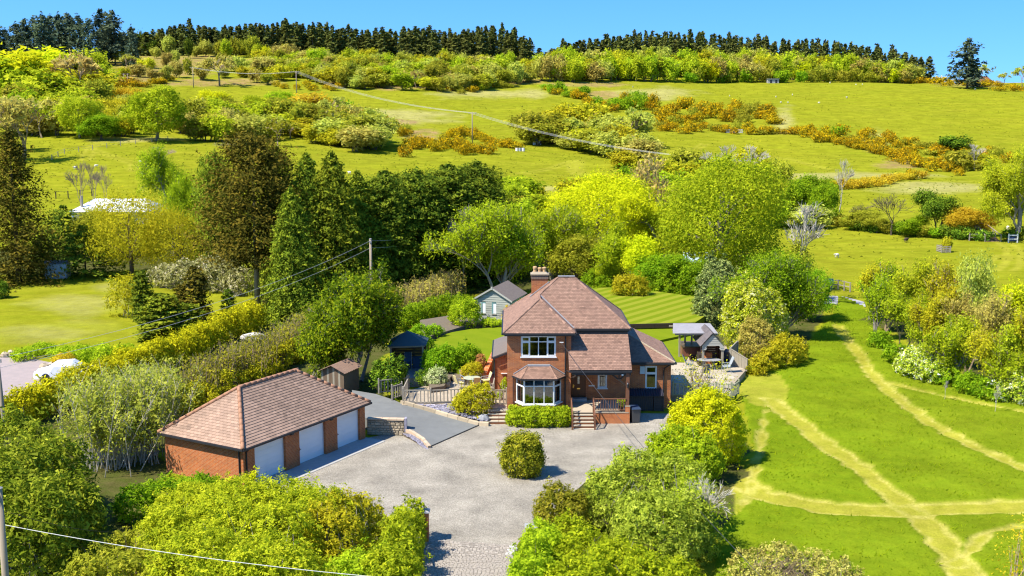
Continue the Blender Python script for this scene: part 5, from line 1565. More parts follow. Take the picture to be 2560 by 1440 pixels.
MB().beam((0, -.02, 1.05), (.12, -.9, 1.0), .05, .09).build('rail', M_OLDW, gp)

# ================================================================== plants: leaf and branch generators
LIME = leaf('leaf_lime', [(.12, .155, .009), (.21, .24, .013), (.31, .315, .020)])
LIME2 = leaf('leaf_yellow_lime', [(.17, .19, .005), (.31, .30, .008), (.43, .38, .012)])
GREEN = leaf('leaf_mid_green', [(.05, .095, .006), (.11, .18, .008), (.20, .26, .012)])
FRESH = leaf('leaf_fresh_green', [(.085, .125, .007), (.175, .215, .010), (.27, .295, .015)])
DGREEN = leaf('leaf_dark_green', [(.018, .038, .006), (.05, .085, .008), (.12, .16, .014)], .15)
CONIF = leaf('needle_dark', [(.010, .024, .005), (.034, .055, .007), (.105, .12, .012)], .2)
CYPR = leaf('needle_cypress', [(.016, .030, .005), (.055, .075, .008), (.15, .16, .014)], .2)
BROWNC = leaf('needle_brown_olive', [(.012, .014, .004), (.040, .038, .007), (.105, .078, .012)], .15)
SPRUCE = leaf('needle_spruce', [(.026, .034, .012), (.052, .058, .018), (.085, .082, .024)], .2)
PINE = leaf('needle_pine_blue', [(.012, .020, .020), (.030, .042, .036), (.06, .07, .044)], .2)
OLIVE = leaf('leaf_olive', [(.09, .095, .010), (.17, .165, .016), (.26, .23, .03)])
OLIVE2 = leaf('leaf_olive_yellow', [(.14, .14, .009), (.24, .22, .012), (.34, .29, .02)])
TAN = leaf('twig_tan', [(.14, .11, .03), (.22, .18, .05), (.31, .26, .075)])
PINK = leaf('twig_pink_brown', [(.15, .10, .04), (.24, .165, .07), (.32, .24, .10)])
PALEG = leaf('leaf_pale_grey_green', [(.16, .165, .03), (.23, .235, .045), (.31, .30, .07)])
ORANGE = leaf('leaf_orange_tan', [(.18, .13, .012), (.29, .20, .014), (.37, .27, .03)])
GOLD = leaf('needle_golden', [(.09, .095, .006), (.24, .215, .007), (.36, .31, .012)], .35)
GORSE = leaf('gorse_bloom', [(.035, .045, .008), (.10, .085, .008), (.26, .155, .004), (.34, .215, .006)], .25)
LAUREL = leaf('leaf_laurel', [(.030, .048, .005), (.10, .12, .010), (.23, .23, .026)], .42)
BLOSS = leaf('leaf_with_blossom', [(.06, .10, .008), (.14, .19, .012), (.26, .28, .03), (.60, .56, .44)], .2)
BLOSSP = leaf('twig_with_pale_blossom', [(.06, .06, .02), (.12, .12, .04), (.20, .19, .09), (.32, .28, .26)], .2)
COPPER = leaf('leaf_copper', [(.10, .035, .02), (.20, .08, .04), (.30, .16, .08)], .2)
GREYL = leaf('leaf_grey_lavender', [(.12, .16, .08), (.22, .26, .13), (.34, .36, .26)], .2)
BRAMB = leaf('bramble_twigs', [(.12, .10, .035), (.20, .19, .04), (.30, .28, .09)], .2)

BARK = solid('bark_brown', (.13, .10, .07), (.08, .06, .045), .95, 3, .5, 14, stretch=(4, 4, .8))
BARKG = solid('bark_grey', (.27, .24, .20), (.18, .16, .13), .95, 3, .5, 14, stretch=(4, 4, .8))
BARKP = solid('bark_pale', (.45, .41, .34), (.30, .27, .22), .9, 3, .4, 14, stretch=(4, 4, 2))
BARKT = solid('twig_bark_tan', (.30, .23, .14), (.22, .16, .10), .95, 3)

def unit(a): return a / np.maximum(np.linalg.norm(a, axis=1, keepdims=True), 1e-9)

def leafmesh(name, P, Nv, size, rng, tint, aspect=0.6, droop=0.0, fold=0.12):
    n = len(P)
    L = (size * np.clip(rng.lognormal(-.04, .38, n), .4, 2.0))[:, None]
    Wd = L * aspect
    Nv = unit(Nv)
    T = np.cross(Nv, unit(rng.normal(size=(n, 3))))
    if droop: T = T + np.array([0, 0, -droop])
    T = T - Nv * np.sum(T * Nv, 1, keepdims=True); T = unit(T)
    B = np.cross(Nv, T)
    V = np.empty((n, 3, 3))
    V[:, 0] = P - T * L * .5 - B * Wd * .5
    V[:, 1] = P - T * L * .5 + B * Wd * .5
    V[:, 2] = P + T * L * .5
    return mesh_from(name, V.reshape(-1, 3), np.arange(n * 3).reshape(n, 3), np.repeat(np.clip(tint, 0, 1), 3))

def crown_points(lobes, nclump, nleaf, sig, rng, under=0.25, out=0.9):
    """clumps of leaves spread over the lobes' outer shells, so that gaps stay between clumps"""
    C = np.array([l[0] for l in lobes], float); Rr = np.array([l[1] for l in lobes], float)
    pr = (Rr[:, 0] * Rr[:, 1] + Rr[:, 0] * Rr[:, 2]) ; pr = pr / pr.sum()
    m = nclump * 3
    li = rng.choice(len(lobes), m, p=pr)
    d = unit(rng.normal(size=(m, 3)))
    keep = (d[:, 2] > -0.35) | (rng.rand(m) < under)
    li, d = li[keep], d[keep]
    rad = 1 - np.abs(rng.normal(0, .10, len(li))) - 0.25 * (rng.rand(len(li)) < .18) + np.abs(rng.normal(0, .16, len(li))) * (rng.rand(len(li)) < .22)
    p = C[li] + d * Rr[li] * rad[:, None]
    k1, k2 = rng.normal(size=3), rng.normal(size=3)
    sc_ = Rr.mean() * .55
    gap = np.sin(p @ k1 / sc_ * 2.2 + 1.0) * np.sin(p @ k2 / sc_ * 2.2) + .35 * rng.normal(size=len(p))
    ok = gap < .62
    for j in range(len(lobes)):
        q = np.linalg.norm((p - C[j]) / Rr[j], axis=1)
        ok &= (q > 0.80) | (li == j)
    p, d = p[ok][:nclump], d[ok][:nclump]
    k = len(p)
    ct = rng.normal(0, .17, k)
    P = np.repeat(p, nleaf, 0) + rng.normal(size=(k * nleaf, 3)) * sig
    D = np.repeat(d, nleaf, 0)
    Nv = D * out + rng.normal(size=D.shape) * .65 + np.array([0, 0, .35])
    T = .5 + np.repeat(ct, nleaf) + rng.normal(0, .17, k * nleaf)
    return P, Nv, T, p

def round_lobes(h, r, cb, m, rng, top=1.0):
    cz, rz = (cb + h) / 2, (h - cb) / 2
    lobes = [((0, 0, cz), (r * .62, r * .62, rz * .78))]
    for k in range(m):
        a = 2 * math.pi * (k / m) * 2.618 + rng.uniform(-.3, .3)
        zf = -0.75 + 1.6 * (k + .5) / m
        rr = math.sqrt(max(0, 1 - zf * zf * .92)) * r * .62
        s = rng.uniform(.26, .5) * r; rr *= rng.uniform(.8, 1.22)
        lobes.append(((rr * math.cos(a), rr * math.sin(a), cz + zf * rz * .72), (s, s, s * rng.uniform(.75, 1.0) * min(1.2, rz / r))))
    return lobes

def limbs(mb, lobes, h, cb, tr, rng, n=6):
    sway = [(0, 0, 0)] + [(rng.normal(0, .05) * h * .3, rng.normal(0, .05) * h * .3, h * f) for f in (.25, .5, .72)]
    mb.tube(sway, [tr * 1.25, tr * .9, tr * .6, tr * .25], n)
    for l in lobes[1:]:
        c = np.array(l[0]); zb = max(cb * .6, c[2] * rng.uniform(.45, .65))
        f = zb / h
        b = Vector((0, 0, zb)); e = Vector(c)
        mid = b.lerp(e, .5) + Vector((0, 0, (c[2] - zb) * .12))
        mb.tube([b, mid, e], [tr * .45, tr * .28, tr * .08], max(4, n - 2), False)

PROTO = {}
class Proto:
    def __init__(s, trunk, crown, h, r, mat, bark): s.trunk, s.crown, s.h, s.r, s.mat, s.bark = trunk, crown, h, r, mat, bark

def broadleaf(key, h, r, cb, m, nclump, nleaf, size, sig, seed, mat, bark=BARK, tr=None, lobes=None, aspect=.6, droop=0.0, under=.25):
    nleaf, size = int(nleaf * 1.55), size * .82
    rng = np.random.RandomState(seed)
    lobes = lobes or round_lobes(h, r, cb, m, rng)
    P, Nv, T, cl = crown_points(lobes, nclump, nleaf, sig, rng, under)
    cm = leafmesh('crown_' + key, P, Nv, size, rng, T, aspect, droop); cm.materials.append(mat)
    mb = MB(); limbs(mb, lobes, h, cb, tr or h * .025, rng)
    tm = mb.mesh('trunk_' + key, smooth=True); tm.materials.append(bark)
    PROTO[key] = Proto(tm, cm, h, r, mat, bark)

def conifer(key, h, r, levels, per, nl, size, seed, mat, bark=BARK, cb=.06, droop=.35, jag=.25, tr=None, power=.85, top=.03, vj=1.0):
    """whorls of branches on a straight trunk, each branch a spray of needle clumps"""
    nl, size = int(nl * 1.55), size * .82
    rng = np.random.RandomState(seed)
    P, Nv, T = [], [], []
    mb = MB(); tr = tr or h * .016
    mb.tube([(0, 0, 0), (0, 0, h * .5), (0, 0, h * .97)], [tr, tr * .6, tr * .08], 6)
    for i in range(levels):
        f = i / (levels - 1); z = h * (cb + (1 - cb - .02) * f)
        rr = r * (top + (1 - top) * (1 - f) ** power)
        for k in range(per):
            a = rng.uniform(0, 2 * math.pi); R_ = rr * (1 + rng.normal(0, jag))
            n = max(2, int(nl * (.35 + .65 * R_ / r)))
            s = np.sqrt(rng.uniform(.05, 1, n)) * R_
            sp = rng.normal(0, .10, n) * (0.25 * r + s * .7)
            zz = z - droop * s ** 1.25 / max(r, .1) ** .25 + .12 * R_ * (s / max(R_, .1)) ** 3 + rng.normal(0, .16 * vj * h / levels, n) + rng.normal(0, .25 * (vj - 1) * h / levels)
            P.append(np.stack([s * math.cos(a) - sp * math.sin(a), s * math.sin(a) + sp * math.cos(a), zz], -1))
            Nv.append(np.stack([np.full(n, .45 * math.cos(a)), np.full(n, .45 * math.sin(a)), np.full(n, .8)], -1) + rng.normal(0, .45, (n, 3)))
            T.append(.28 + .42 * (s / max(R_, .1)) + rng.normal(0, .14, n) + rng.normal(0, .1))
    P, Nv, T = np.concatenate(P), np.concatenate(Nv), np.concatenate(T)
    P[:, 2] = np.maximum(P[:, 2], .05)
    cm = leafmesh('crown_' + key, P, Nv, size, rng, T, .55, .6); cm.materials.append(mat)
    tm = mb.mesh('trunk_' + key, smooth=True); tm.materials.append(bark)
    PROTO[key] = Proto(tm, cm, h, r, mat, bark)

def bare(key, h, r, seed, bark, depth_=5, tr=None, twig=.02, spread=.62, buds=None, nbud=0, bsize=.2, stems=1, gn=3.0, upw=.12):
    rng = np.random.RandomState(seed); mb = MB(); tr = tr or h * .02
    tips = []
    def grow(p, d, L, rad, dep):
        q = p + d * L * .5 + Vector(rng.normal(0, .05, 3)) * L
        e = q + (d + Vector(rng.normal(0, .14, 3))).normalized() * L * .5
        r2 = max(rad * .62, twig)
        if dep <= 1: mb.tube([p, e], [rad, twig * .6], 3, False)
        else: mb.tube([p, q, e], [rad, (rad + r2) / 2, r2], 5 if dep > 3 else 4, False)
        if dep == 0:
            tips.append(tuple(e)); return
        nn = int(round(gn + rng.uniform(-.5, .9)))
        for k in range(nn):
            ax = Vector(rng.normal(0, 1, 3)); ax = (ax - d * ax.dot(d)).normalized()
            nd_ = (d * 1.0 + ax * rng.uniform(spread * .55, spread * 1.25) + Vector((0, 0, upw))).normalized()
            st = q.lerp(e, rng.uniform(.1, 1.0)) if k else e
            grow(st, nd_, L * rng.uniform(.62, .82), max(r2 * rng.uniform(.65, .9), twig), dep - 1)
    for s in range(stems):
        d0 = Vector((rng.normal(0, .10 if stems == 1 else .22), rng.normal(0, .10 if stems == 1 else .22), 1)).normalized()
        b0 = Vector((rng.normal(0, .02), rng.normal(0, .02), 0)) * (1 if stems == 1 else h * 1.2)
        grow(b0, d0, h * .34, tr / math.sqrt(stems), depth_)
    V = np.array(mb.v); sc = h / V[:, 2].max(); V = V * sc
    rad_ = np.percentile(np.hypot(V[:, 0], V[:, 1]), 97)
    f = r / rad_
    V[:, :2] *= f
    mb.v = [tuple(x) for x in V]
    tm = mb.mesh('wood_' + key); tm.materials.append(bark)
    cm = None
    if buds is not None:
        tp = np.array(tips) * sc; tp[:, :2] *= f
        ii = rng.randint(0, len(tp), nbud)
        P = tp[ii] + rng.normal(0, .035 * h, (nbud, 3))
        cm = leafmesh('buds_' + key, P, rng.normal(size=(nbud, 3)) + np.array([0, 0, .4]), bsize, rng, rng.normal(.5, .2, nbud)); cm.materials.append(buds)
    PROTO[key] = Proto(tm, cm, h, r, buds, bark)

def leafy(key, h, r, seed, mat, bark, depth_=5, nper=24, size=.34, sig=.42, L0=.3, gn=3.1, spread=.62, upw=.1, stems=1, tr=None, twig=.02, aspect=.6, droop=0.0, low=0.0):
    """tree grown from its branches: leaf clumps sit on the twigs, so outline and gaps follow the branching"""
    nper, size = nper * 1.55, size * .82
    rng = np.random.RandomState(seed); mb = MB(); tr = tr or h * .022
    tips = []
    def grow(p, d, L, rad, dep):
        q = p + d * L * .5 + Vector(rng.normal(0, .05, 3)) * L
        e = q + (d + Vector(rng.normal(0, .16, 3))).normalized() * L * .5
        r2 = max(rad * .62, twig)
        if dep <= 1: mb.tube([p, e], [rad, twig * .5], 3, False)
        else: mb.tube([p, q, e], [rad, (rad + r2) / 2, r2], 5 if dep > 3 else 4, False)
        if dep <= 1: tips.append(tuple(e))
        if dep == 2 and low > 0 and rng.rand() < low: tips.append(tuple(q))
        if dep == 0: return
        nn = int(round(gn + rng.uniform(-.6, .9)))
        for k in range(nn):
            ax = Vector(rng.normal(0, 1, 3)); ax = (ax - d * ax.dot(d)).normalized()
            nd_ = (d * 1.0 + ax * rng.uniform(spread * .55, spread * 1.35) + Vector((0, 0, upw))).normalized()
            st = q.lerp(e, rng.uniform(-.6, 1.0)) if k else e
            grow(st, nd_, L * rng.uniform(.6, .84), max(r2 * rng.uniform(.65, .9), twig), dep - 1)
    for s_ in range(stems):
        sp = .08 if stems == 1 else .34
        d0 = Vector((rng.normal(0, sp), rng.normal(0, sp), 1)).normalized()
        b0 = Vector((rng.normal(0, .02), rng.normal(0, .02), 0)) * (1 if stems == 1 else h * 1.5)
        grow(b0, d0, h * L0, tr / math.sqrt(stems), depth_)
    V = np.array(mb.v); tp = np.array(tips)
    sc = h / (np.percentile(tp[:, 2], 99) + sig * .5); V *= sc; tp = tp * sc
    c = tp[:, :2].mean(0) * .7
    wz = np.clip(tp[:, 2:3] / (h * .5), 0, 1); tp[:, :2] -= c * wz
    wv = np.clip(V[:, 2:3] / (h * .5), 0, 1); V[:, :2] -= c * wv
    f = r / np.percentile(np.hypot(tp[:, 0], tp[:, 1]), 94); f = f * .96
    V[:, :2] *= f; tp[:, :2] *= f
    mb.v = [tuple(x) for x in V]
    tm = mb.mesh('trunk_' + key); tm.materials.append(bark)
    k = len(tp); ct = rng.normal(0, .16, k); npv = np.maximum(3, rng.poisson(nper, k))
    ii = np.repeat(np.arange(k), npv)
    P = tp[ii] + rng.normal(size=(len(ii), 3)) * sig * rng.uniform(.6, 1.25, k)[ii][:, None]
    P[:, 2] = np.maximum(P[:, 2], .05)
    cen = np.array([0, 0, h * .5]); D = unit(P - cen)
    Nv = D * .7 + rng.normal(size=P.shape) * .65 + np.array([0, 0, .35])
    cm = leafmesh('crown_' + key, P, Nv, size, rng, .5 + ct[ii] + rng.normal(0, .17, len(ii)), aspect, droop); cm.materials.append(mat)
    PROTO[key] = Proto(tm, cm, h, r, mat, bark)

_rp = random.Random(77)
def plant(key, name, label, cat, u=None, vb=None, vt=None, wpx=None, mat=None, group=None, P=None, h=None, bark=None, single=False, rot=None):
    pr = PROTO[key]
    if P is None: P = at(u, vb)
    if h is None: h = max(ztop(P, vt), .4)
    sz = h / pr.h
    sx = (wpx / 2 * depth(P) / FPX) / pr.r if wpx else sz
    rot = _rp.uniform(0, 6.28) if rot is None else rot
    if single:
        o = link(name, pr.crown if pr.crown is not None else pr.trunk, mat, None, P, rot, (sx, sx, sz))
        return tag(o, label, cat, group)
    o = thing(name, label, cat, P, rot, group, (sx, sx, sz))
    link('trunk', pr.trunk, bark, o)
    if pr.crown is not None: link('crown', pr.crown, mat, o)
    return o

def shrub(name, label, cat, domes, mat, size, dens=1.0, group=None, sig=None, seed=None, stems=0, stemmat=BARKG, aspect=.6, droop=0., under=.3, flat=.5, nper=14, world=None, stem_r=.02, out=.9):
    """a bush of its own: domes = (u, v_base, v_top, width px[, base z]) turned into mounds standing on the ground, leaves over their shells"""
    size = size * .80; nper = int(nper * 1.4)
    lobes, A = [], 0
    seed = seed if seed is not None else zlib.crc32(label.encode()) % 9999
    for d in (domes if world is None else world):
        if world is None:
            u, vb, vt, wpx = d[:4]
            P = atz(u, vb, d[4]) if len(d) > 4 else at(u, vb)
            h = max(ztop(P, vt), .25); r = wpx / 2 * depth(P) / FPX
        else: P, h, r = Vector(d[0]), d[1], d[2]
        rg = np.random.RandomState(seed + len(lobes))
        lobes.append((np.array((P.x, P.y, P.z + h * flat * .8)), np.array((r, r * .92, h * (1 - flat * .8)))))
        A += 2.2 * math.pi * r * (r * .5 + h * .5)
        for k in range(4):
            a = rg.uniform(0, 6.28); s = rg.uniform(.3, .45)
            lobes.append((np.array((P.x + r * .62 * math.cos(a), P.y + r * .6 * math.sin(a), P.z + h * rg.uniform(.35, .66))), np.array((r * s, r * s, h * s * .9))))
    org = Vector((float(lobes[0][0][0]), float(lobes[0][0][1]), 0)); org.z = hz(org.x, org.y)
    rng = np.random.RandomState(seed)
    nleaf_tot = int(A / (size * size * aspect * .5) * 1.6 * dens)
    nclump = max(20, nleaf_tot // nper)
    P_, Nv, T, cl = crown_points(lobes, nclump, nper, sig or size * .75, rng, under, out)
    P_ = P_ - np.array(org); P_[:, 2] = np.maximum(P_[:, 2], .03 if world is None else -9)
    me = leafmesh('foliage', P_, Nv, size, rng, T, aspect, droop); me.materials.append(mat)
    root = thing(name, label, cat, org, 0, group)
    link('foliage', me, mat, root)
    mb = MB()
    for k in range(max(3, stems)):
        l = lobes[rng.randint(0, len(lobes))]
        a, q = rng.uniform(0, 6.28), rng.uniform(0, .35)
        b = Vector((l[0][0] + l[1][0] * q * math.cos(a), l[0][1] + l[1][1] * q * math.sin(a), hz(l[0][0], l[0][1]) if world is None else l[0][2] - l[1][2])) - org
        tpt = cl[rng.randint(0, len(cl))]
        e = Vector((b.x * .5 + (tpt[0] - org.x) * .5, b.y * .5 + (tpt[1] - org.y) * .5, tpt[2] - org.z + rng.uniform(0, .25) * (l[1][2])))
        m_ = b.lerp(e, .5) + Vector(rng.normal(0, .06, 3))
        mb.tube([b, m_, e], [stem_r * 1.4, stem_r, stem_r * .4], 4, False)
    link('stems', mb.mesh('stems'), stemmat, root)
    root.children[-1].data.materials[0] if False else None
    return root

# ---- kinds of tree that are used more than once
for s in range(3):
    leafy('big%d' % s, 13, 6.0, 100 + s, LIME, BARKG, 5, 46, .25, .48, .26, 3.4, low=.8)
for s in range(2):
    broadleaf('round%d' % s, 13, 6.0, 1.0, 18, 620, 14, .52, .5, 150 + s, LIME, BARKG, under=.5)
broadleaf('dense', 13, 6.0, .3, 26, 2300, 14, .26, .5, 170, LIME, BARKG, under=.6)
for s in range(4):
    leafy('mid%d' % s, 8, 3.6, 200 + s, GREEN, BARK, 4, 42, .29, .46, .22, 3.5, stems=2, low=.8)
for s in range(2):
    leafy('young%d' % s, 6, 2.0, 220 + s, LIME, BARKG, 4, 22, .22, .32, .26, 3.3, spread=.45, upw=.3, low=.8)
for s in range(3):
    leafy('airy%d' % s, 7, 2.4, 230 + s, OLIVE2, BARKT, 5, 9, .22, .30, .28, 3.0, spread=.42, upw=.3, stems=2, low=.6)
for s in range(5):
    leafy('far%d' % s, 9, 4.2, 300 + s, GREEN, BARK, 3, 15, .85, .75, .2, 3.6, stems=3, twig=.05, low=1.0)
for s in range(3):
    broadleaf('scrub%d' % s, 3, 2.2, .1, 6, 75, 8, .55, .35, 320 + s, OLIVE, BARK, under=.5)
for s in range(4):
    broadleaf('gorse%d' % s, 2, 1.8, .05, 7, 70, 9, .34, .26, 340 + s, GORSE, BARK, under=.4)
for s in range(4):
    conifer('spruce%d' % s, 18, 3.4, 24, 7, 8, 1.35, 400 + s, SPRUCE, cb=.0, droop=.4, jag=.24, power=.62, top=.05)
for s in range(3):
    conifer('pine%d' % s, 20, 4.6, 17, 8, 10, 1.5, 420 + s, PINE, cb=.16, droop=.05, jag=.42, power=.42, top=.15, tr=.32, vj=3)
bare('bare0', 9, 4.2, 500, BARKG, 5, twig=.022)
bare('bare1', 9, 3.6, 501, BARKP, 5, twig=.022, spread=.5)
bare('barehaze0', 9, 4.6, 502, BARKT, 5, twig=.028, buds=TAN, nbud=1500, bsize=.42)
bare('barehaze1', 9, 4.4, 503, BARKG, 5, twig=.028, buds=PINK, nbud=1500, bsize=.42)
bare('barefar', 9, 4.6, 504, BARKT, 4, twig=.06, buds=TAN, nbud=700, bsize=.8)

# ================================================================== planting: ridge and hillside
rng_ = random.Random(5)
def lerp_pts(u, pts):
    return float(np.interp(u, [p[0] for p in pts], [p[1] for p in pts]))
def ridge_P(u, t):
    x = (u - 1280) / FPX * t; y = t * .985
    return Vector((x, y, hz(x, y)))
TOPL = [(340, 82), (420, 76), (500, 56), (560, 66), (640, 62), (700, 56), (800, 60), (900, 72), (1000, 78), (1060, 64), (1110, 76), (1150, 84), (1200, 70), (1260, 72), (1300, 84), (1325, 105)]
TOPR = [(1350, 122), (1400, 110), (1470, 102), (1560, 88), (1640, 84), (1720, 90), (1850, 92), (1950, 100), (2060, 108), (2150, 120), (2220, 132), (2280, 146)]
LABS = 'left ridge plantation'
def spruces(tops, u0, u1, step, t0, tj, dv, lab, grp):
    u = u0
    while u < u1:
        uu = u + rng_.uniform(-.4, .4) * step
        P = ridge_P(uu, t0 + rng_.uniform(-tj, tj))
        vt = lerp_pts(uu, tops) + dv + rng_.gauss(0, 6)
        sp_ = next(w for lim, w in ((460, 'next to the skyline pines'), (640, 'above the bracken slope'), (820, 'above the upper power poles'), (1010, 'above the middle of the scrub slope'), (1200, 'left of the tallest end clump'), (1340, 'at the notch'),
                                   (1500, 'just right of the notch'), (1680, 'above the gorse corner'), (1900, 'above the stone hut'), (2100, 'right of the stone hut'), (9999, 'at the lone fir end')) if uu < lim)
        hw_ = 'taller' if vt < lerp_pts(uu, tops) + dv - 3 else 'shorter' if vt > lerp_pts(uu, tops) + dv + 3 else 'middling'
        plant('spruce%d' % rng_.randint(0, 3), 'spruce_tree', hw_ + ' dark spruce in the ' + lab + ' ' + sp_, 'spruce', P=P, h=max(ztop(P, vt), 6), wpx=rng_.uniform(28, 42), group=grp)
        u += step
spruces(TOPL, 352, 1330, 11, 606, 10, 5, LABS, 'spruces on the ridge left of the notch')
spruces(TOPL, 640, 1330, 12.5, 640, 14, 0, LABS, 'spruces on the ridge left of the notch')
spruces(TOPL, 345, 640, 20, 650, 14, 2, LABS, 'spruces on the ridge left of the notch')
LABR = 'right ridge plantation'
spruces(TOPR, 1350, 2285, 10.5, 655, 10, 3, LABR, 'spruces on the ridge right of the notch')
spruces(TOPR, 1400, 2260, 15.5, 690, 12, -2, LABR, 'spruces on the ridge right of the notch')
PN_ = [0]
# tall pines at the left end
for (u, vt, w_) in [(-10, 78, 60), (12, 72, 48), (38, 66, 50), (62, 76, 48), (88, 62, 50), (108, 54, 52), (130, 48, 52), (150, 40, 56), (172, 44, 52), (192, 40, 54), (214, 38, 58), (236, 44, 54), (262, 52, 46), (290, 32, 60), (322, 36, 60), (306, 60, 46), (345, 84, 40), (365, 70, 36)]:
    nth_ = ('first', 'second', 'third', 'fourth', 'fifth', 'sixth', 'seventh', 'eighth', 'ninth', 'tenth', 'eleventh', 'twelfth', 'thirteenth', 'fifteenth', 'sixteenth', 'fourteenth', 'seventeenth', 'eighteenth')[PN_[0]]; PN_[0] += 1
    t = rng_.uniform(505, 545)
    P = ridge_P(u, t)
    plant('pine%d' % rng_.randint(0, 2), 'pine_tree', nth_ + ' skyline pine counted from the photo edge, blue-dark and tall', 'pine', P=P, h=ztop(P, vt), wpx=w_, group='pines on the left skyline')
# lone conifer and bare trees on the right skyline
P = ridge_P(2383, 545)
plant('pine1', 'fir_tree', 'lone dark fir standing against the sky above the pasture', 'fir', P=P, h=ztop(P, 104), wpx=74)
P = ridge_P(2400, 560)
plant('spruce0', 'fir_tree', 'smaller blue fir touching the lone fir on the skyline', 'fir', P=P, h=ztop(P, 160), wpx=40, mat=PINE)
for (u, vb, vt, w_, lab) in [(2450, 206, 162, 46, 'leafless tree on the skyline just beyond the lone fir'), (2508, 212, 182, 30, 'small leafless tree on the skyline beyond the earth mound'), (2556, 220, 165, 44, 'leafless tree at the far end of the skyline')]:
    plant('barefar', 'bare_tree', lab, 'tree', u, vb, vt, w_, PALEG)

TONE = {'leaf_lime': 'lime green', 'leaf_yellow_lime': 'bright yellow-green', 'leaf_mid_green': 'dark green', 'leaf_fresh_green': 'fresh green', 'leaf_olive': 'olive', 'leaf_olive_yellow': 'yellow-olive', 'twig_tan': 'tan leafless',
        'leaf_pale_grey_green': 'pale grey-green', 'needle_dark': 'dark coniferous', 'gorse_bloom': 'orange-flowered', 'leaf_orange_tan': 'rusty'}
HILLMATS = [OLIVE, OLIVE2, PALEG, LIME, GREEN, TAN, OLIVE2, FRESH, LIME2]
def scatter(n, region, hpx, wpx, mats, keys, name, label, cat, group, seed, order=True):
    rg = random.Random(seed); pts = []
    us_ = [p[0] for p in region]; vs = [p[1] for p in region]
    tries = 0
    while len(pts) < n and tries < n * 60:
        tries += 1
        u, v = rg.uniform(min(us_), max(us_)), rg.uniform(min(vs), max(vs))
        if inpoly(np.array([u]), np.array([v]), region)[0] and all(abs(u - a) > wpx[0] * .35 or abs(v - b) > 6 for a, b in pts): pts.append((u, v))
    for (u, v) in pts:
        h = rg.uniform(*hpx); m_ = rg.choice(mats)
        tall = 'tall ' if h > hpx[0] + .66 * (hpx[1] - hpx[0]) else ('short ' if h < hpx[0] + .33 * (hpx[1] - hpx[0]) else '')
        plant(rg.choice(keys), name, tall + TONE[m_.name] + ' ' + label, cat, u, v, v - h, rg.uniform(*wpx), m_, group)
FAR = ['far%d' % i for i in range(5)]; SCR = ['scrub%d' % i for i in range(3)]; GOR = ['gorse%d' % i for i in range(4)]
# birch belt below the right plantation
for row, (vb, n, hh) in enumerate(((192, 62, 62), (203, 56, 56))):
    for k in range(n):
        u = 1345 + (2290 - 1345) * (k + rng_.uniform(.1, .9)) / n
        f = (u - 1345) / 945
        h = hh * (1 - .45 * max(0, f - .55) / .45) * rng_.uniform(.8, 1.15)
        v = vb + rng_.uniform(-3, 3)
        m_ = rng_.choice([LIME, OLIVE2, LIME2, PALEG, OLIVE, LIME, FRESH, TAN])
        where = 'next to the notch' if u < 1500 else 'above the gorse corner' if u < 1680 else 'just left of the stone hut' if u < 1930 else 'just right of the stone hut' if u < 2110 else 'toward the lone fir'
        plant(rng_.choice(FAR), 'birch_tree', TONE[m_.name] + (' birch at the back' if row == 0 else ' birch at the front') + ' of the belt ' + where, 'tree', u, v, v - h, rng_.uniform(32, 52), m_, 'birch belt below the right plantation')
for k in range(20):
    u = 1700 + 560 * (k + rng_.random()) / 20
    plant(rng_.choice(SCR), 'hedge_bush', 'rounded dark bush along the top edge of the upper pasture', 'bush', u, 206, 206 - rng_.uniform(22, 38), rng_.uniform(30, 46), rng_.choice([OLIVE, GREEN, OLIVE]), 'bushes along the top of the pasture', single=True)
plant('far1', 'lime_tree', 'bright green tree standing out of the birch belt near the notch', 'tree', 1430, 205, 162, 44, FRESH)
plant('far2', 'lime_tree', 'bright green oval tree in the birch belt above the stone hut', 'tree', 1729, 203, 142, 40, FRESH)
scatter(120, [(640, 160), (850, 172), (1330, 190), (1340, 206), (1180, 230), (900, 228), (800, 212), (640, 195)], (28, 54), (34, 62), [OLIVE, PALEG, OLIVE2, LIME, TAN, FRESH, PALEG, OLIVE], FAR + ['barefar'], 'scrub_tree', 'scrub tree on the rough slope below the left plantation', 'tree', 'scrub trees below the left plantation', 11)
scatter(20, [(640, 146), (1000, 164), (1320, 172), (1320, 184), (640, 158)], (28, 46), (22, 34), [LIME2, OLIVE2, LIME, PALEG], FAR, 'scrub_tree', 'birch at the foot of the left spruce plantation', 'tree', 'birches at the foot of the left plantation', 12)
scatter(30, [(345, 118), (650, 118), (650, 150), (345, 150)], (24, 52), (20, 34), [LIME2, OLIVE2, PALEG, LIME, OLIVE, CONIF], FAR, 'scrub_tree', 'tree on the skyline slope between pines and plantation', 'tree', 'small trees between pines and plantation', 13)
scatter(26, [(240, 170), (470, 150), (900, 190), (900, 215), (480, 212), (260, 215)], (22, 44), (24, 46), [OLIVE, PALEG, TAN, OLIVE2], FAR + ['barefar', 'scrub0'], 'scrub_tree', 'scrub tree on the brown bracken slope', 'tree', 'scrub on the bracken slope', 14)
plant('barefar', 'oak_tree', 'spreading leafless brown oak at the top of the left field', 'tree', 549, 214, 140, 86, TAN)
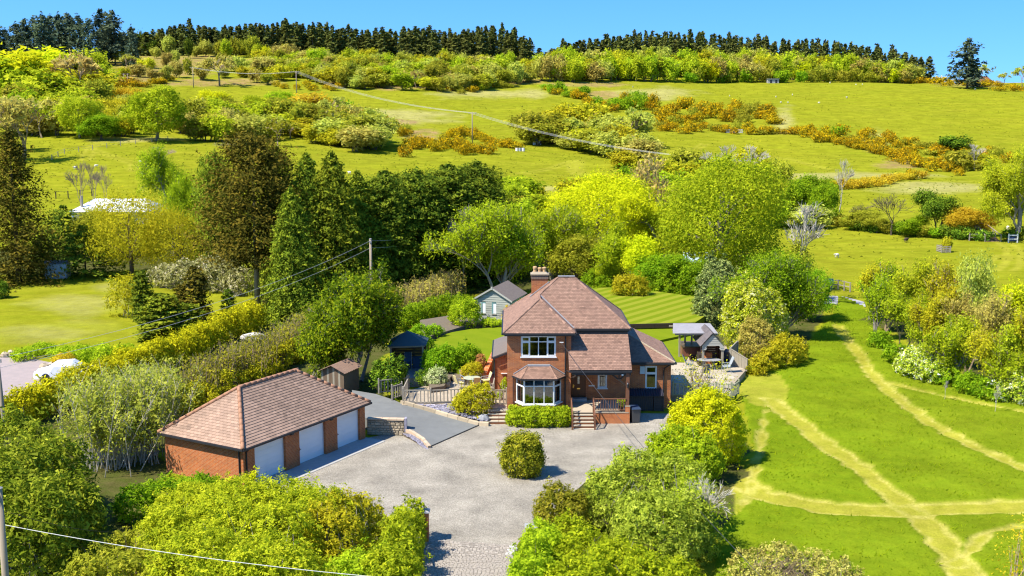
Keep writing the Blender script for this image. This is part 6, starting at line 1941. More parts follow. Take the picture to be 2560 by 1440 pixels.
for (u, vb, vt, w_, m_, k, lab) in [
    (60, 250, 130, 170, LIME2, 'far0', 'big yellow-lime domed tree in the wood below the pines'), (125, 215, 124, 140, LIME2, 'far1', 'yellow-lime tree topping the wood right below the pines'),
    (190, 250, 134, 112, PINK, 'barefar', 'pinkish leafless tree at the edge of the left wood'), (20, 260, 150, 120, FRESH, 'far2', 'green tree at the left end of the wood below the pines'),
    (110, 285, 182, 160, LIME, 'far3', 'large lime green tree low in the left wood'), (45, 300, 215, 120, OLIVE, 'far4', 'olive tree low in the left wood near the photo edge'),
    (245, 275, 200, 70, OLIVE, 'far1', 'olive tree beside the gorse bank in the left wood'), (200, 345, 234, 104, LIME, 'round0', 'rounded lime tree at the top of the left sheep field'),
    (250, 350, 288, 86, GREEN, 'mid2', 'dark green bush at the top of the left sheep field'), (60, 400, 238, 200, TAN, 'barehaze0', 'wide grey-tan leafless tree above the dark spruce'),
    (-20, 380, 250, 150, TAN, 'barehaze0', 'leafless tree cut by the photo edge above the dark spruce'),
    (392, 352, 214, 146, FRESH, 'round1', 'large fresh green oak in the hedge above the left sheep field'), (532, 300, 222, 88, LIME2, 'round0', 'brilliant yellow round tree in the hillside hedge'),
    (640, 300, 238, 76, FRESH, 'round1', 'bright green bushy tree right of the yellow round tree'), (702, 292, 224, 84, FRESH, 'round0', 'round green tree below the lower hillside power pole'),
    (770, 300, 238, 120, ORANGE, 'far2', 'orange-brown thicket tree right of the round green tree'), (855, 300, 252, 56, GREEN, 'far3', 'blue-green bush at the end of the orange thicket')]:
    plant(k, 'hillside_tree', lab, 'tree', u, vb, vt, w_, m_)
scatter(58, [(430, 300), (560, 290), (760, 300), (960, 340), (1000, 375), (860, 385), (640, 362), (430, 352)], (38, 76), (54, 100), [OLIVE, OLIVE2, TAN, PALEG, OLIVE, LIME], ['far0', 'far1', 'far2', 'far3', 'barefar'], 'hedgerow_tree', 'thicket tree in the broad hedge above the left sheep field', 'tree', 'thicket above the left sheep field', 15)
scatter(18, [(240, 300), (330, 280), (330, 345), (240, 345)], (36, 60), (50, 76), [OLIVE, PALEG, OLIVE2], FAR, 'hedgerow_tree', 'tree between the rounded lime tree and the green oak', 'tree', 'trees left of the green oak', 16)
scatter(26, [(0, 200), (240, 190), (260, 300), (230, 345), (0, 345)], (50, 90), (70, 120), [OLIVE, FRESH, LIME, OLIVE2, TAN, OLIVE], FAR + ['barefar'], 'wood_tree', 'tree filling the wood below the skyline pines', 'tree', 'wood below the skyline pines', 17)
scatter(22, [(1300, 345), (1560, 340), (1640, 360), (1600, 410), (1530, 400), (1330, 362)], (40, 70), (60, 100), [OLIVE, OLIVE2, PALEG, OLIVE, TAN], FAR + ['barefar'], 'thicket_tree', 'tree filling the hillside thicket under the power line', 'tree', 'thicket under the power line', 18)
scatter(26, [(1560, 470), (1900, 430), (1960, 520), (2060, 560), (1960, 590), (1900, 600), (1560, 560)], (50, 100), (60, 110), [OLIVE, FRESH, OLIVE2, PALEG, GREEN], FAR, 'valley_tree', 'tree in the valley wood beyond the garden lime trees', 'tree', 'valley wood beyond the lime trees', 19)
scatter(20, [(1260, 490), (1420, 480), (1560, 500), (1560, 570), (1260, 580)], (40, 80), (60, 110), [OLIVE, FRESH, OLIVE2, LIME, TAN], FAR, 'valley_tree', 'tree between the conifer row and the yellow-lime tree', 'tree', 'trees right of the conifer row', 20)
# thicket in the middle of the hillside
for (u, vb, vt, w_, m_, k, lab) in [
    (1340, 352, 280, 120, OLIVE, 'far0', 'olive tree at the gorse end of the hillside thicket'), (1410, 350, 266, 110, OLIVE2, 'far1', 'yellow-green tree in the hillside thicket left of the power line'),
    (1470, 352, 262, 120, OLIVE2, 'far2', 'broad yellow-olive tree in the middle of the hillside thicket'), (1390, 360, 305, 90, OLIVE, 'far3', 'low olive tree under the hillside power line'),
    (1530, 370, 290, 110, PALEG, 'far4', 'pale tree in the hillside thicket under the wire'), (1590, 368, 272, 100, PALEG, 'barefar', 'grey leafless tree in the hillside thicket'),
    (1500, 385, 335, 110, OLIVE, 'far1', 'low dark tree at the lower edge of the hillside thicket'), (1580, 395, 345, 90, OLIVE, 'far0', 'olive bush below the grey leafless tree'), (1560, 420, 380, 80, OLIVE2, 'far3', 'yellow-olive bush at the end of the middle field')]:
    plant(k, 'hillside_tree', lab, 'tree', u, vb, vt, w_, m_)
# gorse banks
def gorse(path, n, jit, h, w_, lab, grp, seed, mats=(None,)):
    rg = random.Random(seed)
    L = [0]
    for a, b in zip(path[:-1], path[1:]): L.append(L[-1] + math.hypot(b[0] - a[0], b[1] - a[1]))
    for k in range(n):
        s = L[-1] * (k + rg.random()) / n
        u = float(np.interp(s, L, [p[0] for p in path])) + rg.gauss(0, 3); dv_ = rg.uniform(-jit, jit); v = float(np.interp(s, L, [p[1] for p in path])) + dv_
        m_ = rg.choice(mats); hh = rg.uniform(*h); f = k / max(1, n - 1)
        lb = ('tall ' if hh > (h[0] + h[1]) / 2 else 'low ') + TONE[m_.name] + ' bush, ' + ('left end' if f < .25 else 'left of centre' if f < .5 else 'right of centre' if f < .75 else 'right end') + ' of the ' + lab
        plant(rg.choice(GOR), 'gorse_bush', lb, 'gorse', u, v, v - hh, rg.uniform(*w_), m_, grp, single=True)
G_ = (GORSE, GORSE, GORSE, OLIVE)
gorse([(260, 222), (330, 215), (430, 205)], 11, 5, (10, 18), (26, 44), 'gorse along the far left field top', 'gorse on the far left field top', 1, (GORSE,))
gorse([(265, 275), (310, 255), (340, 245)], 9, 14, (20, 32), (34, 52), 'gorse left of the green oak', 'gorse left of the oak', 2, (GORSE, ORANGE))
gorse([(690, 215), (780, 222), (860, 225)], 9, 5, (9, 16), (18, 34), 'gorse row below the left scrub slope', 'gorse below the left scrub', 3, (GORSE,))
gorse([(870, 285), (950, 310), (1010, 335), (1030, 345)], 14, 10, (16, 28), (26, 46), 'gorse above the thicket end', 'gorse above the thicket end', 4, (GORSE, GORSE, OLIVE))
gorse([(1010, 385), (1060, 372), (1130, 372), (1220, 385)], 20, 10, (18, 30), (28, 50), 'gorse before the middle power pole', 'gorse by the middle power pole', 5, (GORSE,))
gorse([(1115, 345), (1180, 345), (1250, 365), (1300, 378)], 14, 8, (14, 24), (26, 46), 'gorse behind the middle power pole', 'gorse behind the middle power pole', 6, (GORSE,))
gorse([(1360, 228), (1420, 240), (1480, 258), (1540, 278)], 16, 6, (12, 24), (24, 44), 'gorse below the upper pasture corner', 'gorse below the upper pasture corner', 7, (GORSE, GORSE, GREEN))
gorse([(1530, 275), (1580, 262), (1640, 275)], 12, 12, (18, 38), (28, 50), 'mixed clump above the broad bank', 'mixed gorse clump', 8, (GORSE, GREEN, GREEN))
gorse([(1640, 300), (1740, 285), (1850, 295), (1940, 310)], 34, 20, (18, 34), (28, 54), 'broad gorse bank above the metal pen', 'gorse above the metal pen', 9, G_)
gorse([(1580, 330), (1700, 325), (1800, 330), (1960, 330)], 22, 8, (12, 22), (24, 46), 'lower edge of the broad bank', 'gorse at the lower edge of the broad bank', 10, G_)
gorse([(1990, 335), (2090, 355), (2200, 385), (2300, 415), (2400, 430)], 40, 10, (14, 28), (28, 52), 'long gorse bank across the right pasture', 'gorse bank across the right pasture', 11, (GORSE,))
gorse([(2100, 345), (2230, 365), (2350, 385), (2560, 400)], 30, 12, (14, 26), (30, 56), 'upper side of the long right bank', 'gorse on the upper side of the right bank', 12, (GORSE, GORSE, OLIVE))
gorse([(2100, 470), (2190, 462), (2280, 448), (2300, 446)], 15, 5, (14, 24), (28, 48), 'gorse hedge between the right fields', 'gorse hedge between the right fields', 13, (GORSE, ORANGE))
gorse([(2270, 205), (2330, 210), (2420, 215), (2560, 228)], 18, 5, (10, 20), (26, 46), 'skyline gorse below the lone fir', 'gorse below the lone fir', 14, (GORSE,))
gorse([(1110, 228), (1160, 232), (1230, 222), (1290, 218)], 10, 5, (10, 20), (20, 36), 'gorse at the upper field corner', 'gorse at the upper field corner', 15, (GORSE, OLIVE, FRESH))
for (u, vb, vt, w_, m_, k, lab) in [
    (1400, 232, 206, 30, GREEN, 'scrub0', 'small dark round bush left of the gorse corner'), (1460, 238, 216, 32, GREEN, 'scrub1', 'dark round bush above the gorse corner'),
    (2095, 350, 316, 36, GREEN, 'scrub2', 'round dark bush rising out of the right gorse bank'), (2378, 385, 342, 70, DGREEN, 'far2', 'dark holly tree at the end of the right gorse bank'),
    (2400, 425, 380, 90, OLIVE, 'scrub0', 'olive bush under the white leafless tree'), (2450, 420, 385, 80, OLIVE2, 'scrub1', 'olive bush beyond the white leafless tree')]:
    plant(k, 'hillside_bush', lab, 'bush', u, vb, vt, w_, m_)
plant('bare1', 'dead_tree', 'white leafless tree leaning on the right gorse bank', 'tree', 2435, 425, 358, 62)
plant('bare1', 'dead_tree', 'silvery wind-bent leafless tree behind the big lime tree', 'tree', 1815, 480, 358, 120)
plant('bare1', 'dead_tree', 'silvery leafless tree beside the right field power pole', 'tree', 1872, 470, 360, 90)
plant('bare1', 'bare_tree', 'slim pale leafless tree by the gorse hedge', 'tree', 2098, 530, 395, 66)

# ---- hedge line below the right field
for (u, vb, vt, w_, m_, k, lab) in [
    (1945, 525, 448, 110, OLIVE, 'mid0', 'olive tree at the head of the right field hedge'), (2010, 545, 440, 120, GREEN, 'mid1', 'dark green oak at the bend of the right field hedge'), (2060, 560, 462, 80, GREEN, 'mid2', 'dark green tree right of the bend in the field hedge'),
    (2345, 590, 482, 96, DGREEN, 'mid3', 'dark conical tree in the right field hedge'), (2290, 590, 540, 90, GREEN, 'mid0', 'low green bush tree in the right field hedge'), (2420, 595, 520, 110, ORANGE, 'mid1', 'orange-green tree near the cattle ramp'),
    (2150, 575, 525, 80, OLIVE, 'mid2', 'low olive bush in the right field hedge'), (2195, 582, 540, 70, OLIVE, 'mid3', 'scrubby bush under the dark leafless tree')]:
    plant(k, 'hedge_tree', lab, 'tree', u, vb, vt, w_, m_)
plant('bare0', 'bare_tree', 'dark spreading leafless tree in the right field hedge', 'tree', 2228, 588, 478, 120, bark=BARK)
plant('bare0', 'bare_tree', 'small crooked leafless tree left of the spreading leafless tree', 'tree', 2152, 572, 505, 60, bark=BARK)
for k in range(17):
    u = 2070 + k * 30; v = np.interp(u, [2060, 2160, 2300, 2460, 2560], [558, 578, 592, 602, 600])
    if 2470 < u < 2520: continue
    plant(rng_.choice(SCR), 'hedge_bush', 'low dark hedge bush along the foot of the right field', 'bush', u, v, v - rng_.uniform(22, 36), 46, rng_.choice([DGREEN, GREEN, OLIVE]), 'low hedge along the right field', single=True)
plant('big0', 'sycamore_tree', 'tall bright lime sycamore beside the cattle ramp', 'tree', 2536, 602, 372, 190, LIME)

# ================================================================== trees of the gardens
for s in range(2):
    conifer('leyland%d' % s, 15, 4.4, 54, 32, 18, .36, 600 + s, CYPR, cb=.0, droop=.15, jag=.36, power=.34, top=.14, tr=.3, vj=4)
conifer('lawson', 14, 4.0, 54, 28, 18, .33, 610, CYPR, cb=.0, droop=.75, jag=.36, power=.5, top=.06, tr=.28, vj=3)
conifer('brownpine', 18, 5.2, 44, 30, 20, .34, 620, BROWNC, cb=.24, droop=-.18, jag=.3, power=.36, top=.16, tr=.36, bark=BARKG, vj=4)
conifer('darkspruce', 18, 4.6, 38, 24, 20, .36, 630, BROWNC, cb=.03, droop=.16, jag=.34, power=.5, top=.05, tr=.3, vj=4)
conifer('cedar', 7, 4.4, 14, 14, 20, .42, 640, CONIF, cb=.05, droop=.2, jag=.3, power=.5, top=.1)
conifer('dwarf', 4, 1.1, 26, 14, 10, .24, 650, CYPR, cb=.0, droop=.05, jag=.2, power=.35, top=.2)
leafy('maple', 9, 4.4, 660, FRESH, BARKG, 5, 13, .27, .42, .14, 3.4, stems=4, low=1.0)
leafy('hazel', 9, 5.0, 661, FRESH, BARKG, 5, 15, .24, .42, .2, 3.2, stems=4, upw=.25, spread=.5, low=.8)
broadleaf('weeping', 9, 4.6, .5, 14, 900, 16, .20, .5, 662, OLIVE2, BARK, under=.6, droop=.9)

T_ = [  # key, name, label, u, v base, v top, width px, material, bark
    ('darkspruce', 'spruce_tree', 'tall brown-green spruce at the left edge above the neighbour lawn', 48, 705, 328, 200, None, None),
    ('brownpine', 'pine_tree', 'very tall brown-olive pine with bare pale trunk behind the hedge', 645, 772, 342, 250, None, None),
    ('leyland0', 'cypress_tree', 'dark cypress crowded behind the tall brown pine', 700, 740, 372, 110, None, None),
    ('lawson', 'cypress_tree', 'drooping green cypress at the near end of the conifer row', 735, 800, 470, 150, None, None),
    ('lawson', 'cypress_tree', 'cypress with drooping tip next to the near end of the conifer row', 775, 770, 385, 171, None, None),
    ('lawson', 'cypress_tree', 'drooping cypress in the middle of the conifer row', 838, 770, 380, 184, None, None),
    ('lawson', 'cypress_tree', 'cypress right behind the telegraph pole', 900, 755, 428, 171, None, None),
    ('leyland1', 'cypress_tree', 'dark cypress just right of the telegraph pole', 965, 745, 430, 171, CONIF, None),
    ('leyland0', 'cypress_tree', 'dark bushy cypress toward the far end of the conifer row', 1040, 725, 428, 198, CONIF, None),
    ('leyland1', 'cypress_tree', 'tall dark cypress near the far end of the conifer row', 1120, 708, 414, 211, CONIF, None),
    ('leyland0', 'cypress_tree', 'dark cypress at the far end of the conifer row', 1190, 690, 408, 198, CONIF, None),
    ('leyland1', 'cypress_tree', 'lower dark cypress closing the far end of the conifer row', 1225, 670, 450, 132, CONIF, None),
    ('leyland0', 'cypress_tree', 'olive cypress between the maple and the tall brown pine', 545, 690, 385, 120, None, None),
    ('big1', 'maple_tree', 'bright green maple left of the conifers by the white roof', 435, 640, 378, 150, FRESH, None),
    ('weeping', 'weeping_tree', 'weeping olive-green tree behind the neighbour lawn', 330, 690, 478, 210, None, None),
    ('weeping', 'weeping_tree', 'golden-olive bushy tree right of the weeping tree', 455, 690, 515, 180, OLIVE2, None),
    ('cedar', 'cedar_tree', 'dark low cedar beside the white metal shed', 215, 690, 565, 190, None, None),
    ('cedar', 'cedar_tree', 'dark conifer screening the near end of the white roof', 165, 640, 515, 150, None, None),
    ('mid1', 'garden_tree', 'olive tree screening the middle of the white roof', 255, 640, 525, 150, OLIVE, None),
    ('cedar', 'cedar_tree', 'dark cedar in the gap left of the white metal shed', 110, 690, 590, 120, None, None),
    ('dwarf', 'dwarf_cypress', 'slim dark dwarf cypress left of the small conifer group', 360, 800, 678, 62, CONIF, None),
    ('dwarf', 'dwarf_cypress', 'golden-olive dwarf cypress in the small conifer group', 492, 810, 668, 76, BROWNC, None),
    ('dwarf', 'dwarf_cypress', 'olive dwarf cypress between the darker ones', 455, 810, 712, 50, BROWNC, None),
    ('dwarf', 'dwarf_cypress', 'broad low juniper at the front of the small conifer group', 405, 845, 735, 120, None, None),
    ('dwarf', 'dwarf_cypress', 'stubby dark cypress alone right of the small conifer group', 572, 805, 722, 40, CONIF, None),
    ('dwarf', 'dwarf_cypress', 'rounded conifer low in front of the small conifer group', 470, 840, 760, 90, None, None),
    ('hazel', 'hazel_tree', 'broad fresh green tree left of the chimney', 1255, 742, 518, 220, FRESH, None),
    ('hazel', 'hazel_tree', 'green tree right behind the chimney', 1385, 700, 520, 160, FRESH, None),
    ('dense', 'lime_tree', 'large yellow-lime tree behind the house roof', 1495, 680, 428, 250, LIME2, None),
    ('dense', 'lime_tree', 'huge lime green tree behind the striped lawn', 1800, 720, 384, 290, FRESH, None),
    ('big1', 'lime_tree', 'yellow-lime tree between the two largest lime trees', 1625, 690, 478, 190, LIME2, None),
    ('mid0', 'garden_tree', 'slim-stemmed green tree at the back of the striped lawn', 1535, 722, 565, 120, FRESH, BARKP),
    ('mid2', 'garden_tree', 'twiggy dark green tree right of the roof ridge', 1440, 708, 585, 110, OLIVE, None),
    ('mid1', 'garden_tree', 'dark hedge tree at the back of the striped lawn', 1650, 740, 640, 130, GREEN, None),
    ('mid3', 'garden_tree', 'dark hedge tree in the back corner of the striped lawn', 1725, 748, 640, 110, GREEN, None),
    ('mid1', 'garden_tree', 'yellow-green tree below the yellow-lime tree', 1610, 730, 590, 120, LIME2, None),
    ('maple', 'maple_tree', 'round maple with yellow-tipped dark leaves beside the gazebo', 893, 960, 690, 235, leaf('leaf_maple', [(.025, .042, .004), (.075, .10, .006), (.22, .215, .010)]), None),
    ('hazel', 'garden_tree', 'large green bushy tree right of the timber shelter', 1960, 850, 640, 200, GREEN, None),
    ('mid2', 'garden_tree', 'dense green tree where the grass path meets the track', 2020, 800, 680, 110, GREEN, None),
    ('mid0', 'garden_tree', 'copper-brown tree behind the big bushy tree', 1985, 760, 610, 130, OLIVE, None),
]
for (k, nm, lab, u, vb, vt, w_, m_, bk) in T_:
    plant(k, nm, lab, 'tree', u, vb, vt, w_, m_, bark=bk)
plant('barehaze1', 'bare_tree', 'pinkish-brown leafless tree between the lime trees', 'tree', 1625, 610, 394, 130)
plant('bare1', 'bare_tree', 'slim pale-trunked leafless tree right of the conifer row', 'tree', 1160, 725, 508, 90)
plant('bare1', 'bare_tree', 'wide silvery leafless tree above the garden track', 'tree', 1985, 755, 500, 190)
for (u, vb, vt, w_, lab) in [(205, 545, 400, 80, 'thin leafless tree left of the white marquee roof'), (238, 540, 405, 70, 'thin leafless tree behind the white marquee roof'), (268, 530, 408, 60, 'small leafless tree behind the white marquee roof ridge'),
                             (400, 420, 365, 90, 'faint leafless tree in the left sheep field behind the maple'), (580, 400, 345, 120, 'leafless tree above the conifer tips')]:
    plant('bare1', 'bare_tree', lab, 'tree', u, vb, vt, w_, bark=BARKT)
# young plantation on the right
for i, (k, u, vb, vt, w_, m_, lab) in enumerate([
    ('young0', 2175, 800, 655, 90, OLIVE2, 'thin yellow-green young tree at the path end of the plantation'), ('airy1', 2225, 830, 668, 110, FRESH, 'fresh green young tree near the track end of the plantation'),
    ('airy2', 2290, 850, 655, 100, LIME, 'lime young tree in the back of the plantation'), ('young1', 2190, 850, 700, 80, FRESH, 'green sapling leaning over the mown path end'),
    ('airy0', 2255, 890, 730, 120, FRESH, 'leafy green young tree at the path edge of the plantation'), ('airy1', 2350, 880, 668, 120, OLIVE2, 'olive-yellow young tree in the middle of the plantation'),
    ('airy2', 2330, 920, 740, 110, OLIVE2, 'yellow-olive young tree right in the middle of the plantation'), ('young0', 2440, 900, 640, 90, PALEG, 'pale pointed birch rising above the plantation'),
    ('airy0', 2415, 930, 730, 120, TAN, 'broad tan tree in the middle right of the plantation'), ('young1', 2400, 960, 790, 100, LIME, 'lime sapling at the front of the plantation'),
    ('airy1', 2480, 960, 740, 120, TAN, 'tan twiggy tree toward the right edge of the plantation'), ('airy2', 2530, 960, 715, 130, LIME2, 'yellow tree near the photo edge of the plantation'),
    ('airy0', 2555, 990, 790, 120, LIME, 'lime tree at the photo edge of the plantation'), ('young0', 2470, 985, 830, 100, OLIVE2, 'olive sapling at the front right of the plantation'),
    ('airy1', 2520, 1000, 850, 110, FRESH, 'leafy green bush at the front right of the plantation'), ('young1', 2355, 960, 820, 90, FRESH, 'green sapling behind the white blossom bush'),
    ('airy2', 2600, 1010, 760, 140, OLIVE2, 'olive tree just inside the photo edge'), ('young0', 2300, 900, 760, 80, LIME, 'slim lime sapling behind the path-edge tree'),
    ('airy0', 2430, 870, 700, 120, OLIVE2, 'yellow tree behind the pale pointed birch')]):
    plant(k, 'plantation_tree', lab, 'tree', u, vb, vt, w_, m_)

# ================================================================== shrubs and hedges
shrub('clipped_shrub', 'clipped egg-shaped green shrub standing alone in the gravel', 'shrub', None, leaf('leaf_clipped', [(.04, .05, .006), (.12, .13, .010), (.28, .25, .025)], .25), .15, 1.5, world=[((.56, 59.2, 0), 2.45, 1.12), ((.56, 59.2, 0), 1.7, 1.15)], flat=.55, aspect=.42, droop=.3)
shrub('bay_hedge', 'clipped yellow-green hedge under the bay window', 'hedge', None, FRESH, .12, 1.3, world=[((.45, 69.15, 0), 1.2, .75), ((1.3, 69.05, 0), 1.22, .8), ((2.2, 69.05, 0), 1.2, .8), ((3.1, 69.1, 0), 1.2, .75), ((.1, 69.5, 0), 1.05, .45), ((3.5, 69.5, 0), 1.1, .45)], flat=.45)
shrub('yellow_shrub', 'rounded yellow-green shrub in front of the left patio railing', 'shrub', [(1190, 1030, 962, 86, .45), (1165, 1030, 985, 50, .45), (1150, 1022, 1000, 46, .5)], OLIVE2, .14, 1.1)
shrub('patio_shrub', 'grey-green lavender mound in the middle of the left patio', 'shrub', [(1092, 968, 920, 50, LPZ), (1105, 966, 930, 30, LPZ)], GREYL, .10, 1.2)
shrub('patio_shrub', 'yellow-green mound at the corner of the rockery', 'shrub', [(1180, 945, 908, 52, 1.0)], OLIVE2, .11, 1.2)
shrub('patio_shrub', 'dark green bushes in front of the left lawn', 'shrub', [(1095, 935, 870, 60, .9), (1120, 930, 865, 56, 1.0), (1075, 930, 880, 40, .8)], GREEN, .13, 1.1)
shrub('patio_shrub', 'tall green shrub with pointed top in front of the left lawn', 'shrub', [(1165, 925, 855, 60, 1.0), (1180, 920, 868, 50, 1.0)], GREEN, .13, 1.0)
shrub('patio_shrub', 'reddish shrub against the brick passage wall', 'shrub', [(1203, 930, 885, 26, 1.0)], COPPER, .10, .9)
shrub('patio_shrub', 'light green ground cover along the left lawn edge', 'shrub', [(1105, 905, 872, 60, 1.2), (1140, 902, 878, 50, 1.2)], FRESH, .13, .9)
shrub('patio_shrub', 'dark shade shrub below the corner gazebo', 'shrub', [(1055, 955, 925, 34, LPZ), (1068, 962, 935, 30, LPZ)], DGREEN, .11, 1.0)
shrub('shade_shrub', 'dark sprawling shrub at the foot of the round maple', 'shrub', [(985, 975, 890, 60, .7), (955, 972, 900, 50, .7), (1000, 972, 925, 40, .7)], DGREEN, .16, 1.0)
shrub('fern_bed', 'green leafy plants by the corner gazebo roof', 'shrub', [(1068, 880, 845, 40, 1.3), (1050, 850, 812, 50, 1.4), (1085, 838, 812, 44, 1.4)], GREEN, .16, .9)
shrub('lawn_shrub', 'bright green rounded bush by the summerhouse corner', 'shrub', [(1165, 812, 752, 72, 1.5), (1150, 812, 765, 50, 1.5)], FRESH, .18, 1.1)
shrub('trellis_climber', 'rusty climber on the summerhouse trellis', 'shrub', [(1265, 808, 765, 22, 1.5)], ORANGE, .12, .7)
shrub('lawn_plants', 'low bright plants below the summerhouse wall', 'shrub', [(1222, 812, 797, 40, 1.5), (1245, 812, 800, 26, 1.5)], LIME, .12, 1.0)
shrub('passage_plants', 'small green plants by the left house wall', 'shrub', [(1262, 980, 945, 18, LPZ), (1250, 1000, 980, 14, LPZ)], FRESH, .10, .9)
shrub('rhododendron', 'rounded rhododendron with pale blooms at the back of the striped lawn', 'shrub', [(1560, 738, 690, 56, 1.2), (1590, 738, 688, 60, 1.2)], OLIVE2, .2, 1.1)
shrub('back_hedge', 'dark leafy hedge along the back of the striped lawn', 'hedge', [(1625, 745, 690, 60), (1665, 748, 680, 70), (1705, 750, 685, 70), (1740, 755, 690, 50), (1510, 730, 690, 50), (1480, 728, 680, 50)], GREEN, .24, 1.0)
shrub('holly_bush', 'tall grey-green holly beside the striped lawn', 'shrub', [(1775, 815, 680, 84), (1800, 810, 650, 90), (1765, 818, 740, 60)], leaf('leaf_grey_holly', [(.04, .055, .025), (.09, .11, .04), (.18, .19, .07)], .12), .2, 1.0)
shrub('blossom_bush', 'big green bush dotted with white blossom right of the shelter', 'shrub', [(1870, 880, 700, 130), (1910, 875, 720, 110), (1845, 870, 760, 60)], leaf('leaf_sparse_blossom', [(.08, .11, .008), (.17, .21, .012), (.24, .25, .016), (.26, .26, .03), (.36, .34, .26)], .2), .16, 1.0)
shrub('tan_thicket', 'tan twiggy bush beside the board fence', 'shrub', [(1880, 900, 790, 70), (1905, 905, 800, 60)], TAN, .16, .7, stems=60, stemmat=BARKT)
shrub('path_bush', 'low green bush spreading onto the meadow by the shelter', 'shrub', [(1960, 915, 835, 80), (1990, 905, 845, 60), (1920, 925, 870, 60), (1890, 935, 895, 60)], OLIVE2, .18, 1.0)
shrub('white_blossom_bush', 'white blossom bush at the front of the young plantation', 'shrub', [(2290, 945, 862, 80), (2330, 958, 890, 70), (2260, 935, 880, 50)], BLOSS, .16, 1.0)
shrub('white_blossom_bush', 'smaller white blossom bush near the photo edge', 'shrub', [(2545, 1010, 930, 60), (2500, 1005, 950, 50)], BLOSS, .16, .9)
shrub('plantation_undergrowth', 'dark undergrowth along the front of the young plantation', 'shrub', [(2200, 870, 830, 60), (2240, 910, 860, 60), (2380, 965, 920, 80), (2430, 985, 935, 80), (2480, 1000, 950, 80)], GREEN, .2, .8)
shrub('pale_blossom_thicket', 'wide twiggy thicket with pinkish-white blossom behind the small conifers', 'shrub', [(470, 720, 655, 120), (540, 725, 640, 140), (600, 735, 670, 90), (410, 715, 660, 80)], BLOSSP, .22, .8, stems=60, stemmat=BARKG)
shrub('lawn_bush', 'light green straggly bush at the edge of the neighbour lawn', 'shrub', [(310, 790, 690, 80), (330, 740, 690, 70)], OLIVE2, .2, .6, stems=20)
shrub('clipped_block', 'dark clipped hedge block at the photo edge of the neighbour lawn', 'hedge', None, DGREEN, .2, 1.4, world=[(tuple(at(-30, 745)), 1.9, 1.6), (tuple(at(5, 745)), 1.85, .75)], flat=.5)
shrub('bank_plants', 'green plants on the bank below the neighbour lawn', 'shrub', [(100, 885, 865, 90), (180, 895, 868, 100), (250, 900, 865, 90), (310, 890, 865, 60), (60, 900, 875, 60)], FRESH, .2, .9)
shrub('brown_mound', 'brown rounded heather mound above the covered car', 'shrub', [(160, 915, 885, 55)], ORANGE, .16, 1.2)
def along(px, n, h, r, jr=.15, seed=1):
    rg = random.Random(seed); P = [at(u, v) for u, v in px]; L = [0]
    for a, b in zip(P[:-1], P[1:]): L.append(L[-1] + (b - a).length)
    out = []
    for k in range(n):
        s = L[-1] * (k + .5) / n
        x = float(np.interp(s, L, [p.x for p in P])); y = float(np.interp(s, L, [p.y for p in P]))
        out.append(((x + rg.uniform(-.2, .2), y + rg.uniform(-.2, .2), hz(x, y)), h * rg.uniform(1 - jr, 1 + jr), r * rg.uniform(.9, 1.15)))
    return out
shrub('golden_hedge', 'long golden-yellow conifer hedge between the two gardens', 'hedge', None, GOLD, .26, 1.0, world=along([(650, 818), (560, 850), (450, 905), (330, 955), (200, 1005), (80, 1050), (-40, 1090)], 30, 2.3, 1.0), aspect=.4, under=.5)
def coppice(name, label, px, n, h, spread, matw, buds, nb, bs, seed, lean=.12, rad=.03, branch=3):
    """close-set upright stems with side twigs and small leaves"""
    rg = np.random.RandomState(seed); P = [at(u, v) for u, v in px]
    L = [0]
    for a, b in zip(P[:-1], P[1:]): L.append(L[-1] + (b - a).length)
    root = thing(name, label, 'hedge', P[0]); mb = MB(); tips = []
    for k in range(n):
        s = rg.uniform(0, L[-1])
        c = Vector((float(np.interp(s, L, [p.x for p in P])) + rg.normal(0, spread), float(np.interp(s, L, [p.y for p in P])) + rg.normal(0, spread), 0)); c.z = hz(c.x, c.y)
        hh = h * rg.uniform(.65, 1.1); d = Vector((rg.normal(0, lean), rg.normal(0, lean), 1)).normalized()
        b = c - P[0]; m_ = b + d * hh * .5 + Vector(rg.normal(0, .05, 3)); e = b + d * hh + Vector((rg.normal(0, .1), rg.normal(0, .1), 0))
        mb.tube([b, m_, e], [rad, rad * .7, rad * .25], 4, False)
        for j in range(branch):
            f = rg.uniform(.35, .95); q = b.lerp(e, f); a = rg.uniform(0, 6.28); l = hh * rg.uniform(.12, .28)
            t = q + Vector((math.cos(a) * .5, math.sin(a) * .5, .85)) * l
            mb.tube([q, t], [rad * .5, rad * .18], 3, False); tips.append(t)
            tips.append(q.lerp(t, .5))
        tips.append(e)
    link('stems', mb.mesh('stems'), matw, root)
    tp = np.array([tuple(t) for t in tips]); ii = rg.randint(0, len(tp), nb)
    Pp = tp[ii] + rg.normal(0, .16, (nb, 3)) - np.array([0, 0, 1]) * np.abs(rg.normal(0, .35, nb))[:, None]
    me = leafmesh('leaves', Pp, rg.normal(size=(nb, 3)) + np.array([-.3, -.2, .5]), bs, rg, rg.normal(.5, .2, nb)); me.materials.append(buds)
    link('leaves', me, buds, root)
    return root
coppice('brown_hedge', 'tall brown coppice hedge behind the garage', [(860, 830), (760, 880), (640, 935), (560, 975), (470, 1010)], 620, 3.0, .75, BARKT, OLIVE, 15000, .17, 31)
coppice('brown_hedge', 'brown coppice hedge between the maple and the leafless tree', [(990, 800), (1060, 770), (1130, 745)], 260, 3.0, .8, BARKT, TAN, 5500, .2, 32)
shrub('hedge_bottom', 'olive growth filling the foot of the coppice hedge', 'hedge', None, OLIVE2, .2, .9, world=along([(850, 850), (740, 905), (620, 960), (520, 1000), (440, 1040)], 12, 1.7, 1.1, .2), under=.5)
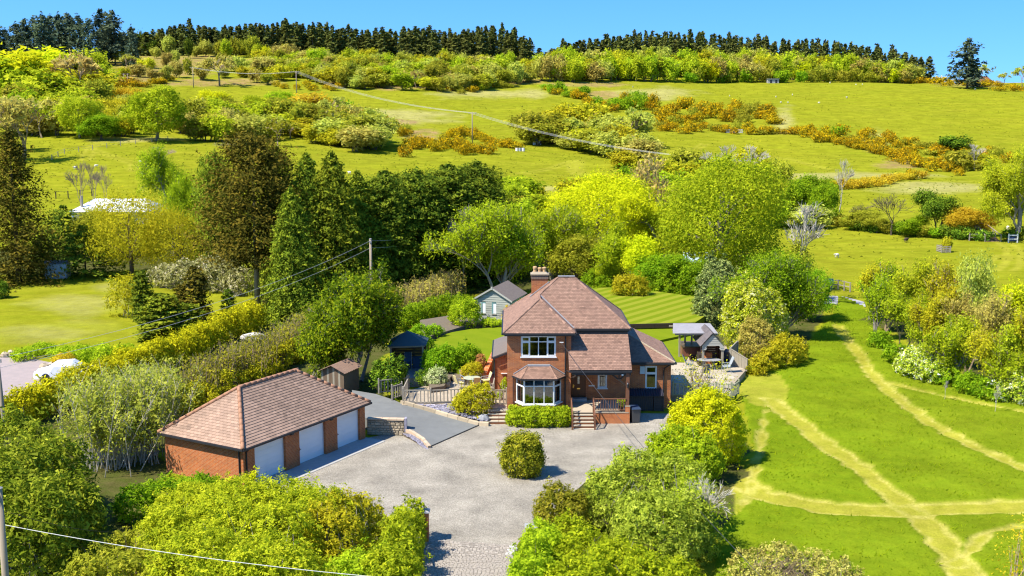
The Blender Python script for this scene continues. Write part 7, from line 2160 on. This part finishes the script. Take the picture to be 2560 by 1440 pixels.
shrub('hedge_bottom', 'green growth below the hedge right of the maple', 'hedge', None, GREEN, .22, .9, world=along([(1000, 830), (1060, 800), (1120, 790), (1160, 770)], 8, 1.8, 1.1, .2), under=.5)
shrub('golden_bush', 'golden-green bush in front of the telegraph pole', 'shrub', [(930, 800, 712, 110), (970, 790, 725, 70)], leaf('leaf_golden_green', [(.14, .13, .007), (.30, .25, .008), (.44, .35, .012)]), .22, 1.0)
coppice('willow_clump', 'clump of pale willow stems with sparse leaves by the garage corner', [(230, 1170), (300, 1160), (370, 1150)], 150, 5.0, .9, BARKP, leaf('leaf_sparse_willow', [(.12, .135, .02), (.21, .215, .035), (.30, .29, .06)]), 19000, .16, 33, .2, .028, 6)
coppice('willow_clump', 'sparse pale sapling growth between willow clump and coppice hedge', [(330, 1080), (420, 1050)], 110, 3.6, .8, BARKP, leaf('leaf_sparse_willow', []), 10000, .16, 34, .18, .025, 5)
shrub('laurel_bush', 'big dark glossy laurel at the left edge of the photo', 'shrub', [(60, 1300, 1050, 230), (150, 1340, 1080, 170), (40, 1400, 1110, 200), (170, 1430, 1190, 180), (80, 1470, 1200, 220)], LAUREL, .24, 1.0, aspect=.45, stems=40)
shrub('hedge_mass', 'bright lime bramble hedge in the foreground before the garage', 'hedge', [(480, 1330, 1215, 200), (600, 1350, 1200, 220), (720, 1370, 1200, 200), (560, 1430, 1250, 240), (700, 1460, 1260, 220), (430, 1450, 1270, 180), (520, 1560, 1330, 300), (700, 1580, 1360, 260), (820, 1400, 1215, 150)], LIME, .145, .95, stems=60)
shrub('olive_hedge', 'olive twiggy bush by the gravel at the end of the lime hedge', 'hedge', [(860, 1390, 1225, 130), (910, 1380, 1235, 100), (840, 1440, 1270, 160)], OLIVE2, .15, .85, stems=120, stemmat=BARKP)
shrub('low_bush', 'dark green bushes against the garage end wall', 'shrub', [(430, 1260, 1195, 110), (500, 1275, 1190, 120), (390, 1280, 1210, 90), (560, 1290, 1210, 80), (340, 1300, 1215, 100)], GREEN, .18, 1.0, stems=20)
shrub('low_bush', 'lime saplings standing up beside the first garage door', 'shrub', [(645, 1240, 1170, 30), (620, 1245, 1180, 30)], LIME2, .14, .5, stems=14)
shrub('dark_bramble', 'dark bramble under the front of the lime hedge', 'shrub', [(330, 1440, 1330, 160), (380, 1540, 1380, 240), (250, 1540, 1370, 160)], OLIVE, .17, .85, stems=50, stemmat=BARKT)
shrub('ivy_hedge', 'ivy-covered hedge end wrapping the gate pillar', 'hedge', [(1022, 1355, 1252, 80), (1010, 1400, 1275, 100), (1000, 1450, 1310, 120), (985, 1530, 1370, 150), (1030, 1370, 1280, 60)], leaf('leaf_ivy', [(.07, .09, .007), (.17, .19, .010), (.30, .29, .016)]), .14, 1.2)
shrub('shade_bush', 'green bushes at the bottom edge between lime hedge and ivy', 'shrub', [(900, 1480, 1370, 120), (950, 1520, 1390, 120), (860, 1540, 1400, 140)], FRESH, .15, .9, stems=30)
# right foreground
shrub('yellow_bush', 'large golden-green bush at the gravel corner right of the house', 'shrub', [(1745, 1150, 985, 150), (1780, 1160, 975, 140), (1715, 1140, 1010, 90), (1820, 1150, 1020, 80)], LIME2, .15, 1.1, stems=40)
shrub('green_bush', 'fresh green bush below the golden-green bush', 'shrub', [(1690, 1190, 1065, 110), (1740, 1200, 1090, 130), (1650, 1180, 1090, 70)], FRESH, .15, 1.0, stems=20)
shrub('mixed_hedge', 'tall grey-green mixed bush in the right foreground', 'hedge', [(1600, 1320, 1130, 190), (1690, 1330, 1150, 180), (1530, 1330, 1170, 140), (1640, 1420, 1230, 220), (1720, 1400, 1230, 130)], leaf('leaf_grey_green', [(.09, .12, .015), (.18, .22, .025), (.29, .32, .06)]), .15, 1.0, stems=60)
shrub('round_shrub', 'round brown-tipped shrub at the edge of the gravel', 'shrub', [(1390, 1330, 1210, 110), (1435, 1340, 1230, 90)], leaf('leaf_olive_brown', [(.06, .065, .008), (.13, .125, .012), (.24, .20, .03)]), .14, 1.1)
shrub('trimmed_hedge', 'trimmed hedge beside the cobbled entrance', 'hedge', [(1345, 1400, 1300, 80), (1335, 1470, 1340, 100), (1325, 1550, 1390, 120), (1370, 1440, 1320, 80)], FRESH, .13, 1.1)
shrub('bottom_hedge', 'bright green hedge mass at the bottom right of the entrance', 'hedge', [(1460, 1450, 1320, 150), (1540, 1500, 1350, 180), (1440, 1550, 1400, 180), (1620, 1540, 1390, 180), (1700, 1500, 1400, 110), (1420, 1400, 1290, 90)], FRESH, .15, 1.0, stems=20)
plant('bare0', 'crab_apple_tree', 'small pale-trunked crab apple at the edge of the right foreground bushes', 'tree', 1722, 1392, 1185, 190, bark=BARKP)
shrub('crab_apple_leaves', 'thin fresh foliage on the small crab apple', 'shrub', None, FRESH, .13, .28, world=[(tuple(at(1722, 1392) + Vector((0, 0, 1.2))), 2.2, 1.5)], flat=.4, stems=4, sig=.3)
shrub('bramble_patch', 'brown bramble patch at the bottom of the meadow', 'shrub', [(1880, 1450, 1375, 120), (1950, 1450, 1360, 120), (2030, 1470, 1375, 120), (2100, 1500, 1400, 120), (1900, 1540, 1430, 180), (2060, 1560, 1440, 180)], BRAMB, .11, .45, stems=420, stemmat=BARKT, stem_r=.015)
shrub('twiggy_shrub', 'bare pale twiggy shrub in front of the right patio', 'shrub', [(1765, 985, 905, 130, .2)], OLIVE2, .12, .10, stems=70, stemmat=BARKT, sig=.3)
plant('bare0', 'young_tree', 'thin leafing branch at the bottom right corner of the photo', 'tree', 2590, 1560, 1255, 200, bark=BARKT)
shrub('corner_twigs', 'sparse yellow leaves on twigs at the bottom right corner', 'shrub', [(2560, 1480, 1300, 110)], ORANGE, .14, .18, stems=30, stemmat=BARKT, sig=.3)
for (u, vb, vt, lab) in [(2361, 1000, 950, 'staked thin sapling left of the other beside the narrow mown path'), (2487, 1032, 962, 'staked thin sapling at the right end of the narrow mown path')]:
    plant('bare1', 'sapling', lab, 'tree', u, vb, vt, 26)
shrub('porch_plant', 'leafy plant growing in the black porch pot', 'plant', None, FRESH, .09, .9, world=[((7.15, 69.75, PF + .3), .55, .22)], stems=4)

# ---- tufts of uncut grass in the meadow and pastures near by
rg = np.random.RandomState(3)
n = 16000
ux = rg.uniform(8, 62, n * 3); uy = rg.uniform(44, 112, n * 3)
keep = inpoly(ux, uy, MEADOW)
dm = np.full(len(ux), 9.0)
for (ln, hw) in MOWN: dm = np.minimum(dm, dist_poly(ux, uy, ln) - hw)
keep &= dm > .12
for pl in MPATCH: keep &= ~inpoly(ux, uy, pl)
ux, uy = ux[keep][:n], uy[keep][:n]; n = len(ux)
hgt = rg.uniform(.05, .15, n); a = rg.uniform(0, 6.28, n); wd = rg.uniform(.03, .07, n)
b = np.stack([ux, uy, np.full(n, .02)], -1); dx = np.stack([np.cos(a), np.sin(a), 0 * a], -1) * wd[:, None]
lean = np.stack([rg.normal(.05, .14, n), rg.normal(.02, .14, n), hgt + .06], -1)
V = np.stack([b - dx, b + dx, b + lean], 1).reshape(-1, 3)
me = mesh_from('meadow_grass', V, np.arange(n * 3).reshape(n, 3), np.repeat(np.clip(rg.normal(.5, .22, n), 0, 1), 3))
gr = link('meadow_grass', me, leaf('grass_blade', [(.085, .125, .004), (.115, .15, .005), (.15, .17, .007)], .55))
tag(gr, 'long green meadow grass between the mown paths', 'grass', kind='stuff')

# ---- tussocks over the hill pastures
rg = np.random.RandomState(8); n = 36000
uy = rg.uniform(150, 560, n); ux = rg.uniform(-.5, .5, n) * uy
zz = height(ux, uy); cl_ = vnoise(ux / 7, uy / 7, 21) + .5 * vnoise(ux / 2, uy / 2, 22)
k_ = cl_ > rg.uniform(.35, 1.1, n); ux, uy, zz = ux[k_], uy[k_], zz[k_]; n = len(ux)
a = rg.uniform(0, 6.28, n); wd = rg.uniform(.12, .38, n)
b = np.stack([ux, uy, zz - .03], -1); dx = np.stack([np.cos(a), np.sin(a), 0 * a], -1) * wd[:, None]
lean = np.stack([rg.normal(.1, .2, n), rg.normal(.1, .3, n), rg.uniform(.1, .28, n)], -1)
me = mesh_from('pasture_tussocks', np.stack([b - dx, b + dx, b + lean], 1).reshape(-1, 3), np.arange(n * 3).reshape(n, 3), np.repeat(rg.rand(n), 3))
tag(link('pasture_tussocks', me, leaf('tussock', [(.050, .062, .005), (.085, .092, .006), (.13, .115, .018)], .4)), 'rough grass tussocks over the hill pastures', 'grass', kind='stuff')

# ================================================================== buildings, poles and animals farther off
# ---- telegraph poles and wires
M_POLE = solid('pole_wood', (.34, .27, .19), (.24, .19, .14), .9, 2, .3, 20, stretch=(5, 5, .3))
M_WIRE = solid('pale_cable', (.50, .50, .48), rough=.5)
M_WIRED = solid('dark_cable', (.05, .05, .055), rough=.5)
def pole(label, P, h, r=.13, arm=0.0, mat=M_POLE, tilt=0.0):
    o = thing('telegraph_pole', label, 'pole', P)
    MB().tube([(0, 0, 0), (tilt * h * .5, 0, h * .5), (tilt * h, 0, h)], [r, r * .9, r * .8], 10).build('shaft', mat, o, smooth=True)
    if arm:
        MB().box(-arm / 2, arm / 2, -.06, .06, h - .3, h - .16).build('crossarm', mat, o)
        for x in (-arm * .45, 0, arm * .45):
            MB().lathe([(.05, 0), (.07, .08), (.03, .2)], (x, 0, h - .16 if x else h), 6).build('insulator', M_LEAD, o)
    else:
        MB().box(-.09, .09, -r - .05, -r + .02, h - .35, h - .15).build('bracket', M_LEAD, o)
        MB().lathe([(r * .9, 0), (r, .03), (.02, .09)], (tilt * h, 0, h), 8).build('cap', M_LEAD, o)
    return o
def wire(label, a, b, sag, r, mat=M_WIRE, n=18, group=None):
    a, b = Vector(a), Vector(b); pts = []
    for k in range(n + 1):
        f = k / n; p = a.lerp(b, f); p.z -= sag * 4 * f * (1 - f); pts.append(p - a)
    o = MB().tube(pts, r, 5).build('overhead_wire', mat, None, loc=a)
    return tag(o, label, 'wire', group)
pA = atz(930, 792); hA = ztop(pA, 598)
pole('telegraph pole standing against the dark conifer row', pA, hA, .15)
pL = atz(22, 1170); hL = ztop(pL, 890)
pole('leaning telegraph pole at the left photo edge above the laurel', pL, hL, .13, tilt=-.03)
pF = atz(41, 1800); hF = ztop(pF, 1222)
pole('near telegraph pole at the bottom left corner', pF, hF, .13)
tA, tL = pA + Vector((0, 0, hA)), pL + Vector((-.2, 0, hL))
wire('upper wire from the conifer pole down toward the left edge pole', tA + Vector((0, 0, -.15)), tL + Vector((0, 0, -.15)), 1.0, .011)
wire('lower wire from the conifer pole down toward the left edge pole', tA + Vector((0, 0, -.85)), tL + Vector((0, 0, -.7)), 1.0, .011)
tB = onplane_y(1150, 566, 150)
wire('upper wire from the conifer pole to the leafless tree', tA + Vector((0, 0, -.15)), tB, .5, .012)
wire('lower wire from the conifer pole to the leafless tree', tA + Vector((0, 0, -.85)), tB + Vector((0, 0, -.75)), .5, .012)
wire('stay wire running from mid pole to the hedge', tA + Vector((0, 0, -3.6)), atz(985, 735, 1.0), .1, .014)
w0 = onplane_y(-60, 1298, 35.2); w1 = onplane_y(1060, 1452, 33)
wire('thick pale cable crossing the bottom left foreground', w0, w1, .25, .013, n=30)
wire('thin wire above the dark laurel in the foreground', pF + Vector((0, 0, hF - .7)), atz(300, 1330, 1.5), .2, .009, M_WIRED)
wire('service wire from the house front down to the bottom of the photo', (3.25, 70.7, 5.12), onplane_y(1960, 1500, 38), .5, .012, M_WIRED, 26)
hp = []
for (u, vb, vt, lab) in [(484, 219, 168, 'power pole beside the leafless oak at the top of the left field'), (742, 241, 178, 'power pole above the round green tree on the hillside'), (1181, 358, 281, 'middle power pole standing in the orange gorse'), (1884, 462, 402, 'power pole beside the silvery leafless trees')]:
    P = at(u, vb); h = ztop(P, vt); pole(lab, P, h, .17, 2.4, M_POLE); hp.append(P + Vector((0, 0, h - .1)))
for (a, b, s, nm) in ((0, 1, 1.5, 'upper left'), (1, 2, 2.5, 'middle'), (2, 3, 2.5, 'right')):
    for k, x in enumerate((-1.0, 0, 1.0)):
        wire(('left', 'centre', 'right')[k] + ' strand of the ' + nm + ' span of hillside power line', hp[a] + Vector((x, 0, 0)), hp[b] + Vector((x, 0, 0)), s, .022, M_WIRE, 30)
for (u, vb, vt, lab) in [(310, 212, 184, 'left leg of the distant transformer pole pair'), (320, 213, 184, 'right leg of the distant transformer pole pair')]:
    P = at(u, vb); pole(lab, P, ztop(P, vt), .15, 1.2)
sg_ = thing('wooden_post', 'thin grey post among trees left of the yellow-lime tree', 'post', atz(1303, 640, 0))
MB().tube([(0, 0, 0), (0, 0, 7.0)], .09, 8).build('shaft', M_POLE, sg_)

# ---- white-roofed building and shed in the neighbouring garden
M_WROOF = solid('white_sheet_roof', (.68, .70, .74), (.58, .60, .65), .5, 2)
mq = thing('white_roof_building', 'long low building with bright white sheet roof behind the weeping tree', 'building', at(275, 560))
b0 = mq.location
mx = depth(b0) / FPX
L2, D2 = 190 * mx, 9.0
MB().box(-L2 / 2, L2 / 2, 0, D2, 0, 2.0).build('wall', solid('blue_grey_wall', (.30, .38, .46), (.25, .32, .4), .7, 2), mq)
r_ = MB(); r_.add([(-L2 / 2 - .3, -.4, 1.95), (L2 / 2 + .3, -.4, 1.95), (L2 / 2 - 1.5, D2 / 2, 3.7), (-L2 / 2 + 2.2, D2 / 2, 3.7), (-L2 / 2 - .3, D2 + .4, 1.95), (L2 / 2 + .3, D2 + .4, 1.95)], [(0, 1, 2, 3), (0, 3, 4), (1, 5, 2), (5, 4, 3, 2), (4, 5, 1, 0)])
r_.build('roof', M_WROOF, mq)
MB().tube([(-L2 / 2 + 1.2, 1.5, 2.6), (-L2 / 2 + 1.2, 1.5, 4.4)], .2, 10).build('flue', M_OLDW, mq)
for k in range(4): MB().box(-L2 / 2 + 1.2 + k * 3, -L2 / 2 + 2.6 + k * 3, -.05, .02, 1.0, 2.0).build('window', M_GLASS, mq)
ws = thing('metal_shed', 'small white and blue metal shed under the dark cedar', 'shed', atz(140, 698), .15)
sx_ = 52 * depth(ws.location) / FPX; hh = 1.9
M_WSH = solid('white_blue_metal', (.50, .62, .70), (.42, .54, .62), .5, 2)
MB().box(-sx_ / 2, sx_ / 2, 0, 2, 0, hh).build('body', M_WSH, ws)
for k in range(2): MB().box(-sx_ / 2 + .1 + k * sx_ * .4, -sx_ / 2 + .1 + (k + .95) * sx_ * .4, -.04, 0, .05, hh - .1).build('door', M_WSH, ws)
rr = MB(); rr.add([(-sx_ / 2 - .1, -.15, hh), (sx_ / 2 + .1, -.15, hh), (sx_ / 2 + .1, 2.1, hh), (-sx_ / 2 - .1, 2.1, hh), (-sx_ / 2 - .1, 1, hh + .3), (sx_ / 2 + .1, 1, hh + .3)], [(0, 1, 5, 4), (2, 3, 4, 5), (0, 4, 3), (1, 2, 5), (3, 2, 1, 0)])
rr.build('roof', M_LEAD, ws)
# campsite glimpses behind the lime trees
cvn = thing('touring_caravan', 'white caravan glimpsed behind the garden trees', 'caravan', atz(1625, 690))
M_CVN = solid('caravan_white', (.72, .72, .70), (.66, .66, .64), .4, 2)
MB().extr([(-.9, .4), (.9, .4), (1.05, 1.2), (1.0, 2.4), (.7, 2.6), (-.7, 2.6), (-1.0, 2.4), (-1.05, 1.2)], 'x', -2.6, 2.6).build('body', M_CVN, cvn)
MB().box(-1.8, -.4, -1.08, -1.04, 1.3, 2.0).build('window', M_GLASS, cvn)
for x in (-.5, .5): MB().tube([(x, -1.05, .3), (x, -.85, .3)], .3, 12).build('wheel', M_BLACK, cvn)
tn = thing('blue_tent', 'pale blue tent glimpsed under the huge lime tree', 'tent', atz(1738, 668))
MB().add([(-2, -1.5, 0), (2, -1.5, 0), (2, 1.5, 0), (-2, 1.5, 0), (-1.6, 0, 2), (1.6, 0, 2)], [(0, 1, 5, 4), (2, 3, 4, 5), (0, 4, 3), (1, 2, 5)]).build('canopy', solid('tent_blue', (.32, .55, .66), (.6, .66, .68), .7, 2), tn)
MB().box(-1.9, 1.9, -1.48, 1.48, 0, .04).build('groundsheet', M_GREYC, tn)

# ---- covered car and neighbour drive
DR = [tuple(atz(u, v)[:2]) for u, v in [(-200, 895), (60, 893), (120, 905), (215, 915), (225, 945), (130, 985), (0, 1000), (-200, 1040)]]
nd_ = MB(); nd_.add([(x, y, .012) for x, y in DR], [tuple(range(len(DR)))])
tag(nd_.build('neighbour_drive', solid('pink_tarmac', (.33, .26, .24), (.25, .21, .2), .9, 1.5, .3), world=True), kind='structure')
car = thing('covered_car', 'car under a crumpled silver-white cover on the neighbour drive', 'car', atz(168, 946), .12)
prof = [(-2.1, .35), (-2.15, .75), (-1.3, .92), (-.7, 1.32), (.55, 1.38), (1.2, 1.0), (2.0, .85), (2.1, .4)]
V, F = [], []; rgc = random.Random(2)
ny = 9
for (x, z) in prof:
    for j in range(ny):
        a = -1 + 2 * j / (ny - 1); y = .95 * math.copysign(abs(a) ** .6, a)
        zz = .22 + (z - .22) * (1 - abs(a) ** 5) + rgc.uniform(-.06, .06)
        V.append((x + rgc.uniform(-.07, .07), y, max(.15, zz)))
for i in range(len(prof) - 1):
    for j in range(ny - 1): F.append((i * ny + j, (i + 1) * ny + j, (i + 1) * ny + j + 1, i * ny + j + 1))
cvm = MB(); cvm.add(V, F); cvm.build('cover', solid('silver_cover', (.62, .64, .70), (.50, .52, .58), .35, 3), car)
for x in (-1.3, 1.35):
    for y in (-.85, .85): MB().tube([(x, y - .1, .31), (x, y + .1, .31)], .31, 14).build('wheel', M_BLACK, car)
bb_ = MB(); bb_.box(-2.12, -1.95, -.8, .8, .3, .62); bb_.build('bumper', solid('car_blue', (.02, .035, .16), rough=.3), car)
rcks = random.Random(9)
for i, (u, v) in enumerate([(12, 893), (28, 888), (40, 896), (112, 922), (128, 918), (58, 895), (78, 900)]):
    s_ = MB(); s_.blob((0, 0, .15), (rcks.uniform(.25, .45), .25, .3), i, .2)
    tag(s_.build('rock', M_STONE, loc=atz(u, v)), ['pale rock at the far corner of the neighbour drive', 'pale rock on the bank above the neighbour drive', 'rough rock at the lawn side of the neighbour drive', 'rock beside the front of the covered car', 'taller rock right at the covered car bumper', 'round rock along the bank edge of the drive', 'rock between bank plants and neighbour drive'][i], 'rock', 'rocks along the neighbour drive')
sd_ = thing('sand_heap', 'pale stone slab lying in the coppice hedge', 'stone', atz(632, 855))
s_ = MB(); s_.blob((0, 0, .5), (1.1, .5, .35), 4, .2); s_.build('slab', solid('pale_slab', (.5, .48, .44), rough=.9), sd_)

# ---- far sheds, pens and fences
hut = thing('stone_hut', 'small grey field shelter with dark openings at the top of the upper pasture', 'hut', at(1933, 208))
kx = depth(hut.location) / FPX
MB().box(-14 * kx, 14 * kx, 0, 3, 0, 2.0).build('wall', M_CONC, hut)
for x in (-8, 5): MB().box(x * kx, (x + 5) * kx, -.05, .02, .1, 1.6).build('opening', M_BLACK, hut)
MB().box(-15 * kx, 15 * kx, -.4, 3.3, 2.0, 2.2).build('roof', M_LEAD, hut)
def pen(name, label, u, v, w_, hpx, mat, rails=4, n=6, deep=2.0):
    P = at(u, v); k = depth(P) / FPX; o = thing(name, label, 'pen', P); W_ = w_ * k; H_ = hpx * k
    for y in (0, deep):
        for j in range(rails): MB().box(-W_ / 2, W_ / 2, y - .03, y + .03, H_ * (j + .3) / rails, H_ * (j + .3) / rails + H_ * .5 / rails).build('rail', mat, o)
        for j in range(n): MB().box(-W_ / 2 + W_ * j / (n - 1) - .05, -W_ / 2 + W_ * j / (n - 1) + .05, y - .06, y + .0, 0, H_).build('post', mat, o)
    for x in (-W_ / 2, W_ / 2):
        for j in range(rails): MB().box(x - .03, x + .03, .05, deep - .05, H_ * (j + .3) / rails, H_ * (j + .3) / rails + H_ * .5 / rails).build('rail', mat, o)
    return o
M_ALU = solid('bright_metal', (.55, .56, .56), (.45, .46, .46), .5, 3)
pen('sheep_pen', 'pale metal sheep pen below the broad gorse bank', 1836, 333, 40, 10, M_ALU, 3, 7, 4)
pen('tree_guard', 'square slatted timber guard round a young tree in the right field', 2365, 632, 22, 17, M_OLDW, 4, 3, 1.9)
plant('scrub0', 'guarded_tree', 'small yellow tree inside the slatted guard', 'tree', 2366, 630, 595, 26, OLIVE2)
tr_ = thing('hay_feeder', 'white and dark hay feeder in the middle field', 'feeder', at(1303, 378))
for k in range(3): MB().tube([(-1.2 + k * .9, 0, 0), (-1.2 + k * .9, 0, .9)], .42, 10).build('drum', [M_WHITE, M_GREYC, M_WHITE][k], tr_)
bx3 = thing('white_boxes', 'two small white hives by the thicket edge', 'hive', at(1340, 362))
for x in (-.9, .7): MB().box(x, x + .8, -.4, .4, 0, 1.0).build('box', M_WHITE, bx3)
mnd = MB(); P = at(2445, 206); mnd.blob((0, 0, .4), (9, 4, 3.4), 8, .12, 12, 6)
tag(mnd.build('earth_mound', solid('red_earth', (.30, .13, .06), (.22, .11, .06), .95, .5, .3), loc=P), 'red-brown earth mound on the right skyline', 'mound')
# cattle ramp and gate at the foot of the right field
rp_ = thing('cattle_ramp', 'earth ramp between timber rails under the sycamore', 'ramp', at(2482, 604))
kx = depth(rp_.location) / FPX
q = MB(); q.add([(-20 * kx, 0, 0), (20 * kx, 0, 0), (12 * kx, 5, 1.5), (-12 * kx, 5, 1.5), (-20 * kx, 0, -.4), (20 * kx, 0, -.4)], [(0, 1, 2, 3), (4, 5, 1, 0)]); q.build('earth', solid('brown_earth', (.26, .15, .09), (.2, .12, .07), .95, 2, .4), rp_)
for j in range(9): MB().box((-12 + j * 3) * kx - .05, (-12 + j * 3) * kx + .05, 5.0, 5.08, 1.3, 2.6).build('picket', M_OLDW, rp_)
MB().box(-13 * kx, 13 * kx, 4.95, 5.0, 2.3, 2.42).build('rail', M_OLDW, rp_)
for sx in (-1, 1):
    MB().beam((sx * 20 * kx, 0, 1.0), (sx * 13 * kx, 5, 2.4), .08, .12).build('rail', M_OLDW, rp_)
    for f in (0, .5, 1): MB().beam((sx * (20 - 7 * f) * kx, 5 * f, 0), (sx * (20 - 7 * f) * kx, 5 * f, 1.1 + 1.4 * f), .12, .12).build('post', M_OLDW, rp_)
gt2 = thing('field_gate', 'white-railed field gate right of the cattle ramp', 'gate', at(2532, 607)); 
for z in (.5, 1.1): MB().box(-11 * kx, 11 * kx, -.04, .04, z, z + .15).build('rail', M_WHITE, gt2)
for x in (-11 * kx, 11 * kx): MB().box(x - .07, x + .07, -.07, .07, 0, 1.4).build('post', M_WHITE, gt2)
MB().box(-9 * kx, 9 * kx, .5, .6, .2, .9).build('trough', solid('blue_trough', (.05, .08, .2), rough=.4), gt2)
fg = thing('rail_fence', 'short post and rail fence left of the cattle ramp', 'fence', at(2455, 602))
for z in (.5, 1.0): MB().box(-2 , 2, -.03, .03, z, z + .1).build('rail', M_OLDW, fg)
for x in (-2, 2): MB().box(x - .07, x + .07, -.07, .07, 0, 1.3).build('post', M_OLDW, fg)
# track, sign and fence at the end of the mown path
tk = [tuple(atz(u, v)[:2]) for u, v in [(2040, 752), (2060, 738), (2110, 742), (2160, 755), (2165, 768), (2110, 762), (2060, 760)]]
q = MB(); q.add([(x, y, .03) for x, y in tk], [tuple(range(len(tk)))]); tag(q.build('stone_track', solid('grey_track', (.36, .34, .36), (.26, .25, .27), .9, 1.2, .4), world=True), kind='structure')
sgn = thing('blue_sign', 'small blue sign board on a post by the stone track', 'sign', atz(2076, 728))
MB().tube([(0, 0, 0), (0, 0, 1.5)], .05, 6).build('post', M_OLDW, sgn)
MB().box(-.28, .28, -.06, -.03, .85, 1.45).build('board', solid('sign_blue', (.02, .12, .40), rough=.5), sgn)
def fence_line(label, px, h, n, rails=(.5, .95), mat=M_OLDW, group=None, wire_r=None):
    P = [at(u, v) for u, v in px]; o = thing('post_fence', label, 'fence', P[0], group=group); L = [0]
    for a, b in zip(P[:-1], P[1:]): L.append(L[-1] + (b - a).length)
    pts = []
    for k in range(n):
        s = L[-1] * k / (n - 1); x, y = float(np.interp(s, L, [p.x for p in P])), float(np.interp(s, L, [p.y for p in P])); pts.append(Vector((x, y, hz(x, y))))
    pm = MB().box(-.07, .07, -.07, .07, 0, h).mesh('post'); pm.materials.append(mat)
    for p in pts: link('post', pm, None, o, p - P[0])
    for a, b in zip(pts[:-1], pts[1:]):
        for z in rails: MB().beam(a + Vector((0, 0, h * z)), b + Vector((0, 0, h * z)), .04, wire_r or .1).build('rail', mat, o, world=True)
    return o
fence_line('post and rail fence by the stone track', [(2062, 725), (2090, 722), (2125, 730)], 1.1, 5)
fence_line('wire fence with dark posts below the left sheep field', [(140, 497), (180, 495), (230, 490)], 1.3, 4, wire_r=.03, mat=M_DARKW)
fence_line('fence line curving over the left sheep field', [(130, 400), (160, 385), (230, 375), (320, 362), (420, 352)], 1.2, 10, wire_r=.03)

# ---- sheep
def sheep_mesh(name, fleece):
    m = MB()
    m.blob((0, 0, .62), (.52, .26, .28), 3, .05, 10, 7)
    m.blob((.56, 0, .72), (.17, .10, .12), 4, .03, 8, 5)
    m.tube([(.40, 0, .68), (.56, 0, .74)], [.15, .10], 8)
    for x in (-.32, .3):
        for y in (-.13, .13): m.tube([(x, y, .5), (x + .02, y, .25), (x, y, 0)], [.075, .045, .04], 6)
    m.tube([(.52, .08, .80), (.48, .2, .80)], [.04, .02], 5); m.tube([(.52, -.08, .80), (.48, -.2, .80)], [.04, .02], 5)
    me = m.mesh(name, smooth=True); me.materials.append(fleece); return me
M_FLEECE = solid('white_fleece', (.66, .62, .52), (.52, .48, .4), .95, 6, .5, 20)
M_FLEECEB = solid('dark_fleece', (.05, .035, .025), (.08, .055, .04), .95, 6, .5, 20)
sh_w, sh_b = sheep_mesh('sheep', M_FLEECE), sheep_mesh('sheep_dark', M_FLEECEB)
for i, (u, v, lab, dk, sc_) in enumerate([
    (2265, 606, 'dark brown sheep grazing alone in the right field', 1, 1.25), (2092, 645, 'white sheep in the right field beside the leafless tree', 0, 1.1),
    (189, 424, 'grey sheep at the left side of the left sheep field', 0, 1.2), (240, 419, 'sheep right of the grey sheep in the left sheep field', 0, 1.1), (351, 409, 'sheep on the wheel track in the left sheep field', 0, 1.1), (355, 442, 'sheep by the maple in the left sheep field', 0, 1.3),
    (275, 238, 'sheep at the gorse edge of the far left field', 0, 1.3), (1824, 242, 'sheep at the left of the upper pasture', 0, 1.3), (1940, 244, 'sheep below the stone hut', 0, 1.2), (1981, 239, 'sheep right of the one below the stone hut', 0, 1.3), (1952, 258, 'sheep above the broad gorse bank', 0, 1.2),
    (1970, 258, 'small sheep beside the one above the broad gorse bank', 0, 1.0), (2047, 259, 'sheep near the middle of the upper pasture', 0, 1.2), (2117, 246, 'white sheep in the middle of the upper pasture', 0, 1.4), (2075, 209, 'sheep at the top hedge of the upper pasture', 0, 1.4),
    (2140, 213, 'small sheep by the top hedge of the upper pasture', 0, 1.0), (2156, 213, 'sheep right of the small one by the top hedge', 0, 1.2), (2275, 209, 'sheep in the top corner near the skyline gorse', 0, 1.4), (2438, 225, 'sheep below the skyline gorse', 0, 1.4), (1582, 219, 'sheep at the upper pasture corner', 0, 1.2),
    (2519, 575, 'white sheep behind the sycamore trunk', 0, 1.2), (874, 436, 'white sheep just above the conifer tips', 0, 1.2)]):
    o = link('sheep', sh_b if dk else sh_w, None, None, at(u, v), rcks.uniform(0, 6.28), (sc_ * .68,) * 3)
    tag(o, lab, 'sheep', 'sheep grazing on the hillside')
